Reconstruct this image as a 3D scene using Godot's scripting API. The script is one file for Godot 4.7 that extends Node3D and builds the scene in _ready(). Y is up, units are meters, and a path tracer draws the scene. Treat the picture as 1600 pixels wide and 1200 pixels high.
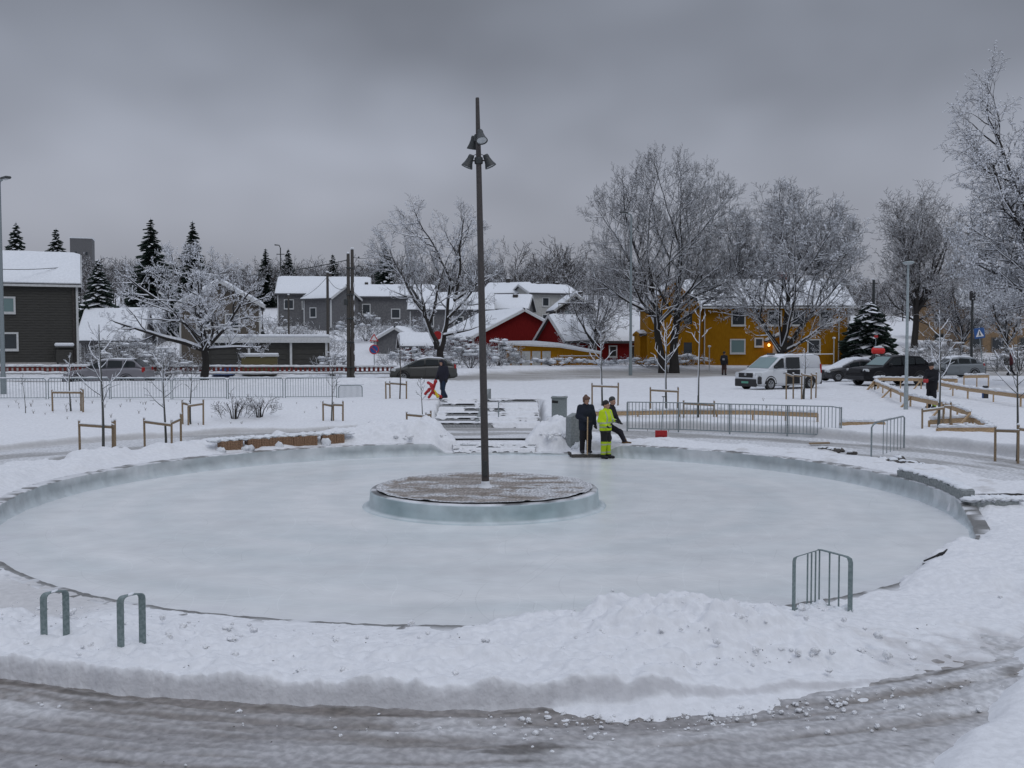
extends Node3D

# ---- the camera's numbers: used once to turn positions read off the photograph into metres ----
const F := 1594.0
const EYE := 3.55
const PITCH := 0.04075
const CX := -0.6       # centre of the rink
const CZ := -22.3
const RR := 9.8        # its radius

var taken := {}
var M := {}
var rng := RandomNumberGenerator.new()
var nz := FastNoiseLite.new()
var nc := FastNoiseLite.new()
var twig_meshes := []

class MB:
	var v := PackedVector3Array()
	var c := PackedColorArray()
	var ix := PackedInt32Array()
	var col := Color(1, 1, 1)

	func p(a: Vector3) -> int:
		v.append(a)
		c.append(col)
		return v.size() - 1

	func tri(a: int, b: int, d: int) -> void:      # counter-clockwise seen from outside
		ix.append(a)
		ix.append(d)
		ix.append(b)

	func quad(a: int, b: int, d: int, e: int) -> void:
		tri(a, b, d)
		tri(a, d, e)

	func fq(a: Vector3, b: Vector3, d: Vector3, e: Vector3) -> void:
		quad(p(a), p(b), p(d), p(e))

	func ft(a: Vector3, b: Vector3, d: Vector3) -> void:
		tri(p(a), p(b), p(d))

	func face(pts: Array, inside: Vector3) -> void:    # flat convex polygon, turned away from an inner point
		var n: Vector3 = (pts[1] - pts[0]).cross(pts[2] - pts[0])
		var q := pts.duplicate()
		if n.dot(pts[0] - inside) < 0.0:
			q.reverse()
		var ids := []
		for a in q:
			ids.append(p(a))
		for i in range(1, ids.size() - 1):
			tri(ids[0], ids[i], ids[i + 1])

	func box(s: Vector3, xf := Transform3D(), ch := 0.0) -> MB:
		var h := s * 0.5
		if ch <= 0.0:
			var k := []
			for i in 8:
				k.append(xf * Vector3(h.x * (1 if i & 1 else -1), h.y * (1 if i & 2 else -1), h.z * (1 if i & 4 else -1)))
			var o := xf.origin
			for f in [[0, 1, 3, 2], [4, 5, 7, 6], [0, 1, 5, 4], [2, 3, 7, 6], [0, 2, 6, 4], [1, 3, 7, 5]]:
				face([k[f[0]], k[f[1]], k[f[2]], k[f[3]]], o)
			return self
		ch = minf(ch, minf(h.x, minf(h.y, h.z)) * 0.8)
		var g := {}
		for sx in [-1, 1]:
			for sy in [-1, 1]:
				for sz in [-1, 1]:
					var e := Vector3(h.x * sx, h.y * sy, h.z * sz)
					var w := Vector3(ch * sx, ch * sy, ch * sz)
					g[[sx, sy, sz, 0]] = xf * (e - Vector3(0, w.y, w.z))
					g[[sx, sy, sz, 1]] = xf * (e - Vector3(w.x, 0, w.z))
					g[[sx, sy, sz, 2]] = xf * (e - Vector3(w.x, w.y, 0))
		var mid := xf.origin
		for s1 in [-1, 1]:
			face([g[[s1, -1, -1, 0]], g[[s1, 1, -1, 0]], g[[s1, 1, 1, 0]], g[[s1, -1, 1, 0]]], mid)
			face([g[[-1, s1, -1, 1]], g[[1, s1, -1, 1]], g[[1, s1, 1, 1]], g[[-1, s1, 1, 1]]], mid)
			face([g[[-1, -1, s1, 2]], g[[1, -1, s1, 2]], g[[1, 1, s1, 2]], g[[-1, 1, s1, 2]]], mid)
			for s2 in [-1, 1]:
				face([g[[s1, s2, -1, 0]], g[[s1, s2, 1, 0]], g[[s1, s2, 1, 1]], g[[s1, s2, -1, 1]]], mid)
				face([g[[s1, -1, s2, 0]], g[[s1, 1, s2, 0]], g[[s1, 1, s2, 2]], g[[s1, -1, s2, 2]]], mid)
				face([g[[-1, s1, s2, 1]], g[[1, s1, s2, 1]], g[[1, s1, s2, 2]], g[[-1, s1, s2, 2]]], mid)
				for s3 in [-1, 1]:
					face([g[[s1, s2, s3, 0]], g[[s1, s2, s3, 1]], g[[s1, s2, s3, 2]]], mid)
		return self

	func tube(pts: Array, rad: Array, sides := 6, cap := true) -> MB:
		var n := pts.size()
		var first := v.size()
		var d0: Vector3 = (pts[1] - pts[0]).normalized()
		var u: Vector3 = d0.cross(Vector3.RIGHT if absf(d0.x) < 0.7 else Vector3.UP).normalized()
		for i in n:
			var d: Vector3 = (pts[mini(i + 1, n - 1)] - pts[maxi(i - 1, 0)]).normalized()
			u = (u - d * u.dot(d)).normalized()
			var w := d.cross(u)
			for j in sides:
				var t := TAU * j / sides
				p(pts[i] + (u * cos(t) + w * sin(t)) * rad[i])
		for i in n - 1:
			for j in sides:
				var a := first + i * sides + j
				var b := first + i * sides + (j + 1) % sides
				quad(a, b, b + sides, a + sides)
		if cap:
			for e in 2:
				var at := 0 if e == 0 else n - 1
				var ids := []
				for j in sides:
					ids.append(p(v[first + at * sides + j]))
				for j in range(1, sides - 1):
					if e == 0:
						tri(ids[0], ids[j + 1], ids[j])
					else:
						tri(ids[0], ids[j], ids[j + 1])
		return self

	func bar(a: Vector3, b: Vector3, r: float, sides := 6) -> MB:
		return tube([a, b], [r, r], sides)

	func beam(a: Vector3, b: Vector3, w: float, h: float, ch := 0.0) -> MB:     # a board from a to b: w across, h upright
		var x := (b - a).normalized()
		var y := Vector3.UP if absf(x.y) < 0.95 else Vector3.BACK
		var z := x.cross(y).normalized()
		y = z.cross(x).normalized()
		return box(Vector3(a.distance_to(b), h, w), Transform3D(Basis(x, y, z), (a + b) * 0.5), ch)

	func lathe(prof: Array, segs := 16, xf := Transform3D()) -> MB:      # [radius, y] pairs from below upwards
		var first := v.size()
		for q in prof:
			for j in segs:
				var t := TAU * j / segs
				p(xf * Vector3(q[0] * cos(t), q[1], -q[0] * sin(t)))
		for i in prof.size() - 1:
			for j in segs:
				var a := first + i * segs + j
				var b := first + i * segs + (j + 1) % segs
				quad(a, b, b + segs, a + segs)
		return self

	func sharp_lathe(prof: Array, segs := 16, xf := Transform3D()) -> MB:    # every band has its own vertices
		for i in prof.size() - 1:
			lathe([prof[i], prof[i + 1]], segs, xf)
		return self

	func extrude(poly: PackedVector2Array, z0: float, z1: float, xf := Transform3D()) -> MB:
		var q := poly.duplicate()
		if Geometry2D.is_polygon_clockwise(q):
			q.reverse()
		var n := q.size()
		for i in n:
			var a := q[i]
			var b := q[(i + 1) % n]
			fq(xf * Vector3(a.x, a.y, z1), xf * Vector3(a.x, a.y, z0), xf * Vector3(b.x, b.y, z0), xf * Vector3(b.x, b.y, z1))
		var t := Geometry2D.triangulate_polygon(q)
		for e in 2:
			var z := z1 if e else z0
			for i in range(0, t.size(), 3):
				var pts := [xf * Vector3(q[t[i]].x, q[t[i]].y, z), xf * Vector3(q[t[i + 1]].x, q[t[i + 1]].y, z), xf * Vector3(q[t[i + 2]].x, q[t[i + 2]].y, z)]
				face(pts, xf * Vector3(q[t[i]].x, q[t[i]].y, (z0 + z1) * 0.5))
		return self

	func loft(rings: Array, caps := true) -> MB:       # closed rings of equal length, counter-clockwise seen from the last ring's end
		var n: int = rings[0].size()
		var first := v.size()
		var turn := Vector3.ZERO
		var mid: Array = rings[rings.size() / 2]
		for j in n:
			turn += (mid[j] as Vector3).cross(mid[(j + 1) % n])
		if turn.dot(rings[rings.size() - 1][0] - rings[0][0]) < 0.0:
			var back := []
			for r in rings:
				var q: Array = r.duplicate()
				q.reverse()
				back.append(q)
			rings = back
		for r in rings:
			for a in r:
				p(a)
		for i in rings.size() - 1:
			for j in n:
				var a := first + i * n + j
				var b := first + i * n + (j + 1) % n
				quad(a, b, b + n, a + n)
		if caps:
			for e in 2:
				var ids := []
				for a in rings[0 if e == 0 else rings.size() - 1]:
					ids.append(p(a))
				for j in range(1, n - 1):
					if e == 0:
						tri(ids[0], ids[j + 1], ids[j])
					else:
						tri(ids[0], ids[j], ids[j + 1])
		return self

	func blob(at: Vector3, r: Vector3, seed_: int, rough := 0.2, rings := 5, segs := 8) -> MB:
		var first := v.size()
		for i in rings + 1:
			var f := PI * i / rings
			for j in segs:
				var t := TAU * j / segs
				var d := Vector3(sin(f) * cos(t), -cos(f), -sin(f) * sin(t))
				var w := 1.0 + rough * (sin(d.x * 5.1 + seed_) * cos(d.z * 4.3 + seed_ * 1.7) + 0.6 * sin(d.y * 7.0 + d.x * 6.0 + seed_ * 2.3))
				p(at + d * r * w)
		for i in rings:
			for j in segs:
				var a := first + i * segs + j
				var b := first + i * segs + (j + 1) % segs
				quad(a, b, b + segs, a + segs)
		return self

	func surface(mesh: ArrayMesh = null, colors := false) -> ArrayMesh:
		var n := PackedVector3Array()
		n.resize(v.size())
		for i in range(0, ix.size(), 3):
			var a := ix[i]
			var b := ix[i + 1]
			var d := ix[i + 2]
			var f := (v[d] - v[a]).cross(v[b] - v[a])
			n[a] += f
			n[b] += f
			n[d] += f
		for i in n.size():
			n[i] = n[i].normalized() if n[i].length_squared() > 1e-20 else Vector3.UP
		var s := []
		s.resize(Mesh.ARRAY_MAX)
		s[Mesh.ARRAY_VERTEX] = v
		s[Mesh.ARRAY_NORMAL] = n
		if colors:
			s[Mesh.ARRAY_COLOR] = c
		s[Mesh.ARRAY_INDEX] = ix
		if mesh == null:
			mesh = ArrayMesh.new()
		mesh.add_surface_from_arrays(Mesh.PRIMITIVE_TRIANGLES, s)
		return mesh


# ---- names, labels, nodes ----
func numbered(called: String, parent: Node) -> String:
	var key := str(parent.get_instance_id()) + "/" + called
	var n: int = taken.get(key, 0)
	taken[key] = n + 1
	return called if n == 0 else "%s_%03d" % [called, n]

func thing(called: String, label: String, category: String, at := Vector3.ZERO, turn := 0.0, group := "") -> Node3D:
	var o := Node3D.new()
	o.name = numbered(called, self)
	add_child(o, true)
	o.position = at
	o.rotation.y = turn
	tag(o, label, category, group)
	return o

func tag(o: Node3D, label: String, category: String, group := "") -> Node3D:
	o.set_meta("label", label)
	o.set_meta("category", category)
	if group != "":
		o.set_meta("group", group)
	return o

func stuff(o: Node3D) -> Node3D:
	o.set_meta("kind", "stuff")
	return o

func part(called: String, shape, m: Material, parent: Node3D, xf := Transform3D(), colors := false) -> MeshInstance3D:
	var o := MeshInstance3D.new()
	o.name = numbered(called, parent)
	o.mesh = shape.surface(null, colors) if shape is MB else shape
	if m:
		o.material_override = m
	o.transform = xf
	parent.add_child(o, true)
	return o

func structure(called: String, shape, m: Material, colors := false) -> MeshInstance3D:
	var o := part(called, shape, m, self, Transform3D(), colors)
	o.set_meta("kind", "structure")
	return o

func copies(called: String, mesh: Mesh, where: Array, parent: Node3D) -> MultiMeshInstance3D:
	var mm := MultiMesh.new()
	mm.transform_format = MultiMesh.TRANSFORM_3D
	mm.mesh = mesh
	mm.instance_count = where.size()
	for i in where.size():
		mm.set_instance_transform(i, where[i])
	var o := MultiMeshInstance3D.new()
	o.name = numbered(called, parent)
	o.multimesh = mm
	parent.add_child(o, true)
	o.set_meta("kind", "stuff")
	return o

func again(o: Node3D, label: String, at: Vector3, turn := 0.0) -> Node3D:
	var r: Node3D = o.duplicate()
	var base := o.name.rstrip("0123456789").rstrip("_")
	r.name = numbered(base, self)
	add_child(r, true)
	r.position = at
	r.rotation.y = turn
	r.set_meta("label", label)
	return r


# ---- positions read off the photograph (1600 x 1200) ----
func ray(px: float, py: float) -> Vector3:
	return Vector3((px - 800.0) / F, -(py - 600.0) / F, -1.0).rotated(Vector3.RIGHT, -PITCH)

func at(px: float, py: float, d: float) -> Vector3:
	var r := ray(px, py)
	return Vector3(0, EYE, 0) + r * (d / -r.z)

func hit(px: float, py: float, y: float) -> Vector3:
	var r := ray(px, py)
	return Vector3(0, EYE, 0) + r * ((y - EYE) / r.y)

func xat(px: float, d: float) -> float:
	return (px - 800.0) / F * (d + 0.1)

func gat(px: float, d: float) -> Vector3:         # on the ground at that distance
	var x := xat(px, d)
	return Vector3(x, GH(x, -d), -d)


# ---- the lie of the land ----
func ring_y(z: float) -> float:
	return 0.33 * smoothstep(-13.0, -23.0, z)

func rim_y(p: Vector2) -> float:        # the rim dips towards the ice on the near right
	return ring_y(p.y) * (1.0 - 0.8 * smoothstep(2.0, 5.0, p.x) * smoothstep(-20.7, -19.0, p.y)) * (1.0 - 0.9 * smoothstep(-2.6, -2.0, p.x) * smoothstep(3.4, 2.7, p.x) * smoothstep(-30.0, -31.0, p.y))

func road_z(x: float) -> float:
	var t := [[-90.0, -56.0], [-25.0, -62.5], [-5.0, -70.0], [8.0, -80.0], [20.0, -85.0], [90.0, -88.0]]
	for i in t.size() - 1:
		if x < t[i + 1][0]:
			return lerpf(t[i][1], t[i + 1][1], clampf((x - t[i][0]) / (t[i + 1][0] - t[i][0]), 0, 1))
	return -88.0

func GH(x: float, z: float) -> float:
	var r := Vector2(x - CX, z - CZ).length()
	var far := smoothstep(-11.0, -21.0, z)
	var h := lerpf(ring_y(z), lerpf(0.15, 1.0, far), smoothstep(16.2, 22.5, r))
	h += 0.10 * nz.get_noise_2d(x * 9.0, z * 9.0) * smoothstep(18.0, 26.0, r)
	var q := road_z(x) - z        # positive beyond the road's middle
	h += 0.42 * exp(-pow((q + 6.6) / 1.1, 2.0)) * smoothstep(-2.0, -9.0, x) * far
	h += 0.16 * exp(-pow((q + 6.0) / 0.9, 2.0)) * smoothstep(-9.0, -2.0, x) * smoothstep(20.0, 12.0, x) * far
	h += lerpf(0.0, 0.4, smoothstep(7.5, 10.5, q))
	if z < -98.0:
		var k := -z - 98.0
		k = minf(k, 170.0) - 0.1 * maxf(0.0, k - 170.0)
		h += 0.085 * k * smoothstep(0.0, 30.0, k) * (1.0 - 0.35 * smoothstep(20.0, 70.0, x)) + 0.8 * nz.get_noise_2d(x * 1.2, z * 1.2) * smoothstep(0.0, 30.0, k)
	return h

# ---- materials ----
func lin(r: float, g: float, b: float) -> Color:
	return Color(r, g, b).linear_to_srgb()

func mat(called: String, c: Color, rough := 0.8, metal := 0.0) -> StandardMaterial3D:
	var m := StandardMaterial3D.new()
	m.resource_name = called
	m.albedo_color = c
	m.roughness = rough
	m.metallic = metal
	M[called] = m
	return m

func noise_tex(freq: float, c0: Color, c1: Color, seed_: int, octaves := 5, lo := 0.25, hi := 0.75, size := 512) -> NoiseTexture2D:
	var n := FastNoiseLite.new()
	n.seed = seed_
	n.frequency = freq
	n.fractal_octaves = octaves
	var g := Gradient.new()
	g.offsets = PackedFloat32Array([lo, hi])
	g.colors = PackedColorArray([c0, c1])
	var t := NoiseTexture2D.new()
	t.width = size
	t.height = size
	t.seamless = true
	t.noise = n
	t.color_ramp = g
	return t

# grain: two tones mixed by noise over the surface, with a relief of `bump` centimetres; `metres` is the size of one repeat
func grain(called: String, a: Color, b: Color, metres: float, rough := 0.85, bump := 0.0, stretch := Vector3.ONE, freq := 0.02, local := false) -> StandardMaterial3D:
	var m := mat(called, Color.WHITE, rough)
	m.albedo_texture = noise_tex(freq, a, b, hash(called) % 1000)
	m.uv1_triplanar = true
	m.uv1_world_triplanar = not local
	m.uv1_scale = stretch / metres
	if bump > 0.0:
		m.heightmap_enabled = true
		m.heightmap_texture = noise_tex(freq * 2.0, Color.BLACK, Color.WHITE, hash(called) % 1000 + 7, 5, 0.2, 0.8)
		m.heightmap_scale = bump
	return m

# for meshes that carry their own base colours, with fine grain over them
func tinted(called: String, dark: float, metres: float, rough := 0.85, bump := 0.0, freq := 0.03) -> StandardMaterial3D:
	var m := grain(called, Color(dark, dark, dark), Color.WHITE, metres, rough, bump, Vector3.ONE, freq)
	m.vertex_color_use_as_albedo = true
	return m

func materials() -> void:
	tinted("snow", 0.95, 2.3, 0.75, 0.5, 0.03)
	tinted("slush", 0.84, 2.6, 0.7, 0.15, 0.04)
	tinted("field_snow", 0.95, 5.0, 0.8, 4.0, 0.02)
	grain("cap_snow", lin(0.72, 0.745, 0.775), lin(0.80, 0.82, 0.85), 3.0, 0.8, 1.5)
	mat("twig_snow", lin(0.80, 0.82, 0.86), 0.8)
	grain("clod_snow", lin(0.86, 0.87, 0.89), lin(0.90, 0.91, 0.93), 0.3, 0.8, 0.8)
	M.ice = tinted("ice", 0.96, 9.0, 0.30)
	M.ice.albedo_texture = ImageTexture.create_from_image(ice_image())
	tinted("rim_ice", 0.90, 4.0, 0.4, 0.5, 0.015)
	tinted("deck", 0.65, 1.1, 0.8, 0.8, 0.03)
	grain("mast_steel", lin(0.048, 0.042, 0.040), lin(0.068, 0.059, 0.056), 0.8, 0.55)
	grain("dark_steel", lin(0.030, 0.034, 0.035), lin(0.055, 0.06, 0.06), 0.5, 0.5)
	M.galv = grain("galvanised", lin(0.20, 0.24, 0.25), lin(0.32, 0.36, 0.37), 0.4, 0.45)
	M.galv.metallic = 0.35
	grain("pale_pole", lin(0.28, 0.33, 0.34), lin(0.36, 0.41, 0.42), 1.0, 0.5)
	grain("rail_steel", lin(0.14, 0.19, 0.19), lin(0.22, 0.27, 0.27), 0.5, 0.45)
	grain("new_wood", lin(0.36, 0.24, 0.13), lin(0.55, 0.40, 0.25), 1.2, 0.8, 0.2, Vector3(1, 3, 1))
	grain("stake_wood", lin(0.20, 0.145, 0.09), lin(0.33, 0.25, 0.165), 0.6, 0.85, 0.2, Vector3(3, 1, 3))
	grain("bench_wood", lin(0.13, 0.075, 0.045), lin(0.36, 0.22, 0.13), 0.35, 0.8, 0.3)
	grain("old_wood", lin(0.05, 0.045, 0.04), lin(0.11, 0.10, 0.09), 0.8, 0.9, 0.4, Vector3(3, 1, 3))
	grain("bark", lin(0.022, 0.020, 0.019), lin(0.06, 0.053, 0.048), 0.5, 0.95, 1.5, Vector3(2, 1, 2))
	grain("young_bark", lin(0.055, 0.06, 0.055), lin(0.11, 0.11, 0.10), 0.3, 0.9)
	mat("twig", lin(0.040, 0.034, 0.031), 0.95)
	mat("pale_twig", lin(0.085, 0.072, 0.062), 0.95)
	mat("far_twig", lin(0.065, 0.058, 0.056), 0.95)
	mat("needle", lin(0.022, 0.040, 0.030), 0.9)
	mat("dry_grass", lin(0.10, 0.075, 0.05), 0.9)
	grain("concrete", lin(0.20, 0.22, 0.22), lin(0.30, 0.32, 0.32), 0.9, 0.85, 0.4)
	grain("asphalt_dirt", lin(0.10, 0.09, 0.08), lin(0.3, 0.28, 0.26), 1.0, 0.85, 0.6)
	grain("grey_boards", lin(0.055, 0.054, 0.050), lin(0.075, 0.073, 0.068), 3.0, 0.8, 0.2, Vector3(0.4, 4, 0.4))
	grain("plinth", lin(0.36, 0.34, 0.33), lin(0.44, 0.42, 0.40), 2.0, 0.9)
	grain("brown_boards", lin(0.12, 0.105, 0.088), lin(0.155, 0.135, 0.115), 3.0, 0.8, 0.2, Vector3(3, 0.5, 3))
	grain("far_grey", lin(0.115, 0.115, 0.12), lin(0.16, 0.16, 0.165), 4.0, 0.85)
	grain("far_white", lin(0.40, 0.40, 0.38), lin(0.48, 0.48, 0.46), 4.0, 0.85)
	grain("far_dark", lin(0.035, 0.03, 0.028), lin(0.06, 0.052, 0.047), 3.0, 0.85)
	grain("red_boards", lin(0.125, 0.009, 0.009), lin(0.17, 0.013, 0.012), 3.0, 0.8, 0.2, Vector3(3, 0.4, 3))
	grain("yellow_boards", lin(0.29, 0.135, 0.007), lin(0.36, 0.168, 0.010), 3.0, 0.8, 0.2, Vector3(3, 0.4, 3))
	grain("tan_wall", lin(0.20, 0.135, 0.075), lin(0.28, 0.19, 0.11), 3.0, 0.85)
	grain("white_paint", lin(0.52, 0.53, 0.53), lin(0.62, 0.63, 0.63), 2.0, 0.6)
	mat("roof_felt", lin(0.05, 0.05, 0.055), 0.9)
	mat("gutter", lin(0.07, 0.07, 0.075), 0.5)
	mat("pane", lin(0.035, 0.042, 0.048), 0.12)
	mat("pale_pane", lin(0.16, 0.24, 0.24), 0.15)
	mat("car_glass", lin(0.012, 0.016, 0.017), 0.06)
	mat("rubber", lin(0.018, 0.018, 0.019), 0.85)
	mat("black_plastic", lin(0.022, 0.022, 0.024), 0.6)
	mat("rim_metal", lin(0.36, 0.37, 0.38), 0.35, 0.7)
	mat("lamp_glass", lin(0.55, 0.57, 0.58), 0.12)
	mat("tail_red", lin(0.35, 0.012, 0.012), 0.25)
	mat("plate_green", lin(0.10, 0.34, 0.24), 0.5)
	for q in [["paint_white", 0.60, 0.62, 0.64], ["paint_silver", 0.17, 0.165, 0.18], ["paint_olive", 0.055, 0.055, 0.05], ["paint_black", 0.007, 0.007, 0.009], ["paint_grey", 0.17, 0.19, 0.20], ["paint_dark", 0.035, 0.036, 0.04]]:
		var m := mat(q[0], lin(q[1], q[2], q[3]), 0.35)
		m.clearcoat_enabled = true
		m.clearcoat = 0.25 if q[0] in ["paint_black", "paint_olive", "paint_dark"] else 0.5
		m.metallic_specular = 0.25 if q[0] == "paint_black" else 0.5
		m.clearcoat_roughness = 0.12
	grain("red_fence", lin(0.12, 0.017, 0.013), lin(0.2, 0.03, 0.022), 0.8, 0.8)
	grain("brick_red", lin(0.15, 0.05, 0.035), lin(0.22, 0.08, 0.055), 0.8, 0.9)
	mat("red_plastic", lin(0.40, 0.015, 0.018), 0.4)
	mat("bright_red", lin(0.75, 0.03, 0.025), 0.4)
	mat("yellow_plastic", lin(0.68, 0.50, 0.02), 0.4)
	mat("sign_blue", lin(0.02, 0.09, 0.28), 0.4)
	mat("sign_white", lin(0.75, 0.75, 0.75), 0.5)
	mat("sign_red", lin(0.5, 0.02, 0.02), 0.4)
	mat("blue_tarp", lin(0.02, 0.08, 0.26), 0.5)
	grain("olive_box", lin(0.10, 0.085, 0.035), lin(0.14, 0.12, 0.05), 1.0, 0.7)
	grain("bin_grey", lin(0.19, 0.22, 0.22), lin(0.24, 0.27, 0.27), 0.6, 0.5)
	mat("slot_black", lin(0.012, 0.012, 0.013), 0.8)
	grain("step_stone", lin(0.30, 0.31, 0.315), lin(0.5, 0.51, 0.52), 0.8, 0.85, 0.3)
	for q in ["red_boards", "yellow_boards", "grey_boards", "brown_boards"]:
		M[q].metallic_specular = 0.2
	mat("skin", lin(0.42, 0.24, 0.17), 0.55)
	mat("cloth", Color.WHITE, 0.9).vertex_color_use_as_albedo = true
	mat("warm_lamp", lin(0.9, 0.6, 0.3), 0.4)
	M.warm_lamp.emission_enabled = true
	M.warm_lamp.emission = Color(1.0, 0.72, 0.40)
	M.warm_lamp.emission_energy_multiplier = 3.0


# fine scratches and dust on the ice, a few millimetres a pixel
func ice_image() -> Image:
	var r := RandomNumberGenerator.new()
	r.seed = 77
	var n := FastNoiseLite.new()
	n.seed = 3
	n.frequency = 0.012
	var im := n.get_seamless_image(1024, 1024)
	im.convert(Image.FORMAT_RGB8)
	for y in 1024:
		for x in 1024:
			var v := 0.925 + 0.06 * (im.get_pixel(x, y).r - 0.3)
			im.set_pixel(x, y, Color(v, v, v))
	for k in 520:
		var p := Vector2(r.randf() * 1024.0, r.randf() * 1024.0)
		var a := r.randf_range(-0.5, 0.5) + (PI / 2 if k % 4 == 0 else 0.0)
		var bend := r.randf_range(-0.006, 0.006)
		var light := 0.05 if k % 3 else -0.06
		for i in int(r.randf_range(30.0, 260.0)):
			p += Vector2(cos(a), sin(a))
			a += bend
			var x := posmod(int(p.x), 1024)
			var y := posmod(int(p.y), 1024)
			var v := clampf(im.get_pixel(x, y).r + light, 0.0, 1.0)
			im.set_pixel(x, y, Color(v, v, v))
	return im


# ---- sky ----
func sky_image() -> Image:
	var n := FastNoiseLite.new()
	n.seed = 11
	n.frequency = 1.0
	n.fractal_octaves = 5
	var w := 512
	var h := 256
	var im := Image.create(w, h, false, Image.FORMAT_RGBAF)
	for j in h:
		var el := PI * 0.5 - PI * (j + 0.5) / h
		for i in w:
			var az := TAU * (i + 0.5) / w
			var d := Vector3(sin(az) * cos(el), sin(el), -cos(az) * cos(el))
			var s := maxf(d.y, 0.0)
			var l := 0.275 + 0.095 * smoothstep(0.02, 0.14, s) - 0.140 * smoothstep(0.17, 0.30, s) + 0.60 * smoothstep(0.30, 1.0, s)      # overcast: brightest overhead
			var cl := 1.15 * n.get_noise_3d(d.x * 2.2 / (s + 0.55) + 3.0, s * 5.0, d.z * 2.2 / (s + 0.55)) + 0.35 * n.get_noise_3d(d.x * 6.0, s * 13.0, d.z * 6.0)
			l *= 1.0 + 0.27 * cl * smoothstep(0.0, 0.16, s)
			var warm := 1.0 - smoothstep(0.0, 0.3, s)
			im.set_pixel(i, j, Color(l * (0.90 + 0.045 * warm), l * 0.985, l * (1.185 - 0.06 * warm), 1.0))
	return im

# ---- ground, ice, snow ----
func sheet(nu: int, nv: int, f: Callable) -> MB:        # f(i, j) -> [place, colour]
	var mb := MB.new()
	for j in nv + 1:
		for i in nu + 1:
			var q = f.call(i, j)
			mb.v.append(q[0])
			mb.c.append(q[1])
	var w := nu + 1
	var n := (mb.v[1] - mb.v[0]).cross(mb.v[w] - mb.v[0])
	var up := n.y > 0.0
	for j in nv:
		for i in nu:
			var a := j * w + i
			if up:
				mb.quad(a, a + 1, a + w + 1, a + w)
			else:
				mb.quad(a, a + w, a + w + 1, a + 1)
	return mb

func polar(a_deg: float, r: float) -> Vector2:
	var a := deg_to_rad(a_deg)
	return Vector2(CX + r * sin(a), CZ + r * cos(a))

func n2(x: float, y: float, k: float) -> float:       # noise of about k waves per metre, -1 to 1
	return clampf(nz.get_noise_2d(x * k * 100.0, y * k * 100.0) * 1.5, -1.0, 1.0)

func table(t: Array, x: float) -> float:
	if x <= t[0][0]:
		return t[0][1]
	for i in t.size() - 1:
		if x <= t[i + 1][0]:
			return lerpf(t[i][1], t[i + 1][1], smoothstep(t[i][0], t[i + 1][0], x))
	return t[t.size() - 1][1]

const BANK := [[-180.0, 0.0], [-174.0, 0.0], [-170.0, 0.55], [-162.0, 0.50], [-155.0, 0.30], [-120.0, 0.26], [-75.0, 0.22], [-40.0, 0.20], [-28.0, 0.25], [18.0, 0.25], [24.0, 0.13], [36.0, 0.10], [44.0, 0.30], [54.0, 0.30], [66.0, 0.12], [78.0, 0.05], [104.0, 0.07], [112.0, 0.05], [146.0, 0.07], [163.0, 0.10], [166.8, 0.10], [169.5, 0.66], [172.0, 0.55], [175.0, 0.0], [180.0, 0.0]]

func axis(parts: Array) -> Array:       # [from, to, step] pieces, one after the other
	var out := []
	for q in parts:
		var n := int(ceil((q[1] - q[0]) / q[2]))
		for i in n:
			out.append(lerpf(q[0], q[1], float(i) / n))
	out.append(parts[parts.size() - 1][1])
	return out

const SNOW := Color(0.80, 0.81, 0.83)

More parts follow.
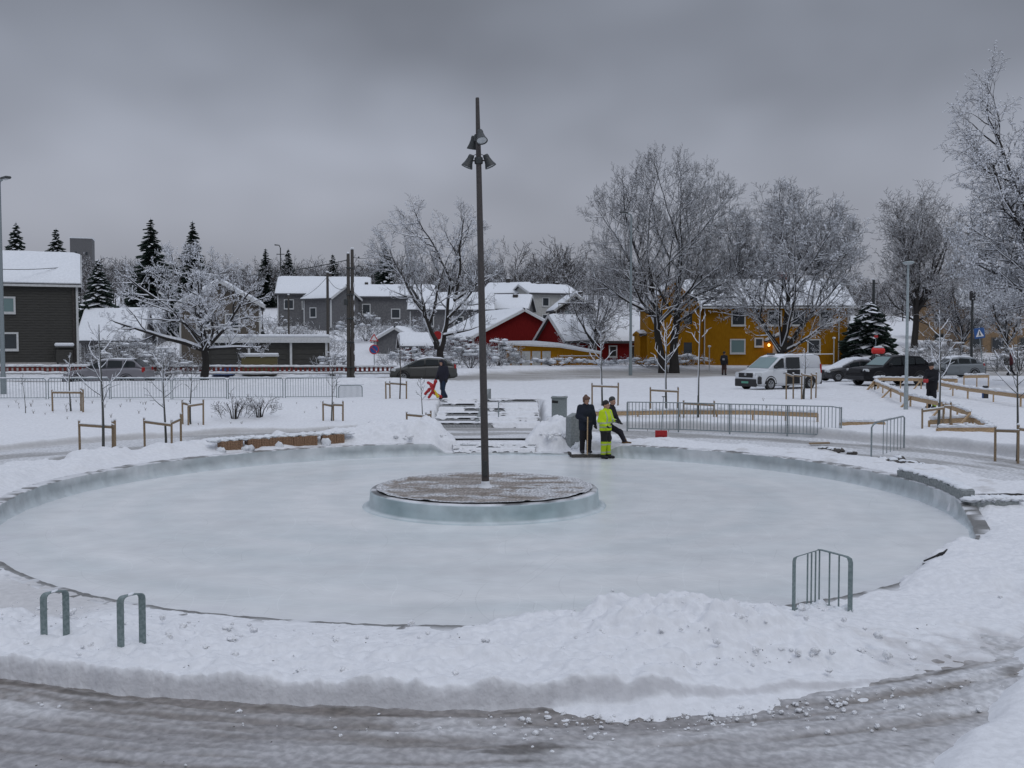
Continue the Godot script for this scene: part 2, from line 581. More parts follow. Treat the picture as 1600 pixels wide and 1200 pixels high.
func ground() -> void:
	# one sheet to the horizon
	var xs := axis([[-900, -200, 50], [-200, -60, 5], [-60, -34, 1.0], [-34, 34, 0.4], [34, 70, 1.0], [70, 220, 5], [220, 900, 50]])
	var zs := axis([[-1200, -420, 60], [-420, -200, 6], [-200, -100, 2.0], [-100, -62, 0.7], [-62, -26, 0.4], [-26, 14, 1.0], [14, 80, 8]])
	structure("ground", sheet(xs.size() - 1, zs.size() - 1, func(i: int, j: int):
		var x: float = xs[i]
		var z: float = zs[j]
		var h := GH(x, z)
		var r := Vector2(x - CX, z - CZ).length()
		if r < 26.0:
			h -= lerpf(0.35, 0.0, smoothstep(22.0, 25.0, r))
		var c := SNOW
		var q := road_z(x) - z
		var on := smoothstep(1.15, 0.95, absf(q - 0.8 + 0.6 * n2(x, z, 0.12)) / lerpf(5.2, 8.0, smoothstep(-12.0, 4.0, x))) * smoothstep(-80, -40, x)
		if on > 0.0:
			c = SNOW.lerp(Color(0.29, 0.27, 0.245), on * (0.80 + 0.25 * n2(x * 0.12, z, 0.45)))
		return [Vector3(x, h, z), c]), M.field_snow, true)

	# the ice
	var rs := axis([[0.0, 2.0, 0.5], [2.0, 10.0, 0.1]])
	structure("ice", sheet(240, rs.size() - 1, func(i: int, j: int):
		var a := TAU * i / 240.0
		var r: float = rs[j]
		var x := CX + r * sin(a)
		var z := CZ + r * cos(a)
		var f := 0.42 + 0.55 * n2(sin(a) * 2.2 + 5.0, r * 1.3 + cos(a) * 1.5, 0.42) + 0.22 * n2(sin(a) * r * 0.22, cos(a) * r, 0.9)
		var c := Color(0.885, 0.895, 0.89).lerp(Color(0.745, 0.785, 0.79), clampf(f, 0, 1))
		c = c.lerp(Color(0.74, 0.75, 0.75), 0.5 * smoothstep(0.25, 0.8, n2(x * 0.4 + 30.0, z, 0.5)))
		c = c.lerp(SNOW, 0.75 * smoothstep(9.1, 9.9, r + 0.35 * n2(x, z, 0.7)))
		return [Vector3(x, 0.012 * n2(x, z, 0.25) * smoothstep(2.6, 3.0, r) * smoothstep(9.7, 9.0, r), z), c]), M.ice, true)

	# the rink's rim: a ring of stone, glazed with ice inside; nearly flush with the ice on the near side
	var prof := 10
	structure("rink_rim", sheet(prof - 1, 1200, func(i: int, j: int):
		var a := 360.0 * j / 1200.0 - 180.0
		var inner := RR + 0.02 * n2(a, 0.0, 0.2)
		var z := CZ + RR * cos(deg_to_rad(a))
		var top := rim_y(polar(a, RR)) + 0.055 + 0.012 * n2(a, 3.0, 0.5)
		var out: Array = [[-0.14, -0.03], [-0.03, 0.05 * top / 0.38], [0.0, top * 0.55], [0.0, top - 0.02], [0.02, top], [0.065, top + 0.004], [0.28, top + 0.01], [0.30, top - 0.02], [0.30, -0.1], [0.30, -0.3]][i]
		var p := polar(a, inner + out[0] + 0.025 * n2(a, i * 3.0, 0.9) * (1.0 if i < 3 else 0.0))
		var c := Color(0.50, 0.545, 0.56)
		if i <= 1:
			c = Color(0.62, 0.68, 0.70)
		elif i <= 3:
			c = Color(0.45, 0.495, 0.51).lerp(Color(0.66, 0.69, 0.705), smoothstep(-0.2, 0.7, n2(a * 0.16, i * 0.6, 0.35) + 0.3 * n2(a * 0.16, i * 2.0, 1.1)))
		else:
			c = Color(0.19, 0.185, 0.18).lerp(SNOW, 0.9 * smoothstep(-0.10, 0.10, n2(p.x, p.y, 0.7) + 0.6 * n2(p.x, p.y, 2.6) + (0.3 if absf(a) > 75.0 or i > 5 else -0.45)))
		return [Vector3(p.x, out[1], p.y), c]), M.rim_ice, true)

	# the swept path that runs round the rink
	structure("near_path", sheet(560, 120, func(i: int, j: int):
		var a := lerpf(-64.0, 64.0, i / 560.0)
		var r := lerpf(11.6, 16.6, j / 120.0)
		var p := polar(a, r)
		var u := deg_to_rad(a) * 13.0
		var right := smoothstep(9.0, 23.0, a)
		var streak := n2(u * 0.10, r, 0.85) + 0.6 * n2(u * 0.2, r + 40.0, 2.6)
		var rut := n2(u * 0.045, r + 0.10 * n2(u * 0.1, 7.0, 0.3), 4.2)        # wheels and ploughs drag it along the bend
		var rut2 := n2(u * 0.09 + 50.0, r, 9.0)
		var blot := n2(p.x, p.y, 0.55)
		var fine := n2(p.x, p.y, 5.0)
		var grey := Color(0.40, 0.39, 0.395).lerp(Color(0.60, 0.60, 0.615), clampf(0.5 + 0.6 * streak, 0, 1)).lerp(Color(0.64, 0.645, 0.66), right * 0.75)
		var brown := smoothstep(13.75, 12.9, r + 0.35 * blot) * smoothstep(12.3, 12.8, r) * (1.0 - smoothstep(3.0, 15.0, a))
		var track := right * smoothstep(0.34, 0.0, absf(r - 12.45 - 0.015 * (a - 30.0) + 0.12 * blot))
		track = maxf(track, right * 0.8 * smoothstep(0.30, 0.0, absf(r - 13.55 + 0.12 * blot)))
		track = maxf(track, 0.75 * smoothstep(12.0, 18.0, a) * smoothstep(34.0, 24.0, a) * smoothstep(0.28, 0.0, absf(r - 13.0 - 0.2 * blot)))
		var c := grey.lerp(Color(0.27, 0.24, 0.215), clampf((brown * 0.8 + track) * (0.72 + 0.5 * streak), 0, 1))
		c = c.lerp(Color(0.30, 0.27, 0.245), 0.55 * smoothstep(0.15, 0.6, rut))
		c = c.lerp(Color(0.66, 0.66, 0.675), 0.55 * smoothstep(0.15, 0.65, -rut + 0.3 * rut2))
		c = c.lerp(Color(0.12, 0.105, 0.09), 0.8 * smoothstep(0.50, 0.80, rut * 0.6 + rut2 * 0.45 + blot * 0.25))
		c = c.lerp(Color(0.12, 0.105, 0.09), 0.75 * smoothstep(0.46, 0.78, streak * 0.6 + blot * 0.35 + fine * 0.16 + 0.15 * right))
		c = c.lerp(SNOW, 0.75 * smoothstep(0.10, 0.55, n2(u * 0.16, r + 11.0, 0.9) - 0.12 + 1.0 * right * smoothstep(13.3, 12.0, r + 0.5 * blot) + 0.14 * fine))
		c = c.lerp(SNOW, smoothstep(14.5, 14.9, r + 0.2 * blot - 0.035 * maxf(a, 0.0) + 0.8))if a > 12.0 else c
		c = Color(c.r * 0.80, c.g * 0.785, c.b * 0.775).lerp(c, right * 0.8)
		var y := 0.014 + 0.012 * streak - 0.012 * rut + 0.006 * rut2 + 0.005 * fine + 0.012 * n2(p.x, p.y, 2.0) - 0.022 * track
		if a > 14.0 and a < 46.0:       # tyre tread pressed into the packed snow
			var on := smoothstep(0.24, 0.16, absf(r - 13.02 - 0.012 * (a - 20.0))) * smoothstep(18.0, 22.0, a) * smoothstep(42.0, 34.0, a)
			y += on * 0.014 * sign(sin(u * 48.0 + (absf(r - 13.02) * 26.0)))
		return [Vector3(p.x, y + ring_y(p.y), p.y), c]), M.slush, true)

	structure("far_path", sheet(420, 46, func(i: int, j: int):
		var a := lerpf(58.0, 302.0, i / 420.0)
		var r := lerpf(11.8, 16.4, j / 46.0)
		var p := polar(a, r)
		var u := deg_to_rad(a) * 13.0
		var streak := n2(u * 0.12, r, 0.9) + 0.5 * n2(u * 0.3, r, 2.5)
		var c := Color(0.36, 0.35, 0.34).lerp(Color(0.52, 0.52, 0.52), clampf(0.5 + 0.7 * streak, 0, 1))
		c = c.lerp(Color(0.26, 0.23, 0.2), 0.6 * smoothstep(0.4, 0.8, streak))
		c = c.lerp(SNOW, 0.85 * smoothstep(0.0, 0.5, n2(u * 0.25, r + 9.0, 0.5) + 0.15 + (0.3 if a > 90.0 and a < 150.0 else 0.0)))
		return [Vector3(p.x, ring_y(p.y) + 0.008 + 0.012 * streak, p.y), c]), M.slush, true)

	# snow thrown up between the rim and the path, near side
	structure("near_snow_bank", sheet(800, 150, func(i: int, j: int):
		var a := lerpf(-64.0, 88.0, i / 800.0)
		var r := lerpf(9.5, 13.3, j / 150.0)
		var p := polar(a, r)
		var big := n2(p.x, p.y, 0.7)
		var right := smoothstep(19.0, 27.0, a)
		var over := smoothstep(-3.0, 4.0, a)        # here the snow covers the rim and spills onto the ice
		var start := lerpf(10.02, 9.66, over) - 0.35 * smoothstep(38.0, 48.0, a) * smoothstep(64.0, 54.0, a)
		var bare := smoothstep(-48.0, -38.0, a) * smoothstep(-24.0, -31.0, a) * 0.34
		var up := smoothstep(start + bare, start + bare + lerpf(1.55, 0.6, over), r + 0.18 * big + 0.05 * n2(p.x, p.y, 3.0))
		var rc := 12.60 + 0.07 * n2(a * 0.22, 1.0, 0.55) + 0.02 * n2(a * 0.22, 5.0, 4.0)
		var cut := 1.0 - smoothstep(rc - 0.05, rc + 0.05, r)
		var soft := 1.0 - smoothstep(11.0, 12.9, r + 0.5 * big + 0.15 * n2(p.x, p.y, 2.0))
		var down := lerpf(cut, soft, maxf(right, smoothstep(6.0, 12.0, a) * 0.8))
		var body := up * down
		var h: float = table(BANK, a) * (1.0 + 0.25 * big)
		var mound := exp(-pow((a - 14.0 - (r - 11.0) * 1.5) / 6.8, 2.0)) * exp(-pow((r - 10.95) / 0.85, 2.0)) * 0.275
		mound += exp(-pow((a - 10.0) / 6.0, 2.0)) * exp(-pow((r - 12.5) / 0.55, 2.0)) * 0.13
		var rough := lerpf(1.0, 0.45, right)
		var lump := 0.040 * n2(p.x, p.y, 1.7) + 0.024 * n2(p.x, p.y, 4.4) + 0.045 * maxf(0.0, n2(p.x + 7.0, p.y, 1.2)) + 0.006 * n2(p.x, p.y, 12.0)
		lump += (0.11 * maxf(0.0, -0.45 - nc.get_noise_2d(p.x * 210.0, p.y * 210.0)) + 0.06 * maxf(0.0, -0.45 - nc.get_noise_2d(p.x * 480.0 + 90.0, p.y * 480.0))) * (0.4 + 3.2 * mound)
		var ledge := smoothstep(9.86, 9.93, r + 0.05 * n2(p.x, p.y, 1.6) + 0.02 * n2(p.x, p.y, 6.0)) * (1.0 - over) * (1.0 - smoothstep(-46.0, -50.0, a)) * smoothstep(10.9, 10.5, r)
		var y := rim_y(p) - 0.05 + 0.12 * ledge * (1.0 - body) + body * (h + 0.05) + lump * rough * minf(1.0, body * 1.3 + mound * 2.0) + mound * (1.0 + 0.38 * n2(p.x, p.y, 1.6) + 0.22 * n2(p.x + 3.0, p.y, 3.4))
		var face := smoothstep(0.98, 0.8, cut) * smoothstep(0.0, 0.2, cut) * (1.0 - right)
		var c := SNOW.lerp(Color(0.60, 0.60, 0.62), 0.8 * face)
		c = c.lerp(Color(0.50, 0.46, 0.42), 0.35 * smoothstep(0.35, 0.8, n2(p.x, p.y + 3.0, 1.1)) * right * smoothstep(10.8, 11.6, r))
		c = c.lerp(Color(0.56, 0.47, 0.38), 0.35 * smoothstep(0.3, 0.7, n2(p.x * 0.6, p.y, 1.0)) * smoothstep(22.0, 25.0, a) * smoothstep(34.0, 31.0, a) * smoothstep(10.7, 11.1, r) * smoothstep(11.9, 11.4, r))
		y -= (1.0 - up) * smoothstep(RR + 0.1, RR - 0.05, r) * (rim_y(p) + 0.1)
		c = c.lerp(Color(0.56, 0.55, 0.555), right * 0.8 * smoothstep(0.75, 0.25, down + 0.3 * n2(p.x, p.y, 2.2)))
		if bare > 0.0 and r < 10.9:
			c = c.lerp(Color(0.36, 0.33, 0.30), bare * 1.2 * smoothstep(0.6, 0.1, up))
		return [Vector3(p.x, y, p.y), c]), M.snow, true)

	# the same, far side
	structure("far_snow_bank", sheet(760, 56, func(i: int, j: int):
		var a := lerpf(84.0, 300.0, i / 760.0)
		var b := a - 360.0 if a > 180.0 else a
		var r := lerpf(9.86, 13.4, j / 56.0)
		var p := polar(a, r)
		var big := n2(p.x, p.y, 0.5)
		var h: float = table(BANK, b)
		var up := smoothstep(9.95, 10.9, r + 0.15 * big)
		var outer := 12.3 + 0.45 * big
		if absf(b) > 160.0:
			outer = 13.1 + 0.3 * big
		var down := 1.0 - smoothstep(outer - 0.75, outer, r + 0.1 * n2(p.x, p.y, 1.7))
		var body := up * down
		var lump := 0.05 * n2(p.x, p.y, 1.6) + 0.03 * n2(p.x, p.y, 4.0) + 0.07 * maxf(0.0, -0.45 - nc.get_noise_2d(p.x * 160.0, p.y * 160.0))
		var y := ring_y(p.y) + 0.055 - 0.09 * (1.0 - down) + body * h * (1.0 + 0.35 * big) + lump * body * (0.35 + 1.3 * minf(h, 0.6))
		if h < 0.02:
			y = ring_y(p.y) - 0.06
		var gap := 1.0 - rim_y(p) / maxf(ring_y(p.y), 0.01)      # where the rim is open: trodden snow slopes down to the ice
		y = lerpf(y, minf(y, lerpf(-0.02, ring_y(p.y) + 0.10, smoothstep(9.9, 10.9, r + 0.25 * n2(p.x, p.y, 0.9))) + lump * 0.8 + body * h * smoothstep(10.3, 11.4, r)), gap)
		y -= 0.03 * (1.0 - smoothstep(9.95, 10.3, r))
		return [Vector3(p.x, y, p.y), SNOW.lerp(Color(0.5, 0.48, 0.46), 0.5 * smoothstep(0.3, 0.75, n2(p.x, p.y, 0.9)) * (1.0 if h < 0.12 else 0.0))]), M.snow, true)

	# the snow field that rises from the path to the upper ground, cut off steeply beside the path
	structure("snow_slope", sheet(520, 110, func(i: int, j: int):
		var a := lerpf(66.0, 300.0, i / 520.0)
		var b := a - 360.0 if a > 180.0 else a
		var r: float = lerpf(15.2, 17.4, j / 50.0) if j <= 50 else lerpf(17.4, 27.5, (j - 50) / 60.0)
		var p := polar(a, r)
		var big := n2(p.x, p.y, 0.35)
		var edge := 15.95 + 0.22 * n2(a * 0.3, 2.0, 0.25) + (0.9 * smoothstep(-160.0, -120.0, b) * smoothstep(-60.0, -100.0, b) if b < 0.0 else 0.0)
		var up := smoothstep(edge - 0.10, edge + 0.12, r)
		var shelf := lerpf(ring_y(p.y) - 0.07, maxf(GH(p.x, p.y), ring_y(p.y) + (0.34 if b > 0.0 else 0.16) + 0.06 * big), up)
		var y := shelf + (0.03 + 0.02 * n2(p.x, p.y, 0.8) + 0.012 * n2(p.x, p.y, 2.5)) * up
		if absf(p.x + 0.9) < 2.2 and p.y < -36.0 and r < 23.2:     # room for the steps
			y = lerpf(y, ring_y(p.y) - 0.15, smoothstep(2.2, 2.0, absf(p.x + 0.9)))
		y -= 0.35 * smoothstep(26.0, 27.5, r)
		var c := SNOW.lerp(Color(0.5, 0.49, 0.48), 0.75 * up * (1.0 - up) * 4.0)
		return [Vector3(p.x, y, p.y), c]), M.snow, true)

	# untouched snow in the near right corner
	structure("corner_snow", sheet(90, 90, func(i: int, j: int):
		var x := lerpf(2.6, 8.6, i / 90.0)
		var z := lerpf(-11.6, -6.4, j / 90.0)
		var r := Vector2(x - CX, z - CZ).length()
		var a := rad_to_deg(atan2(x - CX, z - CZ))
		var edge := 14.30 - 0.135 * (a - 17.0) + 0.10 * n2(x, z, 0.9)
		var up := smoothstep(edge - 0.10, edge + 0.45, r)
		return [Vector3(x, -0.06 + up * 0.24 + 0.02 * n2(x, z, 1.2) * up, z), SNOW]), M.snow, true)

	clods()
	grit()

func clods() -> void:
	# lumps of snow on the bank and crumbs of it on the path
	var lump := MB.new()
	lump.blob(Vector3.ZERO, Vector3(1, 0.8, 1), 3, 0.30, 8, 11)
	var mesh := lump.surface()
	mesh.surface_set_material(0, M.clod_snow)
	var where := []
	for i in 380:
		var a := rng.randf_range(-58.0, 24.0)
		var r := rng.randf_range(10.7, 12.4)
		var s := 0.010 + 0.042 * pow(rng.randf(), 3.0)
		var p := polar(a, r)
		var y := ring_y(p.y) + table(BANK, a) - 0.01
		where.append(_clod(p, y, s))
	for i in 130:          # on and round the mound
		var a := 14.0 + rng.randfn(0.0, 5.5)
		var r := 10.95 + rng.randfn(0.0, 0.55)
		var s := 0.010 + 0.042 * pow(rng.randf(), 3.0)
		var p := polar(a, r)
		var m := exp(-pow((a - 14.0 - (r - 11.0) * 1.5) / 6.8, 2.0)) * exp(-pow((r - 10.95) / 0.85, 2.0)) * 0.275
		where.append(_clod(p, m + 0.25 * smoothstep(13.0, 12.0, r) + 0.005, s))
	for i in 480:           # crumbs rolled onto the path
		var a := rng.randf_range(-40.0, 34.0) if i % 5 == 0 else 11.0 + rng.randfn(0.0, 5.5)
		var r := 12.75 + absf(rng.randfn(0.0, 0.42))
		var s := 0.006 + 0.028 * pow(rng.randf(), 4.0)
		where.append(_clod(polar(a, r), 0.012 + s * 0.4, s))
	for i in 260:           # the piles beside the steps
		var left := i % 2 == 0
		var a := (-166.0 if left else 169.0) + rng.randfn(0.0, 3.2 if left else 1.5)
		var r := 11.4 + rng.randfn(0.0, 0.7)
		var s := 0.03 + 0.10 * pow(rng.randf(), 2.0)
		where.append(_clod(polar(a, r), 0.60 - s * 0.2, s))
	var o := copies("loose_snow", mesh, where, self)
	tag(o, "loose lumps and crumbs of snow strewn along the banks and the swept path", "loose snow")

func grit() -> void:
	# crumbs of bark and grit that lie on the path and the near snow
	var m := MB.new()
	m.box(Vector3(1.0, 0.25, 0.5), Transform3D(Basis(Vector3.UP, 0.3), Vector3.ZERO), 0.1)
	var mesh := m.surface()
	mesh.surface_set_material(0, M.old_wood)
	var where := []
	for i in 420:
		var a := rng.randf_range(-30.0, 30.0)
		var r := rng.randf_range(12.7, 14.4) if i % 4 else rng.randf_range(10.8, 12.4)
		var s := 0.006 + 0.022 * pow(rng.randf(), 4.0)
		var y := 0.012 if i % 4 else table(BANK, a) + 0.02
		where.append(_clod(polar(a, r), y, s))
	var o := copies("grit", mesh, where, self)
	tag(o, "scattered dark crumbs of grit and bark on the swept path and the near snow", "grit")

func _clod(p: Vector2, y: float, s: float) -> Transform3D:
	return Transform3D(Basis.from_euler(Vector3(rng.randf() * TAU, rng.randf() * TAU, 0)).scaled(Vector3(s, s * rng.randf_range(0.6, 1.0), s)), Vector3(p.x, y, p.y))

# ---- what stands in and round the rink ----
func rink() -> void:
	var t := thing("island", "round low island with icy side and patchy brown top in the middle of the ice", "plinth", Vector3(CX, 0, CZ))
	var side := MB.new()
	for band in [[[2.70, -0.02], [2.60, 0.03], [2.515, 0.06], [2.50, 0.20], [2.49, 0.34]], [[2.49, 0.34], [2.46, 0.37], [2.30, 0.372]]]:
		var first := side.v.size()
		for q in band:
			for j in 120:
				var a := TAU * j / 120.0
				var k := n2(a * 3.0, q[1] * 2.0, 0.35)
				side.col = Color(0.36, 0.46, 0.48).lerp(Color(0.58, 0.66, 0.68), clampf(0.35 + 0.7 * k, 0, 1)) if q[1] < 0.345 else Color(0.10, 0.10, 0.10).lerp(SNOW, smoothstep(-0.3, 0.3, n2(a * 3.0, 0.0, 0.5)))
				if q[1] < 0.06 and q[1] > 0.0:
					side.col = Color(0.66, 0.72, 0.74)
				side.p(Vector3((q[0] + 0.012 * k) * cos(a), q[1], -(q[0] + 0.012 * k) * sin(a)))
		for i: int in (band as Array).size() - 1:
			for j in 120:
				var x := first + i * 120 + j
				var y := first + i * 120 + (j + 1) % 120
				side.quad(x, y, y + 120, x + 120)
	part("side", side, M.rim_ice, t, Transform3D(), true)
	part("deck", sheet(160, 40, func(i: int, j: int):
		var a := TAU * i / 160.0
		var r := 2.36 * j / 40.0
		var x := r * cos(a)
		var z := r * sin(a)
		var s := n2(x * 0.22, z, 1.3) + 0.5 * n2(x * 0.6, z, 4.0)
		var c := Color(0.30, 0.25, 0.205).lerp(Color(0.52, 0.475, 0.44), clampf(0.5 + 0.6 * s, 0, 1))
		var sn := n2(x * 0.4 + 9.0, z, 1.1) + 0.4 * n2(x, z, 3.5) + 0.35 * smoothstep(0.0, 2.2, x) - 0.02 + 0.9 * smoothstep(0.5, 0.2, r)
		sn += 1.4 * smoothstep(0.10, 0.03, absf(z - 1.0 + (x - 0.7) * -0.9)) * smoothstep(0.3, 0.6, x) * smoothstep(1.6, 1.2, x)
		c = c.lerp(SNOW, 0.9 * smoothstep(0.0, 0.6, sn + 1.2 * smoothstep(2.1, 2.34, r + 0.12 * n2(x, z, 2.0))))
		return [Vector3(x, 0.376 + 0.010 * s + 0.03 * smoothstep(2.1, 2.3, r) + 0.02 * smoothstep(0.4, 0.7, sn), z), c]), M.deck, t, Transform3D(), true)

	# the lighting mast
	var lean := deg_to_rad(1.15)
	t = thing("light_mast", "tall dark brown lighting mast with four bell-shaped floodlights on the icy island", "lamp post", Vector3(CX + 0.02, 0.37, CZ))
	t.rotation.z = lean
	var s := MB.new()
	s.lathe([[0.085, 0.0], [0.083, 0.2], [0.078, 3.0], [0.066, 5.8], [0.058, 7.1], [0.040, 8.45], [0.036, 8.47], [0.0, 8.48]], 20)
	part("pole", s, M.mast_steel, t)
	s = MB.new()
	s.lathe([[0.15, 0.0], [0.12, 0.03], [0.098, 0.08], [0.0865, 0.14]], 16)
	part("snow_collar", s, M.cap_snow, t)
	s = MB.new()
	s.box(Vector3(0.10, 0.34, 0.02), Transform3D(Basis(), Vector3(0.0, 0.42, 0.083)), 0.006)
	part("service_door", s, M.dark_steel, t)
	# [height, direction of the arm, tilt]
	for q in [[7.12, PI, 0.42], [7.12, 0.0, 0.42], [7.62, -1.25, 0.5], [7.55, 2.15, 0.3]]:
		var y: float = q[0]
		var dir := Vector3(cos(q[1]), 0, -sin(q[1]))
		var arm := MB.new()
		arm.bar(Vector3(0, y, 0), Vector3(0, y, 0) + dir * 0.16, 0.018, 8)
		part("arm", arm, M.mast_steel, t)
		var head := part("floodlight", _flood(), M.dark_steel, t)
		head.transform = Transform3D(Basis(Vector3.UP, q[1]) * Basis(Vector3.BACK, q[2]), Vector3(0, y, 0) + dir * 0.20)
		var g := MB.new()
		g.lathe([[0.0, -0.135], [0.105, -0.135], [0.11, -0.13]], 18)
		part("lens", g, M.lamp_glass, head)
		var y2 := MB.new()
		y2.tube([Vector3(-0.02, 0.12, 0.0), Vector3(-0.09, 0.20, 0), Vector3(-0.15, 0.14, 0), Vector3(-0.16, 0.02, 0)], [0.008, 0.008, 0.008, 0.008], 6)
		part("bracket", y2, M.dark_steel, head)
	var col := MB.new()
	col.lathe([[0.085, 7.05], [0.092, 7.07], [0.092, 7.17], [0.083, 7.19]], 14)
	col.lathe([[0.08, 7.54], [0.088, 7.56], [0.088, 7.66], [0.08, 7.68]], 14)
	part("clamp", col, M.dark_steel, t)

	# flat-steel hoops and the small gate railings
	_hoop(hit(69, 1000, 0.24) + Vector3(0, -0.16, 0), 0.19, 0.68, "left flat-steel hoop standing in the snow bank at the near left of the ice")
	_hoop(hit(189, 1016, 0.24) + Vector3(0, -0.16, 0), 0.19, 0.74, "right flat-steel hoop standing in the near left snow bank, snow on its front leg")
	gate_near()
	gate_far()
	rink_fence()
	bench()
	steps()
	slabs()

func _flood() -> MB:
	var s := MB.new()
	s.lathe([[0.0, -0.128], [0.112, -0.128], [0.125, -0.15], [0.130, -0.15], [0.122, -0.12], [0.092, -0.05], [0.075, 0.02], [0.068, 0.04], [0.066, 0.10], [0.055, 0.135], [0.0, 0.14]], 18)
	return s

func _strap(pts: Array, w: float, th: float, across: Vector3) -> MB:     # flat steel bent along a line; `across` is the wide direction
	var mb := MB.new()
	var rings := []
	for i in pts.size():
		var d: Vector3 = (pts[mini(i + 1, pts.size() - 1)] - pts[maxi(i - 1, 0)]).normalized()
		var n := d.cross(across).normalized()
		var p: Vector3 = pts[i]
		rings.append([p + across * w * 0.5 + n * th * 0.5, p - across * w * 0.5 + n * th * 0.5, p - across * w * 0.5 - n * th * 0.5, p + across * w * 0.5 - n * th * 0.5])
	for i in rings.size() - 1:
		for j in 4:
			var mid: Vector3 = (pts[i] + pts[i + 1]) * 0.5
			mb.face([rings[i][j], rings[i][(j + 1) % 4], rings[i + 1][(j + 1) % 4], rings[i + 1][j]], mid)
	mb.face(rings[0], pts[1])
	mb.face(rings[rings.size() - 1], pts[0])
	return mb

func _hoop(p: Vector3, depth: float, high: float, label: String) -> void:
	var t := thing("steel_hoop", label, "railing", p, 0.0, "flat-steel hoops")
	var dirv := Vector3(0.165, 0, -depth)
	var pts := [Vector3(0, 0, 0), Vector3(0, high - 0.06, 0)]
	for k in 4:
		var f := (k + 1) / 4.0 * PI * 0.5
		pts.append(Vector3(0, high - 0.06 + 0.06 * sin(f), 0) + dirv * (0.06 / 0.25) * (1 - cos(f)))
	for k in 5:
		var f := k / 4.0 * PI * 0.5
		pts.append(dirv * (1.0 - (0.06 / 0.25) * (1 - sin(f))) + Vector3(0, high - 0.06 + 0.06 * cos(f), 0))
	pts.append(dirv)
	part("hoop", _strap(pts, 0.075, 0.012, Vector3.RIGHT), M.rail_steel, t)
	var sn := MB.new()
	sn.blob(Vector3(0, 0.05, 0), Vector3(0.12, 0.07, 0.12), 5, 0.2)
	sn.blob(dirv + Vector3(0, 0.05, 0), Vector3(0.11, 0.07, 0.11), 8, 0.2)
	sn.blob(dirv * 0.5 + Vector3(0, high + 0.006, 0), Vector3(0.03, 0.01, depth * 0.4), 2, 0.2)
	part("snow", sn, M.cap_snow, t)

func gate_near() -> void:
	var o := at(1240, 962, 12.75)
	var e := at(1328, 962, 12.75)
	o.y = 0.05
	e.y = 0.05
	var t := thing("gate_railing", "small steel railing with six bars and a raised middle at the near right rim", "railing", o)
	var w := e.x - o.x
	var apex := Vector3(w * 0.64, 0.80, -0.45)
	var hgt := 0.80
	part("frame", _strap([Vector3(0, 0.0, 0), Vector3(0, hgt - 0.05, 0), Vector3(0.015, hgt - 0.01, -0.01), Vector3(0.05, hgt, -0.03), apex], 0.06, 0.012, Vector3(0, 0, -1).lerp(Vector3.RIGHT, 0.55).normalized()), M.rail_steel, t)
	part("frame", _strap([apex + Vector3(0.004, 0.002, 0), Vector3(w - 0.05, hgt, -0.04), Vector3(w - 0.012, hgt - 0.02, -0.01), Vector3(w, hgt - 0.07, 0), Vector3(w, 0.0, 0)], 0.06, 0.012, Vector3(0, 0, 1).lerp(Vector3.RIGHT, 0.75).normalized()), M.rail_steel, t)
	var b := MB.new()
	b.bar(Vector3(0, 0, 0), Vector3(0, 1, 0), 0.011, 8)
	var bar := b.surface()
	for k in 6:
		var f := [0.335, 0.435, 0.54, 0.64, 0.76, 0.87][k] as float
		var top: Vector3 = Vector3(0, hgt, 0).lerp(apex, f / 0.64) if f < 0.64 else apex.lerp(Vector3(w, hgt, 0), (f - 0.64) / 0.36)
		part("bar", bar, M.rail_steel, t, Transform3D(Basis.from_scale(Vector3(1, 0.79, 1)), Vector3(w * f, 0.0, top.z)))
	var low := MB.new()
	low.bar(Vector3(0, 0.13, -0.0), Vector3(apex.x, 0.10, apex.z), 0.012)
	low.bar(Vector3(apex.x, 0.10, apex.z), Vector3(w, 0.10, 0), 0.012)
	part("bottom_rail", low, M.rail_steel, t)
	var sn := MB.new()
	for k in 9:
		sn.blob(Vector3(w * (0.02 + 0.12 * k), 0.07, -0.05 - 0.06 * k if k < 6 else -0.1), Vector3(0.09, 0.05 + 0.02 * (k % 3), 0.12), k, 0.25)
	part("snow", sn, M.cap_snow, t)

func gate_far() -> void:
	var o := at(1361, 736, 28.2)
	o.y = 0.34
	var e := at(1412, 726, 31.0)
	e.y = 0.34
	var t := thing("gate_railing", "small curved steel railing with snow on its top rail at the far right rim", "railing", o)
	var v := e - o
	var pts := [Vector3.ZERO, Vector3(0, 0.85, 0), v * 0.05 + Vector3(0, 0.93, 0), v * 0.16 + Vector3(0, 0.97, 0), v * 0.95 + Vector3(0, 0.97, 0), v + Vector3(0, 0.92, 0), v]
	var s := MB.new()
	s.tube(pts, [0.025, 0.025, 0.025, 0.025, 0.025, 0.025, 0.025], 8)
	part("frame", s, M.galv, t)
	s = MB.new()
	s.bar(Vector3(0, 0, 0), Vector3(0, 0.96, 0), 0.011, 6)
	var bar := s.surface()
	for k in 6:
		part("bar", bar, M.galv, t, Transform3D(Basis(), v * (0.34 + 0.11 * k)))
	s = MB.new()
	s.beam(v * 0.08 + Vector3(0, 1.01, 0), v * 0.55 + Vector3(0, 1.015, 0), 0.07, 0.05, 0.02)
	part("snow", s, M.cap_snow, t)

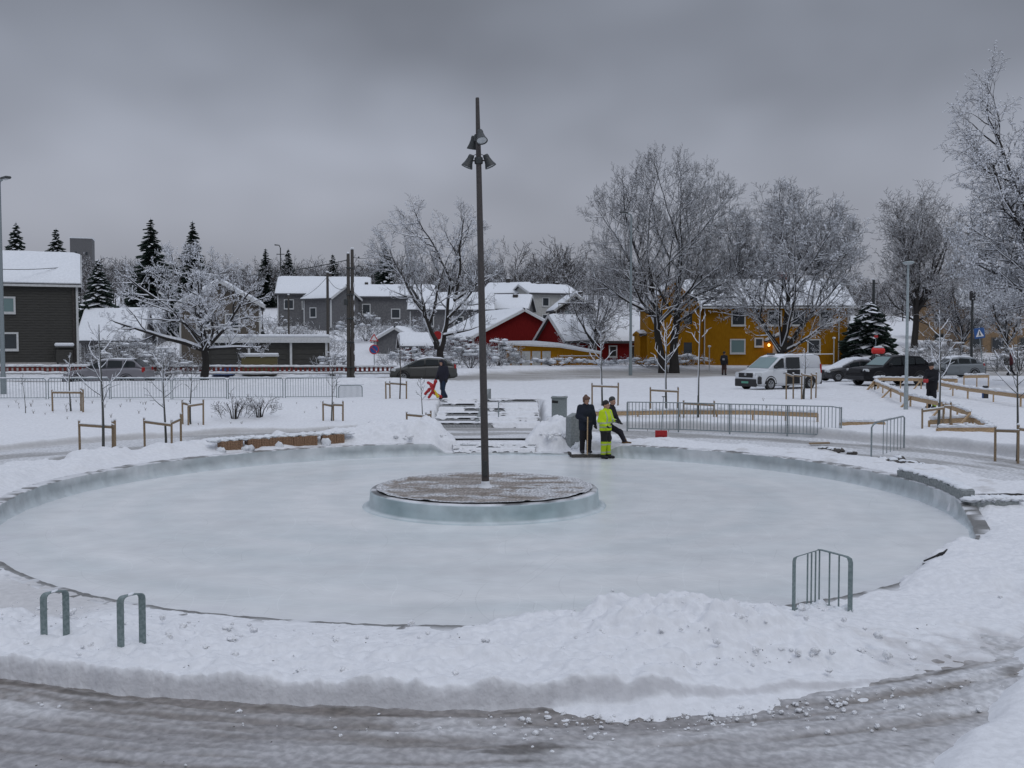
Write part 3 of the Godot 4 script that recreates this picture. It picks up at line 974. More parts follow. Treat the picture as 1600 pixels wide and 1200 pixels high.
func rink_fence() -> void:
	# curved bar fence on the outer side of the path, far right
	var pts := []
	for q in [[980, 681, 36.6], [1060, 683, 36.2], [1140, 686, 35.4], [1230, 688, 34.6], [1314, 689, 33.9]]:
		var p := at(q[0], q[1], q[2])
		p.y = 0.36
		pts.append(p)
	var t := thing("bar_fence", "long grey fence of thin upright bars behind the workers at the far right", "fence", pts[0])
	var line := func(f: float) -> Vector3:
		var k := clampf(f, 0.0, 0.9999) * (pts.size() - 1)
		return (pts[int(k)] as Vector3).lerp(pts[int(k) + 1], k - int(k)) - pts[0]
	var top := []
	var low := []
	var rad := []
	for i in 25:
		top.append(line.call(i / 24.0) + Vector3(0, 1.05 - 0.05 * smoothstep(23.2, 24.0, float(i)), 0))
		low.append(line.call(i / 24.0) + Vector3(0, 0.10, 0))
		rad.append(0.020)
	var s := MB.new()
	s.tube(top, rad, 6)
	part("top_rail", s, M.galv, t)
	s = MB.new()
	s.tube(low, rad, 6)
	part("bottom_rail", s, M.galv, t)
	s = MB.new()
	s.bar(Vector3(0, 0.1, 0), Vector3(0, 1.05, 0), 0.013, 5)
	var bar := s.surface()
	for i in 60:
		part("bar", bar, M.galv, t, Transform3D(Basis(), line.call((i + 0.5) / 60.0)))
	s = MB.new()
	s.bar(Vector3(0, 0, 0), Vector3(0, 1.04, 0), 0.028, 8)
	var post := s.surface()
	for i in 5:
		part("post", post, M.galv, t, Transform3D(Basis(), line.call(i / 4.0)))

func bench() -> void:
	var t := thing("curved_bench", "long low curved bench of brown upright blocks, half buried in snow left of the steps", "bench", Vector3(CX, 0.36, CZ))
	# the angles of its two ends seen from the rink's centre
	var a0 := -131.5
	var a1 := -153.5
	var n := 46
	var shapes := []
	for k in 4:
		var s := MB.new()
		s.box(Vector3(0.098 - 0.006 * k, 0.30, 0.26), Transform3D(), 0.012)
		shapes.append(s.surface())
	for i in n:
		var f := (i + 0.5) / n
		var a := lerpf(a0, a1, f)
		if (f > 0.175 and f < 0.215) or (f > 0.785 and f < 0.83):
			continue
		var p := polar(a, 10.40 + rng.randf_range(-0.012, 0.012)) - Vector2(CX, CZ)
		part("block", shapes[i % 4], M.bench_wood, t, Transform3D(Basis(Vector3.UP, deg_to_rad(a)), Vector3(p.x, 0.20 + rng.randf_range(-0.012, 0.012), p.y)))
	var sn := MB.new()
	for i in 44:
		var a := lerpf(a0 + 1.0, a1 - 1.0, i / 43.0)
		var p := polar(a, 10.46) - Vector2(CX, CZ)
		sn.blob(Vector3(p.x, 0.37 + 0.02 * sin(i * 1.7), p.y), Vector3(0.17, 0.06 + 0.025 * sin(i * 2.3), 0.19), i, 0.25)
		if i in [1, 9, 10, 20, 35]:
			var q := polar(a, 10.24) - Vector2(CX, CZ)
			sn.blob(Vector3(q.x, 0.10, q.y), Vector3(0.15, 0.07 + 0.04 * (i % 3), 0.07), i + 3, 0.3)
	part("snow", sn, M.cap_snow, t)

func steps() -> void:
	var sx := -0.95
	var t := thing("staircase", "broad snow-dusted stone steps leading up from the path behind the rink", "stairs", Vector3(sx, 0.33, -38.6))
	for k in 6:
		var s := MB.new()
		s.box(Vector3(4.1, 0.30, 1.3), Transform3D(), 0.015)
		var z := -0.95 * k - 0.4
		part("step", s, M.step_stone, t, Transform3D(Basis(), Vector3(0, -0.03 + 0.125 * (k + 1) - 0.15 + 0.03, z)))
		var sn := sheet(60, 12, func(i: int, j: int):
			var x := lerpf(-2.02, 2.02, i / 60.0)
			var zz := lerpf(-0.62, 0.30, j / 12.0)
			var keep := n2(x * 0.5 + k * 3.0, zz, 0.9) + 0.5 * n2(x, zz + k, 3.0) + 0.6
			var deep := smoothstep(-0.25, 0.45, keep)
			var over_ := smoothstep(0.35, 0.9, n2(x * 0.32 + 7.0, k * 2.0, 0.8) + 0.45 * n2(x * 0.7, k * 3.0, 2.6) + 0.58)      # where the snow hangs over the riser
			if j > 8:
				return [Vector3(x, 0.15 + 0.05 * deep - 0.05 * (j - 8) * over_, 0.42 + lerpf(-0.06, 0.05 * (j - 8), over_)), SNOW]
			return [Vector3(x, 0.15 + lerpf(-0.012, 0.07, deep), lerpf(-0.52, 0.42, j / 8.0)), SNOW])
		part("snow", sn, M.snow, t, Transform3D(Basis(), Vector3(0, -0.03 + 0.125 * (k + 1) - 0.15 + 0.03, z + 0.25)), true)
	# the pram ramp's side wall and the thin handrail post
	t = thing("stair_wall", "thin grey wedge of wall running down the middle of the steps behind the mast", "wall", Vector3(-1.35, 0.33, -38.9))
	var s := MB.new()
	s.extrude(PackedVector2Array([Vector2(0.0, 0.0), Vector2(0.0, 0.20), Vector2(-5.2, 1.18), Vector2(-6.1, 1.18), Vector2(-6.1, 0.6)]), -0.06, 0.06, Transform3D(Basis(Vector3.UP, -PI / 2 - 0.06), Vector3.ZERO))
	part("wall", s, M.concrete, t)
	t = thing("handrail_post", "slim metal post standing on the lower steps right of the mast", "post", Vector3(xat(779, 39.6), 0.38, -39.6))
	s = MB.new()
	s.bar(Vector3(0, 0, 0), Vector3(0, 0.84, 0), 0.022, 8)
	s.bar(Vector3(0, 0.82, 0), Vector3(0.06, 0.84, -0.5), 0.016, 8)
	part("post", s, M.galv, t)
	s = MB.new()
	s.lathe([[0.06, 0.0], [0.06, 0.02], [0.0, 0.021]], 10)
	part("foot_plate", s, M.galv, t)
	# two low steps between the path and the ice
	t = thing("staircase", "two low snow-crusted steps between the path and the far edge of the ice", "stairs", Vector3(CX, 0, CZ))
	for k in 2:
		var m := MB.new()
		var rings := []
		for i in 17:
			var a := deg_to_rad(lerpf(172.5, 187.0, i / 16.0))
			var r0 := 9.86 + 0.34 * k
			var y := 0.15 + 0.13 * k
			var e := [Vector3(r0 * sin(a), -0.02, r0 * cos(a)), Vector3(r0 * sin(a), y, r0 * cos(a)), Vector3((r0 + 0.5) * sin(a), y, (r0 + 0.5) * cos(a)), Vector3((r0 + 0.5) * sin(a), -0.02, (r0 + 0.5) * cos(a))]
			rings.append(e)
		for i in 16:
			var mid: Vector3 = (rings[i][0] + rings[i + 1][2]) * 0.5
			for j in 4:
				m.face([rings[i][j], rings[i][(j + 1) % 4], rings[i + 1][(j + 1) % 4], rings[i + 1][j]], mid)
		part("step", m, M.step_stone, t)
		var sn := sheet(90, 10, func(i: int, j: int):
			var a := deg_to_rad(lerpf(172.3, 187.2, i / 90.0))
			var r := 9.80 + 0.34 * k + 0.55 * j / 10.0
			var keep := n2(sin(a) * r * 0.8, r + k * 5.0, 1.0) + 0.5 * n2(sin(a) * r, r, 3.0) + 0.45 * smoothstep(0.0, 0.25, j / 10.0)
			var yy := 0.15 + 0.13 * k + lerpf(-0.03, 0.05, smoothstep(-0.3, 0.4, keep))
			return [Vector3(r * sin(a), yy if j > 0 else yy - 0.08, r * cos(a)), SNOW])
		part("snow", sn, M.snow, t, Transform3D(), true)

func slabs() -> void:
	# grey upright wall end and the snowy plank ramp beside the workers
	var t := thing("wall_end", "upright grey concrete wall end beside the man with the stick, snow heaped against it", "wall", at(896, 703, 32.6) * Vector3(1, 0, 1) + Vector3(0, 0.05, 0), 0.55)
	var s := MB.new()
	s.extrude(PackedVector2Array([Vector2(-0.20, 0.0), Vector2(0.28, 0.0), Vector2(0.30, 1.12), Vector2(0.05, 1.24), Vector2(-0.20, 1.12)]), -0.14, 0.14, Transform3D())
	part("slab", s, M.concrete, t)
	s = MB.new()
	s.box(Vector3(0.05, 0.14, 0.05), Transform3D(Basis(), Vector3(0.22, 1.24, 0.0)), 0.01)
	part("bolt", s, M.dark_steel, t)
	s = MB.new()
	for k in 8:
		s.blob(Vector3(-0.1 + 0.06 * k, 0.10 + 0.05 * (k % 3), 0.2), Vector3(0.12, 0.13, 0.12), k, 0.25)
	part("snow", s, M.cap_snow, t)
	t = thing("plank_ramp", "low snow-covered plank ramp with a dark front edge under the workers", "ramp", Vector3(xat(935, 31.6), 0.0, -31.75), 0.06)
	for k in 3:
		s = MB.new()
		s.box(Vector3(1.75, 0.10, 0.24), Transform3D(), 0.01)
		part("plank", s, M.old_wood, t, Transform3D(Basis(), Vector3(-0.02 * k, 0.05 + 0.01 * k, 0.28 - 0.25 * k)))
	part("snow", sheet(40, 16, func(i: int, j: int):
		var x := lerpf(-0.86, 0.86, i / 40.0)
		var z := lerpf(-0.36, 0.36, j / 16.0)
		return [Vector3(x, 0.105 + 0.03 * n2(x, z, 1.8) + 0.03 - 0.06 * smoothstep(0.22, 0.36, z) * (0.5 + n2(x, 0, 1.5)), z), SNOW]), M.snow, t, Transform3D(), true)
	# the taller stretch of wall on the right
	t = thing("curved_wall", "short curved stretch of higher concrete wall at the right edge of the ice", "wall", Vector3(CX, 0, CZ))
	s = MB.new()
	var rings := []
	for i in 15:
		var a := deg_to_rad(lerpf(79.5, 100.0, i / 14.0))
		var top := 0.55 + 0.03 * sin(i * 1.3)
		rings.append([Vector3(9.86 * sin(a), 0.02, 9.86 * cos(a)), Vector3(9.85 * sin(a), top, 9.85 * cos(a)), Vector3(10.10 * sin(a), top + 0.01, 10.10 * cos(a)), Vector3(10.10 * sin(a), 0.02, 10.10 * cos(a))])
	for i in 14:
		for j in 4:
			s.face([rings[i][j], rings[i][(j + 1) % 4], rings[i + 1][(j + 1) % 4], rings[i + 1][j]], (rings[i][0] + rings[i + 1][2]) * 0.5)
	s.face(rings[0], rings[1][0])
	s.face(rings[14], rings[13][0])
	part("wall", s, M.concrete, t)
	s = MB.new()
	for i in 14:
		var a := deg_to_rad(lerpf(81.0, 99.5, i / 13.0))
		s.blob(Vector3(9.98 * sin(a), 0.57, 9.98 * cos(a)), Vector3(0.16, 0.05, 0.18), i, 0.2)
	part("snow", s, M.cap_snow, t)
	# short return wall at its near end
	t = thing("return_wall", "broken stub of frosted wall running outwards at the right edge of the ice", "wall", Vector3(CX, 0, CZ))
	s = MB.new()
	s.beam(Vector3(9.75, 0.20, 1.95), Vector3(10.75, 0.18, 1.85), 0.28, 0.42, 0.03)
	part("wall", s, M.concrete, t)
	s = MB.new()
	for k in 9:
		s.blob(Vector3(9.75 + 0.12 * k, 0.40 + 0.02 * (k % 2), 1.95 - 0.012 * k), Vector3(0.14, 0.06, 0.19), k, 0.3)
		s.blob(Vector3(9.7 + 0.13 * k, 0.08 + 0.05 * (k % 3), 2.12 - 0.012 * k), Vector3(0.10, 0.09, 0.08), k + 5, 0.3)
	part("snow", s, M.cap_snow, t)
	# loose dark stones and a plank at the far right edge
	var k := 0
	for q in [[1286, 724, 30.0, 0.20], [1300, 729, 29.6, 0.26], [1312, 725, 29.9, 0.17], [1330, 727, 29.2, 0.15], [1378, 743, 27.4, 0.20], [1392, 747, 27.0, 0.24], [1408, 750, 26.6, 0.22], [1424, 754, 26.2, 0.26], [1440, 757, 25.9, 0.2], [1405, 738, 27.6, 0.22]]:
		var p := at(q[0], q[1], q[2])
		p.y = 0.37
		var where: String = ["leftmost dark stone of the rubble", "largest dark stone of the left rubble", "small dark stone behind the left rubble", "lone dark stone between the rubble and the curved railing", "first dark stone right of the curved railing", "second dark stone right of the curved railing", "middle dark stone of the right rubble", "biggest dark stone of the right rubble", "dark stone next to the higher concrete wall", "dark stone set back behind the right rubble"][k]
		var st := MB.new()
		st.blob(Vector3.ZERO, Vector3(q[3], q[3] * 0.45, q[3] * 0.7), k * 3, 0.3, 6, 9)
		var o := thing("stone", where + " at the far right rim", "stone", p, k * 0.9, "dark stones by the rim")
		part("rock", st, M.old_wood, o)
		var cap := MB.new()
		cap.blob(Vector3(0.02, q[3] * 0.33, -0.03), Vector3(q[3] * 0.7, q[3] * 0.22, q[3] * 0.5), k, 0.3)
		part("snow", cap, M.cap_snow, o)
		k += 1
	var pl := thing("loose_plank", "short brown plank lying on the snow at the far right rim", "plank", at(1280, 711, 31.6) * Vector3(1, 0, 1) + Vector3(0, 0.42, 0), -0.1)
	s = MB.new()
	s.box(Vector3(0.62, 0.05, 0.16), Transform3D(Basis(Vector3.BACK, 0.05), Vector3.ZERO), 0.008)
	part("board", s, M.stake_wood, pl)
	pl = thing("dark_board", "dark board lying in the snow beyond the return wall at the right edge", "plank", at(1567, 784, 21.2) * Vector3(1, 0, 1) + Vector3(0, 0.37, 0), 0.02)
	s = MB.new()
	s.box(Vector3(0.75, 0.04, 0.14), Transform3D(), 0.008)
	part("board", s, M.old_wood, pl)
	# the dark strip that shows at the ice edge in the right foreground
	pl = thing("rubber_strip", "twisted black strip poking out of the snow at the near right edge of the ice", "strip", at(1466, 884, 15.4) * Vector3(1, 0, 1) + Vector3(0, 0.28, 0), 0.5)
	s = MB.new()
	s.tube([Vector3(-0.32, -0.02, 0), Vector3(-0.05, 0.03, 0), Vector3(0.02, 0.05, 0.02), Vector3(0.12, 0.06, 0), Vector3(0.22, 0.10, -0.02)], [0.012, 0.016, 0.03, 0.02, 0.01], 6)
	part("strip", s, M.rubber, pl)
	s = MB.new()
	s.box(Vector3(0.07, 0.05, 0.05), Transform3D(Basis(), Vector3(-0.42, -0.05, 0.1)), 0.01)
	part("end_piece", s, M.rubber, pl)
	# the grey bin
	var b := thing("litter_bin", "square grey litter bin with a dark slot, standing in the snow right of the steps", "bin", Vector3(xat(874, 39.0), 0.55, -39.0), -0.12)
	s = MB.new()
	s.box(Vector3(0.56, 0.86, 0.5), Transform3D(Basis(), Vector3(0, 0.43, 0)), 0.02)
	part("body", s, M.bin_grey, b)
	s = MB.new()
	s.box(Vector3(0.62, 0.07, 0.56), Transform3D(Basis(), Vector3(0, 0.895, 0)), 0.02)
	part("lid", s, M.bin_grey, b)
	s = MB.new()
	s.box(Vector3(0.24, 0.10, 0.03), Transform3D(Basis(Vector3.BACK, -0.08), Vector3(-0.15, 0.74, 0.245)), 0.01)
	part("slot", s, M.slot_black, b)
	s = MB.new()
	s.blob(Vector3(0, 0.95, 0), Vector3(0.32, 0.06, 0.29), 4, 0.12)
	part("snow", s, M.cap_snow, b)
	# the snow shovel
	var sh := thing("snow_shovel", "red snow shovel with a thin grey handle stuck upright against the bar fence", "shovel", Vector3(xat(1033, 34.2), 0.36, -34.2), -0.1)
	s = MB.new()
	s.extrude(PackedVector2Array([Vector2(-0.02, 0.0), Vector2(0.02, 0.0), Vector2(0.06, 0.10), Vector2(0.05, 0.30), Vector2(0.02, 0.30), Vector2(0.03, 0.12)]), -0.20, 0.20, Transform3D(Basis(Vector3.UP, -PI / 2).scaled(Vector3(1, 0.8, 1)), Vector3.ZERO))
	part("blade", s, M.red_plastic, sh)
	for x in [-0.12, 0.0, 0.12]:
		s = MB.new()
		s.box(Vector3(0.02, 0.19, 0.02), Transform3D(Basis(), Vector3(x, 0.13, 0.06)), 0.004)
		part("rib", s, M.red_plastic, sh)
	s = MB.new()
	s.bar(Vector3(0, 0.22, 0.0), Vector3(0.08, 1.35, -0.18), 0.014, 8)
	part("handle", s, M.galv, sh)
	s = MB.new()
	s.box(Vector3(0.12, 0.03, 0.03), Transform3D(Basis(), Vector3(0.08, 1.36, -0.18)), 0.01)
	part("grip", s, M.black_plastic, sh)

# ---- trees ----
func twig_cluster(seed_: int, snow: float, thick: float, droop: float, m: Material, clump := 0.0) -> ArrayMesh:
	# about one metre of twig along +Y with its side shoots; snow lies on what is level
	var r := RandomNumberGenerator.new()
	r.seed = seed_
	var wood := MB.new()
	var ice := MB.new()
	var lines := []
	var main := [Vector3.ZERO]
	var d := Vector3.UP
	for i in 4:
		d = (d + Vector3(r.randf_range(-0.22, 0.22), -droop * 0.15, r.randf_range(-0.22, 0.22))).normalized()
		main.append(main[i] + d * 0.25)
	lines.append([main, 1.0])
	for k in 6:
		var f := 0.15 + 0.80 * k / 5.0
		var i := mini(int(f * 4), 3)
		var p: Vector3 = main[i].lerp(main[i + 1], f * 4 - i)
		var az := r.randf() * TAU
		var e := (Vector3(cos(az), 0.75, sin(az))).normalized()
		var len := r.randf_range(0.30, 0.55) * (1.15 - 0.5 * f)
		var q := p + e * len * 0.5
		var e2 := (e + Vector3(r.randf_range(-0.3, 0.3), 0.35 - droop, r.randf_range(-0.3, 0.3))).normalized()
		var q2 := q + e2 * len * 0.5
		lines.append([[p, q, q2], 0.75])
		for s in 1 + k % 2:
			var az2 := r.randf() * TAU
			var e3 := (e2 + Vector3(cos(az2), 0.2, sin(az2)) * 0.9).normalized()
			var b := p.lerp(q2, 0.45 + 0.3 * s)
			lines.append([[b, b + e3 * len * 0.45], 0.6])
	for l in lines:
		var pts: Array = l[0]
		var w: float = thick * l[1]
		var rad := []
		for i in pts.size():
			rad.append(w * lerpf(1.0, 0.5, float(i) / (pts.size() - 1)))
		wood.tube(pts, rad, 3, false)
		if snow > 0.0:
			for i in pts.size() - 1:
				if clump > 0.0 and r.randf() < clump:       # a clump
					var cl := r.randf_range(0.030, 0.055)
					ice.blob(pts[i + 1] + Vector3(0, cl * 0.4, 0), Vector3(cl * 1.5, cl * 0.7, cl * 1.1), i + seed_, 0.2, 3, 5)
				if r.randf() < 0.25 + 0.75 * snow:
					var h := w * 1.5 + 0.006
					ice.tube([pts[i] + Vector3(0, h, 0), pts[i + 1] + Vector3(0, h, 0)], [w * 0.9 + 0.007 * snow, w * 0.6 + 0.006 * snow], 3, false)
	var mesh := wood.surface()
	mesh.surface_set_material(0, m)
	if snow > 0.0:
		ice.surface(mesh)
		mesh.surface_set_material(1, M.twig_snow)
	return mesh

class Growth:
	var wood: MB
	var limb: MB
	var limb_list := []
	var snow: MB
	var twigs := []
	var r: RandomNumberGenerator
	var centre := Vector3.ZERO
	var size := Vector3.ONE
	var up := [0.1, 0.1, 0.1, 0.1]
	var wiggle := [0.10, 0.18, 0.25, 0.3]
	var gap := [0.8, 0.55, 0.40, 0.3]
	var longest := [20.0, 20.0, 3.0, 1.6]
	var last := 3
	var twig_size := 1.2
	var snowy := 1.0
	var low := 0.25
	var spread := 0.9
	var twig_gap := 0.5

	func reach(p: Vector3, d: Vector3) -> float:       # how far along d the crown goes on
		var a := (p - centre) / size
		var b := d / size
		var A := b.dot(b)
		var B := a.dot(b)
		var C := a.dot(a) - 1.0
		var q := B * B - A * C
		if q <= 0.0:
			return 0.4
		return maxf(0.35, (-B + sqrt(q)) / A)

	func lay_snow(pts: Array, rad: Array) -> void:
		for i in pts.size() - 1:
			var a: Vector3 = pts[i]
			var b: Vector3 = pts[i + 1]
			var d := (b - a).normalized()
			if absf(d.y) > 0.55 and (rad[i] as float) > 0.03 and r.randf() < 0.55 * snowy:     # snow blown against steep limbs
				var face := Vector3(-0.75, 0.0, 0.65)
				face = (face - d * face.dot(d)).normalized()
				snow.tube([a + face * (rad[i] as float) * 0.62, b + face * (rad[i + 1] as float) * 0.62], [(rad[i] as float) * 0.52, (rad[i + 1] as float) * 0.52], 5, false)
			if absf(d.y) > 0.93 or r.randf() > 0.5 + 0.6 * snowy:
				continue
			var k := (1.0 - absf(d.y) * 0.8) * snowy
			var side := d.cross(Vector3.UP).normalized()
			var ra: float = rad[i]
			var rb: float = rad[i + 1]
			var ha := Vector3.UP * (0.022 + ra * 0.9) * k
			var hb := Vector3.UP * (0.022 + rb * 0.9) * k
			var oa := a + Vector3.UP * ra * 0.55
			var ob := b + Vector3.UP * rb * 0.55
			var wa := side * (ra * 0.85 + 0.010)
			var wb := side * (rb * 0.85 + 0.010)
			var ids := [snow.p(oa - wa), snow.p(oa + wa), snow.p(oa + wa * 0.5 + ha), snow.p(oa - wa * 0.5 + ha), snow.p(ob - wb), snow.p(ob + wb), snow.p(ob + wb * 0.5 + hb), snow.p(ob - wb * 0.5 + hb)]
			snow.quad(ids[1], ids[5], ids[6], ids[2])
			snow.quad(ids[2], ids[6], ids[7], ids[3])
			snow.quad(ids[3], ids[7], ids[4], ids[0])

	func grow(p: Vector3, d: Vector3, length: float, rad: float, level: int) -> void:
		var n := clampi(int(length / gap[level]) + 1, 3, 12)
		var pts := [p]
		var rs := [rad]
		var dirs := [d]
		var tip := 0.30 if level < last else 0.35
		for i in n:
			var w: float = wiggle[level]
			d = (d + Vector3(r.randf_range(-w, w), r.randf_range(-w, w) * 0.6 + up[level], r.randf_range(-w, w))).normalized()
			p += d * length / n
			pts.append(p)
			rs.append(maxf(rad * lerpf(1.0, tip, float(i + 1) / n), 0.008))
			dirs.append(d)
		if level <= 1:
			limb = MB.new()
			limb_list.append(limb)
		(limb if level <= 1 else wood).tube(pts, rs, [9, 7, 5, 3][level], false)
		lay_snow(pts, rs)
		if level < last:
			var from: float = low if level == 1 else 0.15
			var f := from + r.randf() * 0.08
			while f < 1.0:
				var i := mini(int(f * n), n - 1)
				var q: Vector3 = (pts[i] as Vector3).lerp(pts[i + 1], f * n - i)
				var dd: Vector3 = dirs[i]
				var side := dd.cross(Vector3(r.randf_range(-1, 1), r.randf_range(-1, 1), r.randf_range(-1, 1))).normalized()
				var e := (dd * r.randf_range(0.55, 1.1) + side * spread).normalized()
				var len := minf(reach(q, e) * r.randf_range(0.75, 1.0), longest[level + 1] * r.randf_range(0.6, 1.0)) * (1.0 - 0.35 * f * (1.0 if level > 1 else 0.4))
				grow(q, e, len, maxf((rs[i] as float) * r.randf_range(0.42, 0.62), 0.011), level + 1)
				f += (gap[level] / length) * r.randf_range(0.7, 1.3)
			grow(pts[n], dirs[n], minf(reach(pts[n], dirs[n]) * 0.9, longest[level + 1] * 0.8), rs[n], level + 1)
		else:
			var k := maxi(2, int(length / twig_gap))
			for j in k:
				var f := (j + 0.7) / k
				var i := mini(int(f * n), n - 1)
				var q: Vector3 = (pts[i] as Vector3).lerp(pts[i + 1], f * n - i)
				var dd: Vector3 = dirs[i]
				var side := dd.cross(Vector3(r.randf_range(-1, 1), r.randf_range(-1, 1), r.randf_range(-1, 1))).normalized()
				put_twig(q, (dd + side * 0.8 + Vector3.UP * up[3]).normalized())
			put_twig(pts[n], dirs[n])

	func put_twig(q: Vector3, y: Vector3) -> void:
		var x := y.cross(Vector3(r.randf_range(-1, 1), 0.1, r.randf_range(-1, 1))).normalized()
		var s := twig_size * r.randf_range(0.7, 1.15)
		twigs.append(Transform3D(Basis(x, y, x.cross(y)).scaled(Vector3(s, s, s)), q))

func tree(called: String, label: String, category: String, place: Vector3, o: Dictionary) -> Node3D:
	var t := thing(called, label, category, place, 0.0, o.get("group", ""))
	var g := Growth.new()
	g.wood = MB.new()
	g.snow = MB.new()
	g.r = RandomNumberGenerator.new()
	g.r.seed = o.seed
	g.centre = o.centre
	g.size = o.size
	for k in ["up", "wiggle", "gap", "longest", "last", "twig_size", "snowy", "low", "spread", "twig_gap"]:
		if o.has(k):
			g.set(k, o[k])
	var trunk := MB.new()
	for s in o.stems:          # [foot, top, radius, limbs, outward]
		var foot: Vector3 = s[0]
		var top: Vector3 = s[1]
		var rad: float = s[2]
		var pts := []
		var rs := []
		for i in 7:
			var f := i / 6.0
			pts.append(foot.lerp(top, f) + Vector3(sin(f * 5.0 + s[2] * 40.0), 0, cos(f * 4.0)) * rad * 0.35 * sin(f * PI))
			rs.append(rad * lerpf(1.0, 0.72, f) * (1.0 + 0.45 * pow(1.0 - f, 6.0)))
		trunk.tube(pts, rs, 11, true)
		var n: int = s[3]
		for k in n:
			var az: float = TAU * (k + g.r.randf_range(-0.25, 0.25)) / n + s[2] * 10.0
			var out: float = s[4] * g.r.randf_range(0.55, 1.25)
			if k == 0:
				out *= 0.15
			var d := Vector3(cos(az) * out, 1.0, sin(az) * out * o.get("depth", 1.0)).normalized()
			if s.size() > 5:
				d = (d + s[5]).normalized()
			var q := foot.lerp(top, g.r.randf_range(0.72, 1.0) if k else 1.0)
			g.grow(q, d, minf(g.reach(q, d) * g.r.randf_range(0.82, 1.0), 15.0), rad * o.get("limb_rad", 0.5) * g.r.randf_range(0.8, 1.2), 1)
	for l in o.get("limbs", []):      # limbs seen one by one: [from, direction, radius]
		var d: Vector3 = (l[1] as Vector3).normalized()
		g.grow(l[0], d, l[3] if l.size() > 3 else g.reach(l[0], d) * 0.95, l[2], 1)
	part("trunk", trunk, M[o.get("bark", "bark")], t)
	for l in g.limb_list:
		part("limb", l, M[o.get("bark", "bark")], t)
	var crown := part("crown", g.wood, M[o.get("bark", "bark")], t)
	stuff(crown)
	if not g.snow.v.is_empty():
		stuff(part("snow", g.snow, M.twig_snow, t))
	var kinds := {}
	var set_: Array = o.twigs
	for i in g.twigs.size():
		var k: int = i % set_.size()
		if not kinds.has(k):
			kinds[k] = []
		kinds[k].append(g.twigs[i])
	for k in kinds:
		copies("twig_mass", set_[k], kinds[k], t)
	return t

func spruce_mesh(seed_: int, high: float, wide: float, snowy: float, layers: int, taper := 0.85) -> Array:
	var r := RandomNumberGenerator.new()
	r.seed = seed_
	var green := MB.new()
	var white := MB.new()
	for k in layers:
		var f := float(k) / layers
		var y := high * lerpf(0.06, 0.985, pow(f, 0.92))
		var reach := wide * pow(1.0 - f, taper) * r.randf_range(0.85, 1.1) + 0.10
		var n := int(lerpf(15.0, 5.0, f))
		for j in n:
			var az := TAU * (j + r.randf_range(-0.4, 0.4)) / n + k * 1.3
			var len := reach * r.randf_range(0.5, 1.12)
			var d := Vector3(cos(az), 0, sin(az))
			var s := Vector3(-d.z, 0, d.x)
			var sag := len * r.randf_range(0.25, 0.6)
			var p0 := Vector3(0, y + high * r.randf_range(-0.012, 0.012), 0)
			var w := 0.16 + len * 0.22
			var mid := p0 + d * len * 0.55 - Vector3.UP * sag * 0.45
			var tip := p0 + d * len - Vector3.UP * sag * 0.75
			# the bough: a drooping fan with ragged side sprays
			for q in 7:
				var u := (q + 0.5) / 7.0
				var c := (p0.lerp(mid, u * 2.0) if u < 0.5 else mid.lerp(tip, u * 2.0 - 1.0))
				for side in [-1.0, 1.0]:
					var ww: float = w * (1.15 - u * 0.7) * r.randf_range(0.7, 1.3)
					var e: Vector3 = c + s * side * ww + d * w * 0.75 - Vector3.UP * ww * r.randf_range(0.25, 0.8)
					green.ft(c - d * w * 0.35, c + d * w * 0.4, e)
					green.ft(c - d * w * 0.35 - Vector3.UP * 0.02, e + Vector3.UP * r.randf_range(-0.02, 0.04), c + d * w * 0.2 - Vector3.UP * w * 0.5)
			if r.randf() < snowy:
				var u0 := 0.12 if snowy >= 0.95 else 0.30
				var h := 0.035 + 0.05 * r.randf()
				var a := p0.lerp(tip, u0) + Vector3.UP * (h - sag * 0.05)
				var m2 := mid + Vector3.UP * (h + 0.02)
				var e2 := tip + Vector3.UP * h
				var sw := s * w * r.randf_range(0.45, 0.8) * (1.5 if snowy >= 0.95 else 1.0)
				white.fq(a - sw * 0.5, m2 - sw, m2 + Vector3.UP * h, a + Vector3.UP * h)
				white.fq(a + Vector3.UP * h, m2 + Vector3.UP * h, m2 + sw, a + sw * 0.5)
				white.ft(m2 - sw, e2, m2 + Vector3.UP * h)
				white.ft(m2 + Vector3.UP * h, e2, m2 + sw)
	return [green, white]

func spruce(label: String, place: Vector3, high: float, wide: float, snowy: float, seed_: int, layers := 26, taper := 0.85) -> void:
	var t := thing("spruce_tree", label, "tree", place, 0.0, "dark spruces")
	var s := MB.new()
	s.lathe([[high * 0.016, -0.5], [high * 0.012, high * 0.4], [0.03, high * 0.97], [0.0, high]], 8)
	part("trunk", s, M.bark, t)
	var q := spruce_mesh(seed_, high, wide, snowy, layers, taper)
	part("crown", q[0], M.needle, t)
	if snowy > 0.0:
		part("snow", q[1], M.twig_snow, t)

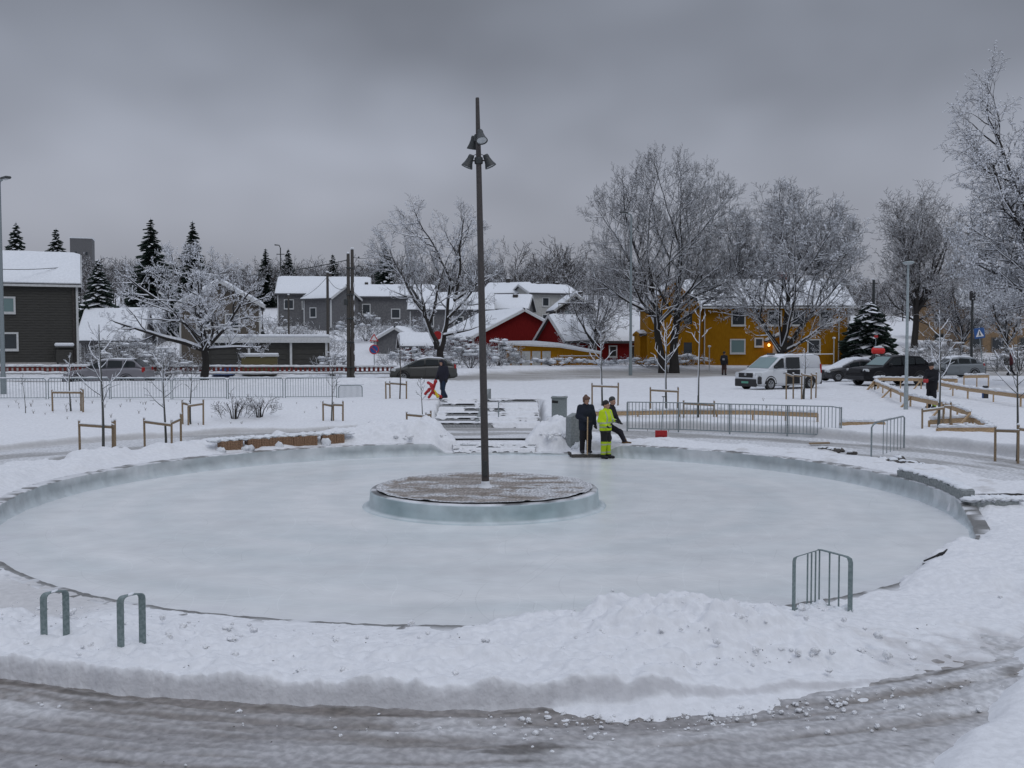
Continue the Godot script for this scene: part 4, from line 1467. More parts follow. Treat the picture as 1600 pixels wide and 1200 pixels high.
func bush(called: String, label: String, place: Vector3, size: Vector3, n: int, seed_: int, set_: Array, scale := 0.9, group := "", caps := 0, turn := 0.0, category := "bush") -> void:
	var t := thing(called, label, category, place, turn, group)
	var r := RandomNumberGenerator.new()
	r.seed = seed_
	var kinds := {}
	for i in n:
		var a := r.randf() * TAU
		var f := sqrt(r.randf())
		var p := Vector3(cos(a) * f * size.x, r.randf() * size.y * 0.75 * (1.0 - 0.55 * f * f), sin(a) * f * size.z)
		var y := Vector3(cos(a) * f * 0.8 + r.randf_range(-0.4, 0.4), 1.0, sin(a) * f * 0.8 + r.randf_range(-0.4, 0.4)).normalized()
		var x := y.cross(Vector3(r.randf_range(-1, 1), 0, r.randf_range(-1, 1)).normalized()).normalized()
		var s := scale * r.randf_range(0.6, 1.1)
		var k := i % set_.size()
		if not kinds.has(k):
			kinds[k] = []
		kinds[k].append(Transform3D(Basis(x, y, x.cross(y)).scaled(Vector3(s, s, s)), p))
	for k in kinds:
		copies("twig_mass", set_[k], kinds[k], t)
	var st := MB.new()
	for i in 7:
		var a := i * 2.4
		var f := 0.25 + 0.5 * (i % 3) / 2.0
		st.tube([Vector3(cos(a) * 0.08, -0.1, sin(a) * 0.08), Vector3(cos(a) * size.x * f * 0.5, size.y * 0.45, sin(a) * size.z * f * 0.5), Vector3(cos(a) * size.x * f, size.y * 0.85, sin(a) * size.z * f)], [0.03, 0.02, 0.01], 5)
	part("stem", st, M.bark, t)
	if caps > 0:
		var sn := MB.new()
		for i in caps:
			var a := r.randf() * TAU
			var f := sqrt(r.randf())
			var rr := r.randf_range(0.10, 0.30)
			sn.blob(Vector3(cos(a) * f * size.x * 0.95, size.y * (1.0 - 0.6 * f * f) * r.randf_range(0.65, 1.05), sin(a) * f * size.z * 0.95), Vector3(rr * 1.3, rr * 0.45, rr), i, 0.3, 4, 7)
		stuff(part("snow", sn, M.cap_snow, t))

func young_tree(label: String, place: Vector3, high: float, crown_from: float, wide: float, seed_: int, snowy: float, stakes: Array, stake_label: String, rad := 0.035, group := "young staked trees", rail := 0.72, pale := false) -> void:
	var t := thing("young_tree", label, "tree", place, 0.0, group)
	var r := RandomNumberGenerator.new()
	r.seed = seed_
	var wood := MB.new()
	var sn := MB.new()
	var b: Material = M.pale_twig if pale else M.young_bark
	var pts := []
	var rs := []
	for i in 9:
		var f := i / 8.0
		pts.append(Vector3(0.03 * sin(f * 4.0 + seed_), high * f - 0.15 * (1.0 - f), 0.03 * cos(f * 5.0 + seed_)))
		rs.append(rad * lerpf(1.0, 0.22, f))
	var s := MB.new()
	s.tube(pts, rs, 9)
	part("trunk", s, b, t)
	var n := int(6 + wide * 7)
	for k in n:
		var f := lerpf(crown_from, 0.97, (k + 0.3) / n)
		var i := mini(int(f * 8), 7)
		var p: Vector3 = pts[i].lerp(pts[i + 1], f * 8 - i)
		var az := k * 2.4 + seed_ + r.randf_range(-0.4, 0.4)
		var len := wide * (1.2 - 0.75 * (f - crown_from) / (1.0 - crown_from)) * r.randf_range(0.7, 1.15)
		var d := Vector3(cos(az), 0.55, sin(az)).normalized()
		var bp := [p]
		var br := [rad * 0.42 * (1.2 - f)]
		for q in 4:
			d = (d + Vector3(r.randf_range(-0.18, 0.18), 0.22, r.randf_range(-0.18, 0.18))).normalized()
			bp.append(bp[q] + d * len / 4.0)
			br.append(maxf(br[0] * (1.0 - 0.2 * (q + 1)), 0.006))
			if q >= 1:
				var sd := d.cross(Vector3(r.randf_range(-1, 1), r.randf_range(-1, 1), r.randf_range(-1, 1))).normalized()
				var e: Vector3 = bp[q + 1] + (d + sd * 0.9).normalized() * len * r.randf_range(0.2, 0.4)
				wood.tube([bp[q + 1], e], [0.006, 0.004], 4, false)
				if r.randf() < snowy:
					sn.tube([bp[q + 1] + Vector3.UP * 0.011, e + Vector3.UP * 0.009], [0.009, 0.006], 4, false)
		wood.tube(bp, br, 5, false)
		for q in 4:
			if r.randf() < snowy:
				var up := Vector3.UP * ((br[q] as float) + 0.010)
				sn.tube([bp[q] + up, bp[q + 1] + up * 0.9], [0.016, 0.012], 5, false)
	if snowy > 0.3:
		for i in 6:
			sn.tube([pts[i + 2] + Vector3(-rs[i + 2] * 0.8, 0, 0.01), pts[i + 3] + Vector3(-rs[i + 3] * 0.8, 0, 0.01)], [rs[i + 2] * 0.5, rs[i + 3] * 0.5], 5, false)
	part("crown", wood, b, t)
	if not sn.v.is_empty():
		part("snow", sn, M.twig_snow, t)
	if stakes.is_empty():
		return
	# stakes: [dx, dz, height] round the tree
	var k := thing("tree_support", stake_label, "tree support", place, 0.0, "stakes round the young trees")
	var snow2 := MB.new()
	for q in stakes:
		s = MB.new()
		s.tube([Vector3(0, -0.3, 0), Vector3(q[0] * 0.02, q[2], 0)], [0.036, 0.033], 8)
		part("stake", s, M.stake_wood, k, Transform3D(Basis(), Vector3(q[0], 0, q[1])))
		snow2.blob(Vector3(q[0] * 1.02, q[2] + 0.015, q[1]), Vector3(0.045, 0.035, 0.045), int(q[0] * 10), 0.15, 4, 7)
	for i in stakes.size() - 1:
		var a := Vector3(stakes[i][0], stakes[i][2] * (rail + 0.16), stakes[i][1] + 0.04)
		var e := Vector3(stakes[i + 1][0], stakes[i + 1][2] * (rail + 0.10), stakes[i + 1][1] + 0.04)
		s = MB.new()
		s.beam(a, e, 0.03, 0.07, 0.005)
		part("crossbar", s, M.stake_wood, k)
		snow2.beam(a + Vector3.UP * 0.05, e + Vector3.UP * 0.05, 0.045, 0.035, 0.012)
	part("snow", snow2, M.cap_snow, k)

func trees() -> void:
	var snowy := []
	var mixed := []
	var bare := []
	var pale := []
	for i in 4:
		snowy.append(twig_cluster(10 + i, 0.9, 0.011, 0.3, M.twig, 0.25))
		mixed.append(twig_cluster(20 + i, 0.4, 0.013, 0.1, M.twig))
		bare.append(twig_cluster(30 + i, 0.15, 0.013, 0.0, M.twig))
		pale.append(twig_cluster(40 + i, 0.3, 0.013, 0.3, M.pale_twig))
	var clumpy := []
	for i in 4:
		clumpy.append(twig_cluster(60 + i, 0.25, 0.011, 0.25, M.twig, 0.3))
	var far := []
	for i in 3:
		far.append(twig_cluster(50 + i, 0.10, 0.014, -0.2, M.far_twig))

	# left: the broad snowy tree by the roadside
	var p := gat(322, 61.5)
	tree("snowy_tree", "broad low tree with snow on every branch at the left roadside", "tree", p, {"seed": 4, "centre": Vector3(-0.9, 4.3, 0), "size": Vector3(4.6, 3.7, 3.6), "stems": [[Vector3(0, -0.4, 0), Vector3(-0.1, 2.3, 0), 0.26, 3, 0.9]], "twigs": snowy, "twig_size": 0.55, "snowy": 1.3, "low": 0.2, "up": [0.1, 0.0, 0.02, 0.1], "wiggle": [0.1, 0.2, 0.26, 0.3], "longest": [20.0, 20.0, 3.0, 1.1], "gap": [0.8, 0.58, 0.5, 0.3], "twig_gap": 0.85,
		"limbs": [[Vector3(-0.1, 2.1, 0), Vector3(-1.0, 0.42, 0.2), 0.16], [Vector3(-0.1, 2.3, 0), Vector3(-0.62, 0.9, 0.1), 0.15], [Vector3(0, 2.35, 0), Vector3(-0.25, 1.0, -0.3), 0.14], [Vector3(0, 2.2, 0), Vector3(0.75, 0.75, 0.2), 0.15], [Vector3(-0.05, 2.1, 0), Vector3(0.95, 0.2, -0.3), 0.11], [Vector3(0, 2.3, 0), Vector3(0.2, 0.9, 0.6), 0.12]]})
	# centre: the tree with two great limbs, beside the mast
	p = gat(687, 70.0)
	tree("snowy_tree", "snow-laden tree with a leaning left limb and round top, just left of the mast", "tree", p, {"seed": 8, "centre": Vector3(-0.45, 7.6, 0), "size": Vector3(4.4, 4.2, 3.6), "stems": [[Vector3(0, -0.4, 0), Vector3(0.05, 2.2, 0), 0.30, 0, 0.9]], "twigs": [mixed[0], snowy[1], mixed[2], snowy[3]], "twig_size": 0.7, "snowy": 1.6, "low": 0.3, "up": [0.1, 0.04, 0.05, 0.2], "longest": [20.0, 20.0, 2.8, 1.4], "gap": [0.8, 0.6, 0.55, 0.3], "twig_gap": 1.1,
		"limbs": [[Vector3(-0.05, 2.1, 0), Vector3(-0.42, 1.0, 0.1), 0.24, 3.5], [Vector3(0.1, 2.1, 0), Vector3(0.30, 1.0, -0.1), 0.22, 5.0], [Vector3(-0.9, 4.4, 0.1), Vector3(-0.95, 0.85, 0.2), 0.14, 4.6], [Vector3(-1.1, 4.8, 0.1), Vector3(-0.5, 1.0, -0.2), 0.13, 4.0], [Vector3(0.6, 4.2, 0), Vector3(0.9, 0.75, 0.2), 0.13], [Vector3(1.1, 5.8, 0), Vector3(0.1, 1.0, 0.1), 0.15], [Vector3(1.0, 5.4, 0), Vector3(0.8, 0.6, -0.4), 0.12], [Vector3(1.0, 6.0, -0.2), Vector3(-0.6, 1.0, 0.2), 0.11], [Vector3(0.3, 3.0, 0.1), Vector3(1.0, 0.25, 0.3), 0.09, 2.6], [Vector3(-0.7, 3.8, 0), Vector3(0.3, 1.0, 0.3), 0.12, 4.5]]})
	# the tallest, left of the yellow house
	p = gat(1045, 86.0)
	tree("tall_tree", "tallest bare tree with two dark trunks and a wide fan-shaped crown", "tree", p, {"seed": 21, "centre": Vector3(-0.4, 10.9, 0), "size": Vector3(7.2, 7.3, 5.6), "limb_rad": 0.38, "stems": [[Vector3(-0.5, -0.4, 0), Vector3(-1.1, 5.0, 0.2), 0.34, 6, 1.5, Vector3(-0.22, 0, 0)], [Vector3(0.4, -0.4, 0.1), Vector3(0.7, 5.8, -0.2), 0.38, 6, 1.5, Vector3(0.14, 0, 0)], [Vector3(0.7, 5.6, -0.2), Vector3(0.9, 9.5, -0.2), 0.24, 4, 1.1], [Vector3(-1.05, 4.9, 0.2), Vector3(-1.7, 8.5, 0.2), 0.22, 4, 1.1]], "twigs": [bare[0], mixed[1], mixed[2], mixed[3]], "twig_size": 0.85, "snowy": 1.45, "low": 0.2, "up": [0.1, 0.03, 0.05, 0.25], "wiggle": [0.1, 0.16, 0.24, 0.3], "longest": [20.0, 20.0, 4.2, 2.0], "gap": [0.8, 0.78, 0.62, 0.3], "twig_gap": 1.3, "spread": 0.95,
		"limbs": [[Vector3(-1.0, 4.6, 0), Vector3(-1.0, 0.55, 0.2), 0.14], [Vector3(-0.9, 3.4, 0), Vector3(-1.0, 0.22, -0.4), 0.11], [Vector3(0.6, 4.2, 0), Vector3(1.0, 0.6, 0.3), 0.13], [Vector3(-1.0, 4.9, 0), Vector3(-0.7, 1.0, 0.3), 0.14], [Vector3(0.5, 3.2, 0), Vector3(1.0, 0.2, 0.6), 0.09]]})
	# the many-stemmed tree behind the van
	p = gat(1222, 84.0)
	tree("tall_tree", "wide bare tree forking low behind the white van in front of the yellow house", "tree", p, {"seed": 33, "centre": Vector3(-0.1, 8.4, 0), "size": Vector3(6.5, 6.7, 5.2), "limb_rad": 0.42, "stems": [[Vector3(0, -0.4, 0), Vector3(-0.1, 2.2, 0), 0.36, 2, 0.4], [Vector3(-0.1, 1.6, 0), Vector3(-2.2, 5.0, 0.2), 0.21, 5, 1.0, Vector3(-0.5, 0, 0)], [Vector3(0.1, 1.8, 0), Vector3(0.5, 6.6, -0.2), 0.24, 5, 1.0, Vector3(0.05, 0, 0)], [Vector3(0.15, 1.8, 0), Vector3(2.5, 5.2, 0.2), 0.19, 5, 1.0, Vector3(0.4, 0, 0)]], "twigs": [mixed[0], snowy[1], mixed[2], mixed[3]], "twig_size": 0.9, "snowy": 1.7, "low": 0.15, "up": [0.1, 0.025, 0.04, 0.2], "wiggle": [0.1, 0.16, 0.24, 0.3], "longest": [20.0, 20.0, 3.6, 1.8], "gap": [0.8, 0.62, 0.58, 0.3], "twig_gap": 1.1, "spread": 0.95,
		"limbs": [[Vector3(0, 1.6, 0), Vector3(-1.0, 0.55, 0.5), 0.13], [Vector3(0, 1.7, 0), Vector3(1.0, 0.6, 0.5), 0.13], [Vector3(0.1, 1.4, 0), Vector3(1.0, 0.32, 0.6), 0.09]]})
	# fine-twigged grey tree further off on the right
	p = gat(1428, 122.0)
	tree("grey_tree", "grey fine-twigged bare tree standing far behind the black car", "tree", p, {"seed": 41, "centre": Vector3(0, 10.0, 0), "size": Vector3(5.9, 9.0, 5.0), "stems": [[Vector3(0, -1.4, 0), Vector3(0.1, 5.5, 0), 0.42, 8, 0.6]], "twigs": pale, "twig_size": 1.5, "snowy": 0.25, "low": 0.05, "up": [0.1, 0.09, 0.08, 0.1], "longest": [20.0, 20.0, 4.0, 2.2], "gap": [0.8, 0.9, 0.8, 0.3], "twig_gap": 1.2,
		"limbs": [[Vector3(0, 3.2, 0), Vector3(-1.0, 0.6, 0.2), 0.13], [Vector3(0, 3.0, 0), Vector3(1.0, 0.6, 0.2), 0.13]]})
	# the great snowy tree cut by the right edge
	p = gat(1655, 60.0)
	tree("snowy_tree", "great tree with clumps of snow on drooping twigs at the right edge", "tree", p, {"seed": 57, "centre": Vector3(0.0, 12.2, 0), "size": Vector3(6.5, 10.6, 5.2), "stems": [[Vector3(0, -0.4, 0), Vector3(-0.1, 6.0, 0), 0.46, 7, 0.8]], "twigs": clumpy, "twig_size": 0.95, "snowy": 1.2, "low": 0.12, "up": [0.1, 0.04, 0.03, 0.0], "longest": [20.0, 20.0, 3.6, 1.7], "gap": [0.8, 0.62, 0.52, 0.3], "twig_gap": 0.6,
		"limbs": [[Vector3(0, 4.0, 0), Vector3(-1.0, 0.35, 0.2), 0.15], [Vector3(0, 5.0, 0), Vector3(-1.0, 0.6, 0.3), 0.16], [Vector3(-0.1, 5.6, 0), Vector3(-0.8, 1.0, 0.1), 0.17], [Vector3(0, 4.6, 0), Vector3(-0.8, 0.5, -0.4), 0.13]]})
	# two more behind
	p = gat(1545, 150.0)
	tree("grey_tree", "hazy bare tree in front of the tan house near the right edge", "tree", p, {"seed": 61, "centre": Vector3(0, 6.2, 0), "size": Vector3(6.0, 5.2, 4.0), "stems": [[Vector3(0, -1.4, 0), Vector3(0, 3.0, 0), 0.30, 7, 0.9]], "twigs": pale, "twig_size": 1.7, "snowy": 0.9, "low": 0.05, "longest": [20.0, 20.0, 3.0, 2.0], "gap": [0.8, 1.2, 1.1, 0.3], "twig_gap": 0.9})
	p = gat(1503, 104.0)
	tree("grey_tree", "bare snowy tree before the tan house, right of the pale lamp post", "tree", p, {"seed": 73, "centre": Vector3(0, 5.6, 0), "size": Vector3(4.4, 5.0, 3.0), "stems": [[Vector3(0, -0.6, 0), Vector3(0, 2.4, 0), 0.2, 7, 0.9]], "twigs": mixed, "twig_size": 1.1, "snowy": 1.0, "low": 0.05, "longest": [20.0, 20.0, 2.6, 1.5], "gap": [0.8, 0.8, 0.75, 0.3], "twig_gap": 0.9})
	p = gat(1572, 98.0)
	tree("grey_tree", "snowy bare tree before the brown house at the right edge", "tree", p, {"seed": 79, "centre": Vector3(0, 6.0, 0), "size": Vector3(4.6, 5.4, 3.0), "stems": [[Vector3(0, -0.6, 0), Vector3(0, 2.6, 0), 0.22, 7, 0.9]], "twigs": snowy, "twig_size": 1.1, "snowy": 1.1, "low": 0.05, "longest": [20.0, 20.0, 2.6, 1.5], "gap": [0.8, 0.8, 0.75, 0.3], "twig_gap": 0.9})
	p = gat(1165, 128.0)
	tree("grey_tree", "grey bare tree rising behind the yellow house between the two tall trees", "tree", p, {"seed": 67, "centre": Vector3(0, 8.0, 0), "size": Vector3(6.5, 6.4, 4.0), "stems": [[Vector3(0, -1.4, 0), Vector3(0, 4.0, 0), 0.32, 7, 0.9]], "twigs": pale, "twig_size": 1.7, "snowy": 0.5, "low": 0.05, "longest": [20.0, 20.0, 3.4, 2.0], "gap": [0.8, 1.2, 1.1, 0.3], "twig_gap": 0.9})
	p = gat(928, 104.0)
	tree("grey_tree", "low bare tree with snowy twigs in front of the dark timber house", "tree", p, {"seed": 71, "centre": Vector3(0, 5.0, 0), "size": Vector3(3.9, 4.6, 3.0), "stems": [[Vector3(0, -0.6, 0), Vector3(0, 2.2, 0), 0.2, 7, 0.8]], "twigs": mixed, "twig_size": 1.1, "snowy": 0.9, "low": 0.05, "longest": [20.0, 20.0, 2.4, 1.4], "gap": [0.8, 0.9, 0.8, 0.3], "twig_gap": 0.8})

	# spruces
	spruce("tall dark spruce with a narrow top, left of the broad snowy tree", gat(239, 132.0), 15.8, 4.2, 0.25, 1, 60)
	spruce("slimmer dark spruce standing right of the tall one", gat(304, 138.0), 15.6, 3.6, 0.25, 2, 57)
	spruce("spruce peeping over the right part of the grey house's roof", gat(92, 128.0), 14.4, 3.8, 0.6, 3, 54)
	spruce("spruce behind a bare tree over the grey house's roof at the left edge", gat(30, 122.0), 15.0, 4.0, 0.5, 4, 54)
	spruce("snow-hung spruce standing just right of the grey house's gable", gat(157, 104.0), 10.6, 3.2, 0.95, 5, 45)
	spruce("far spruce behind the utility pole's left side above the grey roofs", gat(521, 205.0), 11.0, 3.0, 0.3, 6, 36)
	spruce("far dark pine showing through the tree left of the mast", gat(603, 190.0), 13.0, 3.6, 0.2, 7, 36)
	spruce("far spruce left of the antenna above the brown house", gat(417, 205.0), 12.0, 3.0, 0.3, 8, 36)
	spruce("far spruce right of the antenna above the brown house", gat(452, 208.0), 12.0, 2.8, 0.3, 9, 36)
	spruce("wide bushy conifer heaped with snow at the right end of the yellow house", gat(1357, 94.0), 6.2, 2.7, 1.0, 10, 51, 0.42)
	spruce("small snowy conifer beside the brown house's right wall", gat(409, 92.0), 3.4, 1.2, 1.0, 11, 27)

	# the wooded hillside: too many to count
	var where := [[], [], []]
	var trunks := []
	for i in 640:
		var z := rng.randf_range(-330.0, -172.0)
		var x := rng.randf_range(-130.0, 150.0)
		if x > 40.0 and z > -215.0:
			continue
		if z > -186.0 and x > -60.0 and x < 24.0:
			continue
		var y := GH(x, z)
		var hgt := rng.randf_range(5.5, 9.5) * (1.5 if x > 0.0 and x < 16.0 and z < -205.0 and z > -245.0 else 1.0)
		trunks.append(Transform3D(Basis.from_scale(Vector3(1, hgt * 0.8, 1)), Vector3(x, y, z)))
		for k in 34:
			var f := rng.randf()
			var a := rng.randf() * TAU
			var w := sqrt(rng.randf()) * hgt * 0.26
			var yy := Vector3(cos(a) * 0.6, 1.0, sin(a) * 0.6).normalized()
			var xx := yy.cross(Vector3(cos(a * 3.0), 0.0, sin(a * 3.0))).normalized()
			var s := hgt * rng.randf_range(0.22, 0.42)
			where[k % 3].append(Transform3D(Basis(xx, yy, xx.cross(yy)).scaled(Vector3(s, s, s)), Vector3(x + cos(a) * w, y + hgt * (0.12 + 0.66 * f), z + sin(a) * w)))
	var wood := thing("hillside_wood", "grey leafless wood covering the hillside behind the houses", "wood")
	stuff(wood)
	for k in 3:
		copies("crown", far[k], where[k], wood)
	var tr := MB.new()
	tr.tube([Vector3(0, -0.2, 0), Vector3(0.0, 1, 0)], [0.16, 0.05], 5)
	var tm := tr.surface()
	tm.surface_set_material(0, M.far_twig)
	copies("trunk", tm, trunks, wood)

	# bushes, hedges
	bush("bare_bush", "large grey leafless bush behind the silver car", gat(190, 70.0), Vector3(2.4, 2.6, 1.6), 170, 1, pale, 1.0, "", 30)
	bush("bare_bush", "grey bush between the silver car's tail and the broad snowy tree", gat(258, 69.0), Vector3(2.6, 2.2, 1.5), 170, 2, pale, 0.95, "", 30)
	bush("snowy_bush", "snow-covered bush at the foot of the double utility pole", gat(520, 74.0), Vector3(1.4, 1.9, 1.2), 90, 3, mixed, 0.8, "", 26)
	bush("snowy_bush", "snow-covered bush right behind the dark car", gat(735, 86.0), Vector3(3.2, 2.0, 1.5), 190, 4, mixed, 0.85, "", 60)
	bush("snowy_bush", "snow-heaped hedge behind the roof of the dark car", gat(655, 84.0), Vector3(3.4, 1.7, 1.2), 170, 5, mixed, 0.8, "", 60)
	bush("snowy_bush", "rounded snowy bush at the left end of the yellow garage", gat(779, 93.0), Vector3(2.0, 2.5, 1.5), 150, 6, mixed, 0.9, "", 50)
	bush("snowy_hedge", "low snow-capped hedge along the road in front of the yellow garage", gat(868, 93.0), Vector3(6.0, 0.7, 0.8), 190, 7, mixed, 0.55, "", 90, 0.0, "hedge")
	bush("snowy_hedge", "low snow-capped hedge in front of the tallest tree", gat(1010, 92.0), Vector3(4.6, 0.8, 0.8), 150, 8, mixed, 0.55, "", 60, 0.0, "hedge")
	bush("snowy_hedge", "low hedge at the left corner of the yellow house", gat(1070, 94.0), Vector3(2.6, 1.1, 0.8), 90, 9, mixed, 0.6, "", 40, 0.0, "hedge")
	bush("snowy_bush", "pale bush below the terraced grey houses", gat(640, 118.0), Vector3(4.0, 3.4, 2.0), 190, 10, mixed, 1.3, "", 60)
	bush("bare_bush", "brownish bush on the slope left of the double utility pole", gat(480, 112.0), Vector3(4.0, 3.0, 2.0), 170, 11, pale, 1.3, "", 20)
	bush("snowy_bush", "bush on the slope right of the brown house", gat(440, 124.0), Vector3(4.2, 3.6, 2.0), 170, 12, pale, 1.4, "", 40)
	bush("snowy_bush", "pale snowy bush in front of the grey row of houses", gat(572, 126.0), Vector3(4.0, 3.6, 2.0), 190, 13, mixed, 1.3, "", 60)
	bush("snowy_bush", "snowy bush below the snow-covered roof right of the grey house", gat(205, 84.0), Vector3(4.0, 2.6, 1.5), 200, 14, mixed, 1.1, "", 70)
	bush("snowy_bush", "snow-covered bush at the left of the red gabled house", gat(712, 100.0), Vector3(2.6, 3.2, 1.5), 170, 15, mixed, 1.1, "", 60)
	bush("snowy_bush", "brown-twigged bush beyond the blue crossing sign", gat(1470, 96.0), Vector3(3.4, 2.8, 1.5), 170, 16, pale, 1.2, "", 50)
	bush("snowy_bush", "snowy bush under the great tree at the right edge", gat(1592, 92.0), Vector3(3.0, 2.4, 1.5), 150, 17, mixed, 1.1, "", 50)
	bush("bare_shrub", "left of the two bare upright shrubs in the left snow field", gat(366, 38.6), Vector3(0.62, 0.75, 0.5), 30, 18, bare, 0.62, "bare shrubs in the snow field", 0, 0.0, "shrub")
	bush("bare_shrub", "right of the two bare upright shrubs in the left snow field", gat(405, 39.2), Vector3(0.5, 0.66, 0.45), 20, 19, bare, 0.6, "bare shrubs in the snow field", 0, 0.0, "shrub")

	# young trees and their stakes, front to back
	var left := xat(160, 29.1)
	young_tree("snowy young tree nearest the rink at the far left, between three stakes", Vector3(left, 0.36, -29.1), 3.7, 0.40, 0.85, 1, 0.95, [[-0.62, 0.05, 0.95], [0.24, -0.15, 0.92], [0.40, 0.1, 0.98]], "stakes of the young tree nearest the rink at the far left", 0.045)
	young_tree("second young tree from the left on the bank, snow on its forked top", Vector3(xat(258, 31.0), 0.38, -31.0), 2.9, 0.42, 0.75, 2, 0.8, [[-0.6, 0.05, 0.86], [0.24, 0.12, 0.80], [0.40, -0.25, 0.98]], "stakes of the second young tree from the left on the bank", 0.04)
	young_tree("slim young tree in the snow field in front of the silver car", gat(111, 37.7), 2.2, 0.5, 0.35, 3, 0.8, [[-0.62, 0.1, 0.82], [0.34, -0.1, 0.86], [0.50, 0.1, 0.84]], "stakes of the slim young tree in front of the silver car", 0.035)
	young_tree("slim dark young tree left of the two bare shrubs", gat(299, 37.2), 2.0, 0.55, 0.35, 4, 0.2, [[-0.28, 0.1, 0.90], [-0.10, -0.2, 0.86], [-0.04, 0.2, 0.78], [0.44, 0.0, 0.92]], "stakes of the slim young tree left of the bare shrubs", 0.032)
	young_tree("thin young tree standing alone left of the double utility pole", gat(519, 39.0), 2.3, 0.5, 0.4, 5, 0.15, [[-0.32, 0.1, 0.85], [0.02, -0.15, 0.80], [0.42, 0.05, 0.86]], "stakes of the thin young tree left of the utility pole", 0.028)
	young_tree("pale brown young tree in front of the dark car's bonnet", gat(625, 45.5), 2.9, 0.5, 0.4, 6, 0.3, [[-0.62, 0.0, 0.80], [-0.50, -0.5, 0.8], [0.30, 0.1, 0.82]], "stakes of the young tree before the dark car's bonnet", 0.035, "young staked trees", 0.72, true)
	young_tree("crooked thin young tree left of the steps", gat(659, 36.4), 2.0, 0.6, 0.3, 7, 0.2, [[-0.52, 0.05, 0.72], [0.16, 0.1, 0.70], [0.30, -0.2, 0.76]], "stakes of the crooked young tree left of the steps", 0.025)
	young_tree("young tree with a snowy round crown in front of the yellow garage", gat(940, 42.6), 3.3, 0.45, 0.85, 8, 0.9, [[-0.40, 0.05, 0.98], [0.68, 0.0, 1.0]], "pair of stakes under the young tree with the round crown", 0.045)
	young_tree("young tree whose snowy forks stand before the tallest tree's trunks", gat(1041, 41.0), 3.6, 0.45, 1.0, 9, 0.95, [[-0.64, 0.05, 1.0], [0.46, 0.0, 1.0]], "pair of stakes under the young tree before the tallest tree", 0.05)
	young_tree("tall straight young tree with snow stuck to its stem, left of the van", gat(1092, 38.4), 4.9, 0.62, 0.55, 10, 0.9, [[-0.58, 0.05, 0.92], [0.56, 0.0, 0.90]], "pair of stakes under the straight young tree left of the van", 0.045)
	young_tree("young tree with its trunk wrapped, hemmed in by five stakes before the van", gat(1256, 46.2), 2.3, 0.55, 0.3, 11, 0.9, [[-0.86, 0.2, 1.22], [-0.38, -0.4, 1.15], [-0.14, 0.1, 1.2], [0.26, 0.2, 1.2], [0.68, -0.5, 1.2]], "five snow-topped stakes crowded round the wrapped young tree", 0.06, "young staked trees", 0.76)
	young_tree("leafless young tree right of the man in black, with upright twigs", gat(1466, 34.3), 4.0, 0.42, 0.85, 12, 0.75, [[-0.62, 0.2, 0.70], [0.16, 0.0, 0.85], [0.42, -0.05, 0.90]], "stakes of the young tree right of the man in black", 0.05)
	young_tree("bare young tree cut by the right edge beyond two stakes", Vector3(xat(1588, 27.4), 0.42, -27.4), 3.2, 0.52, 1.0, 13, 0.25, [[-0.52, -0.1, 0.85], [-0.20, 0.5, 0.95], [0.5, 0.1, 0.9]], "stakes of the bare young tree at the right edge", 0.04)
	young_tree("thin bare stick of a sapling at the far left of the snow field", gat(39, 36.5), 1.5, 0.7, 0.12, 14, 0.2, [], "", 0.016, "")

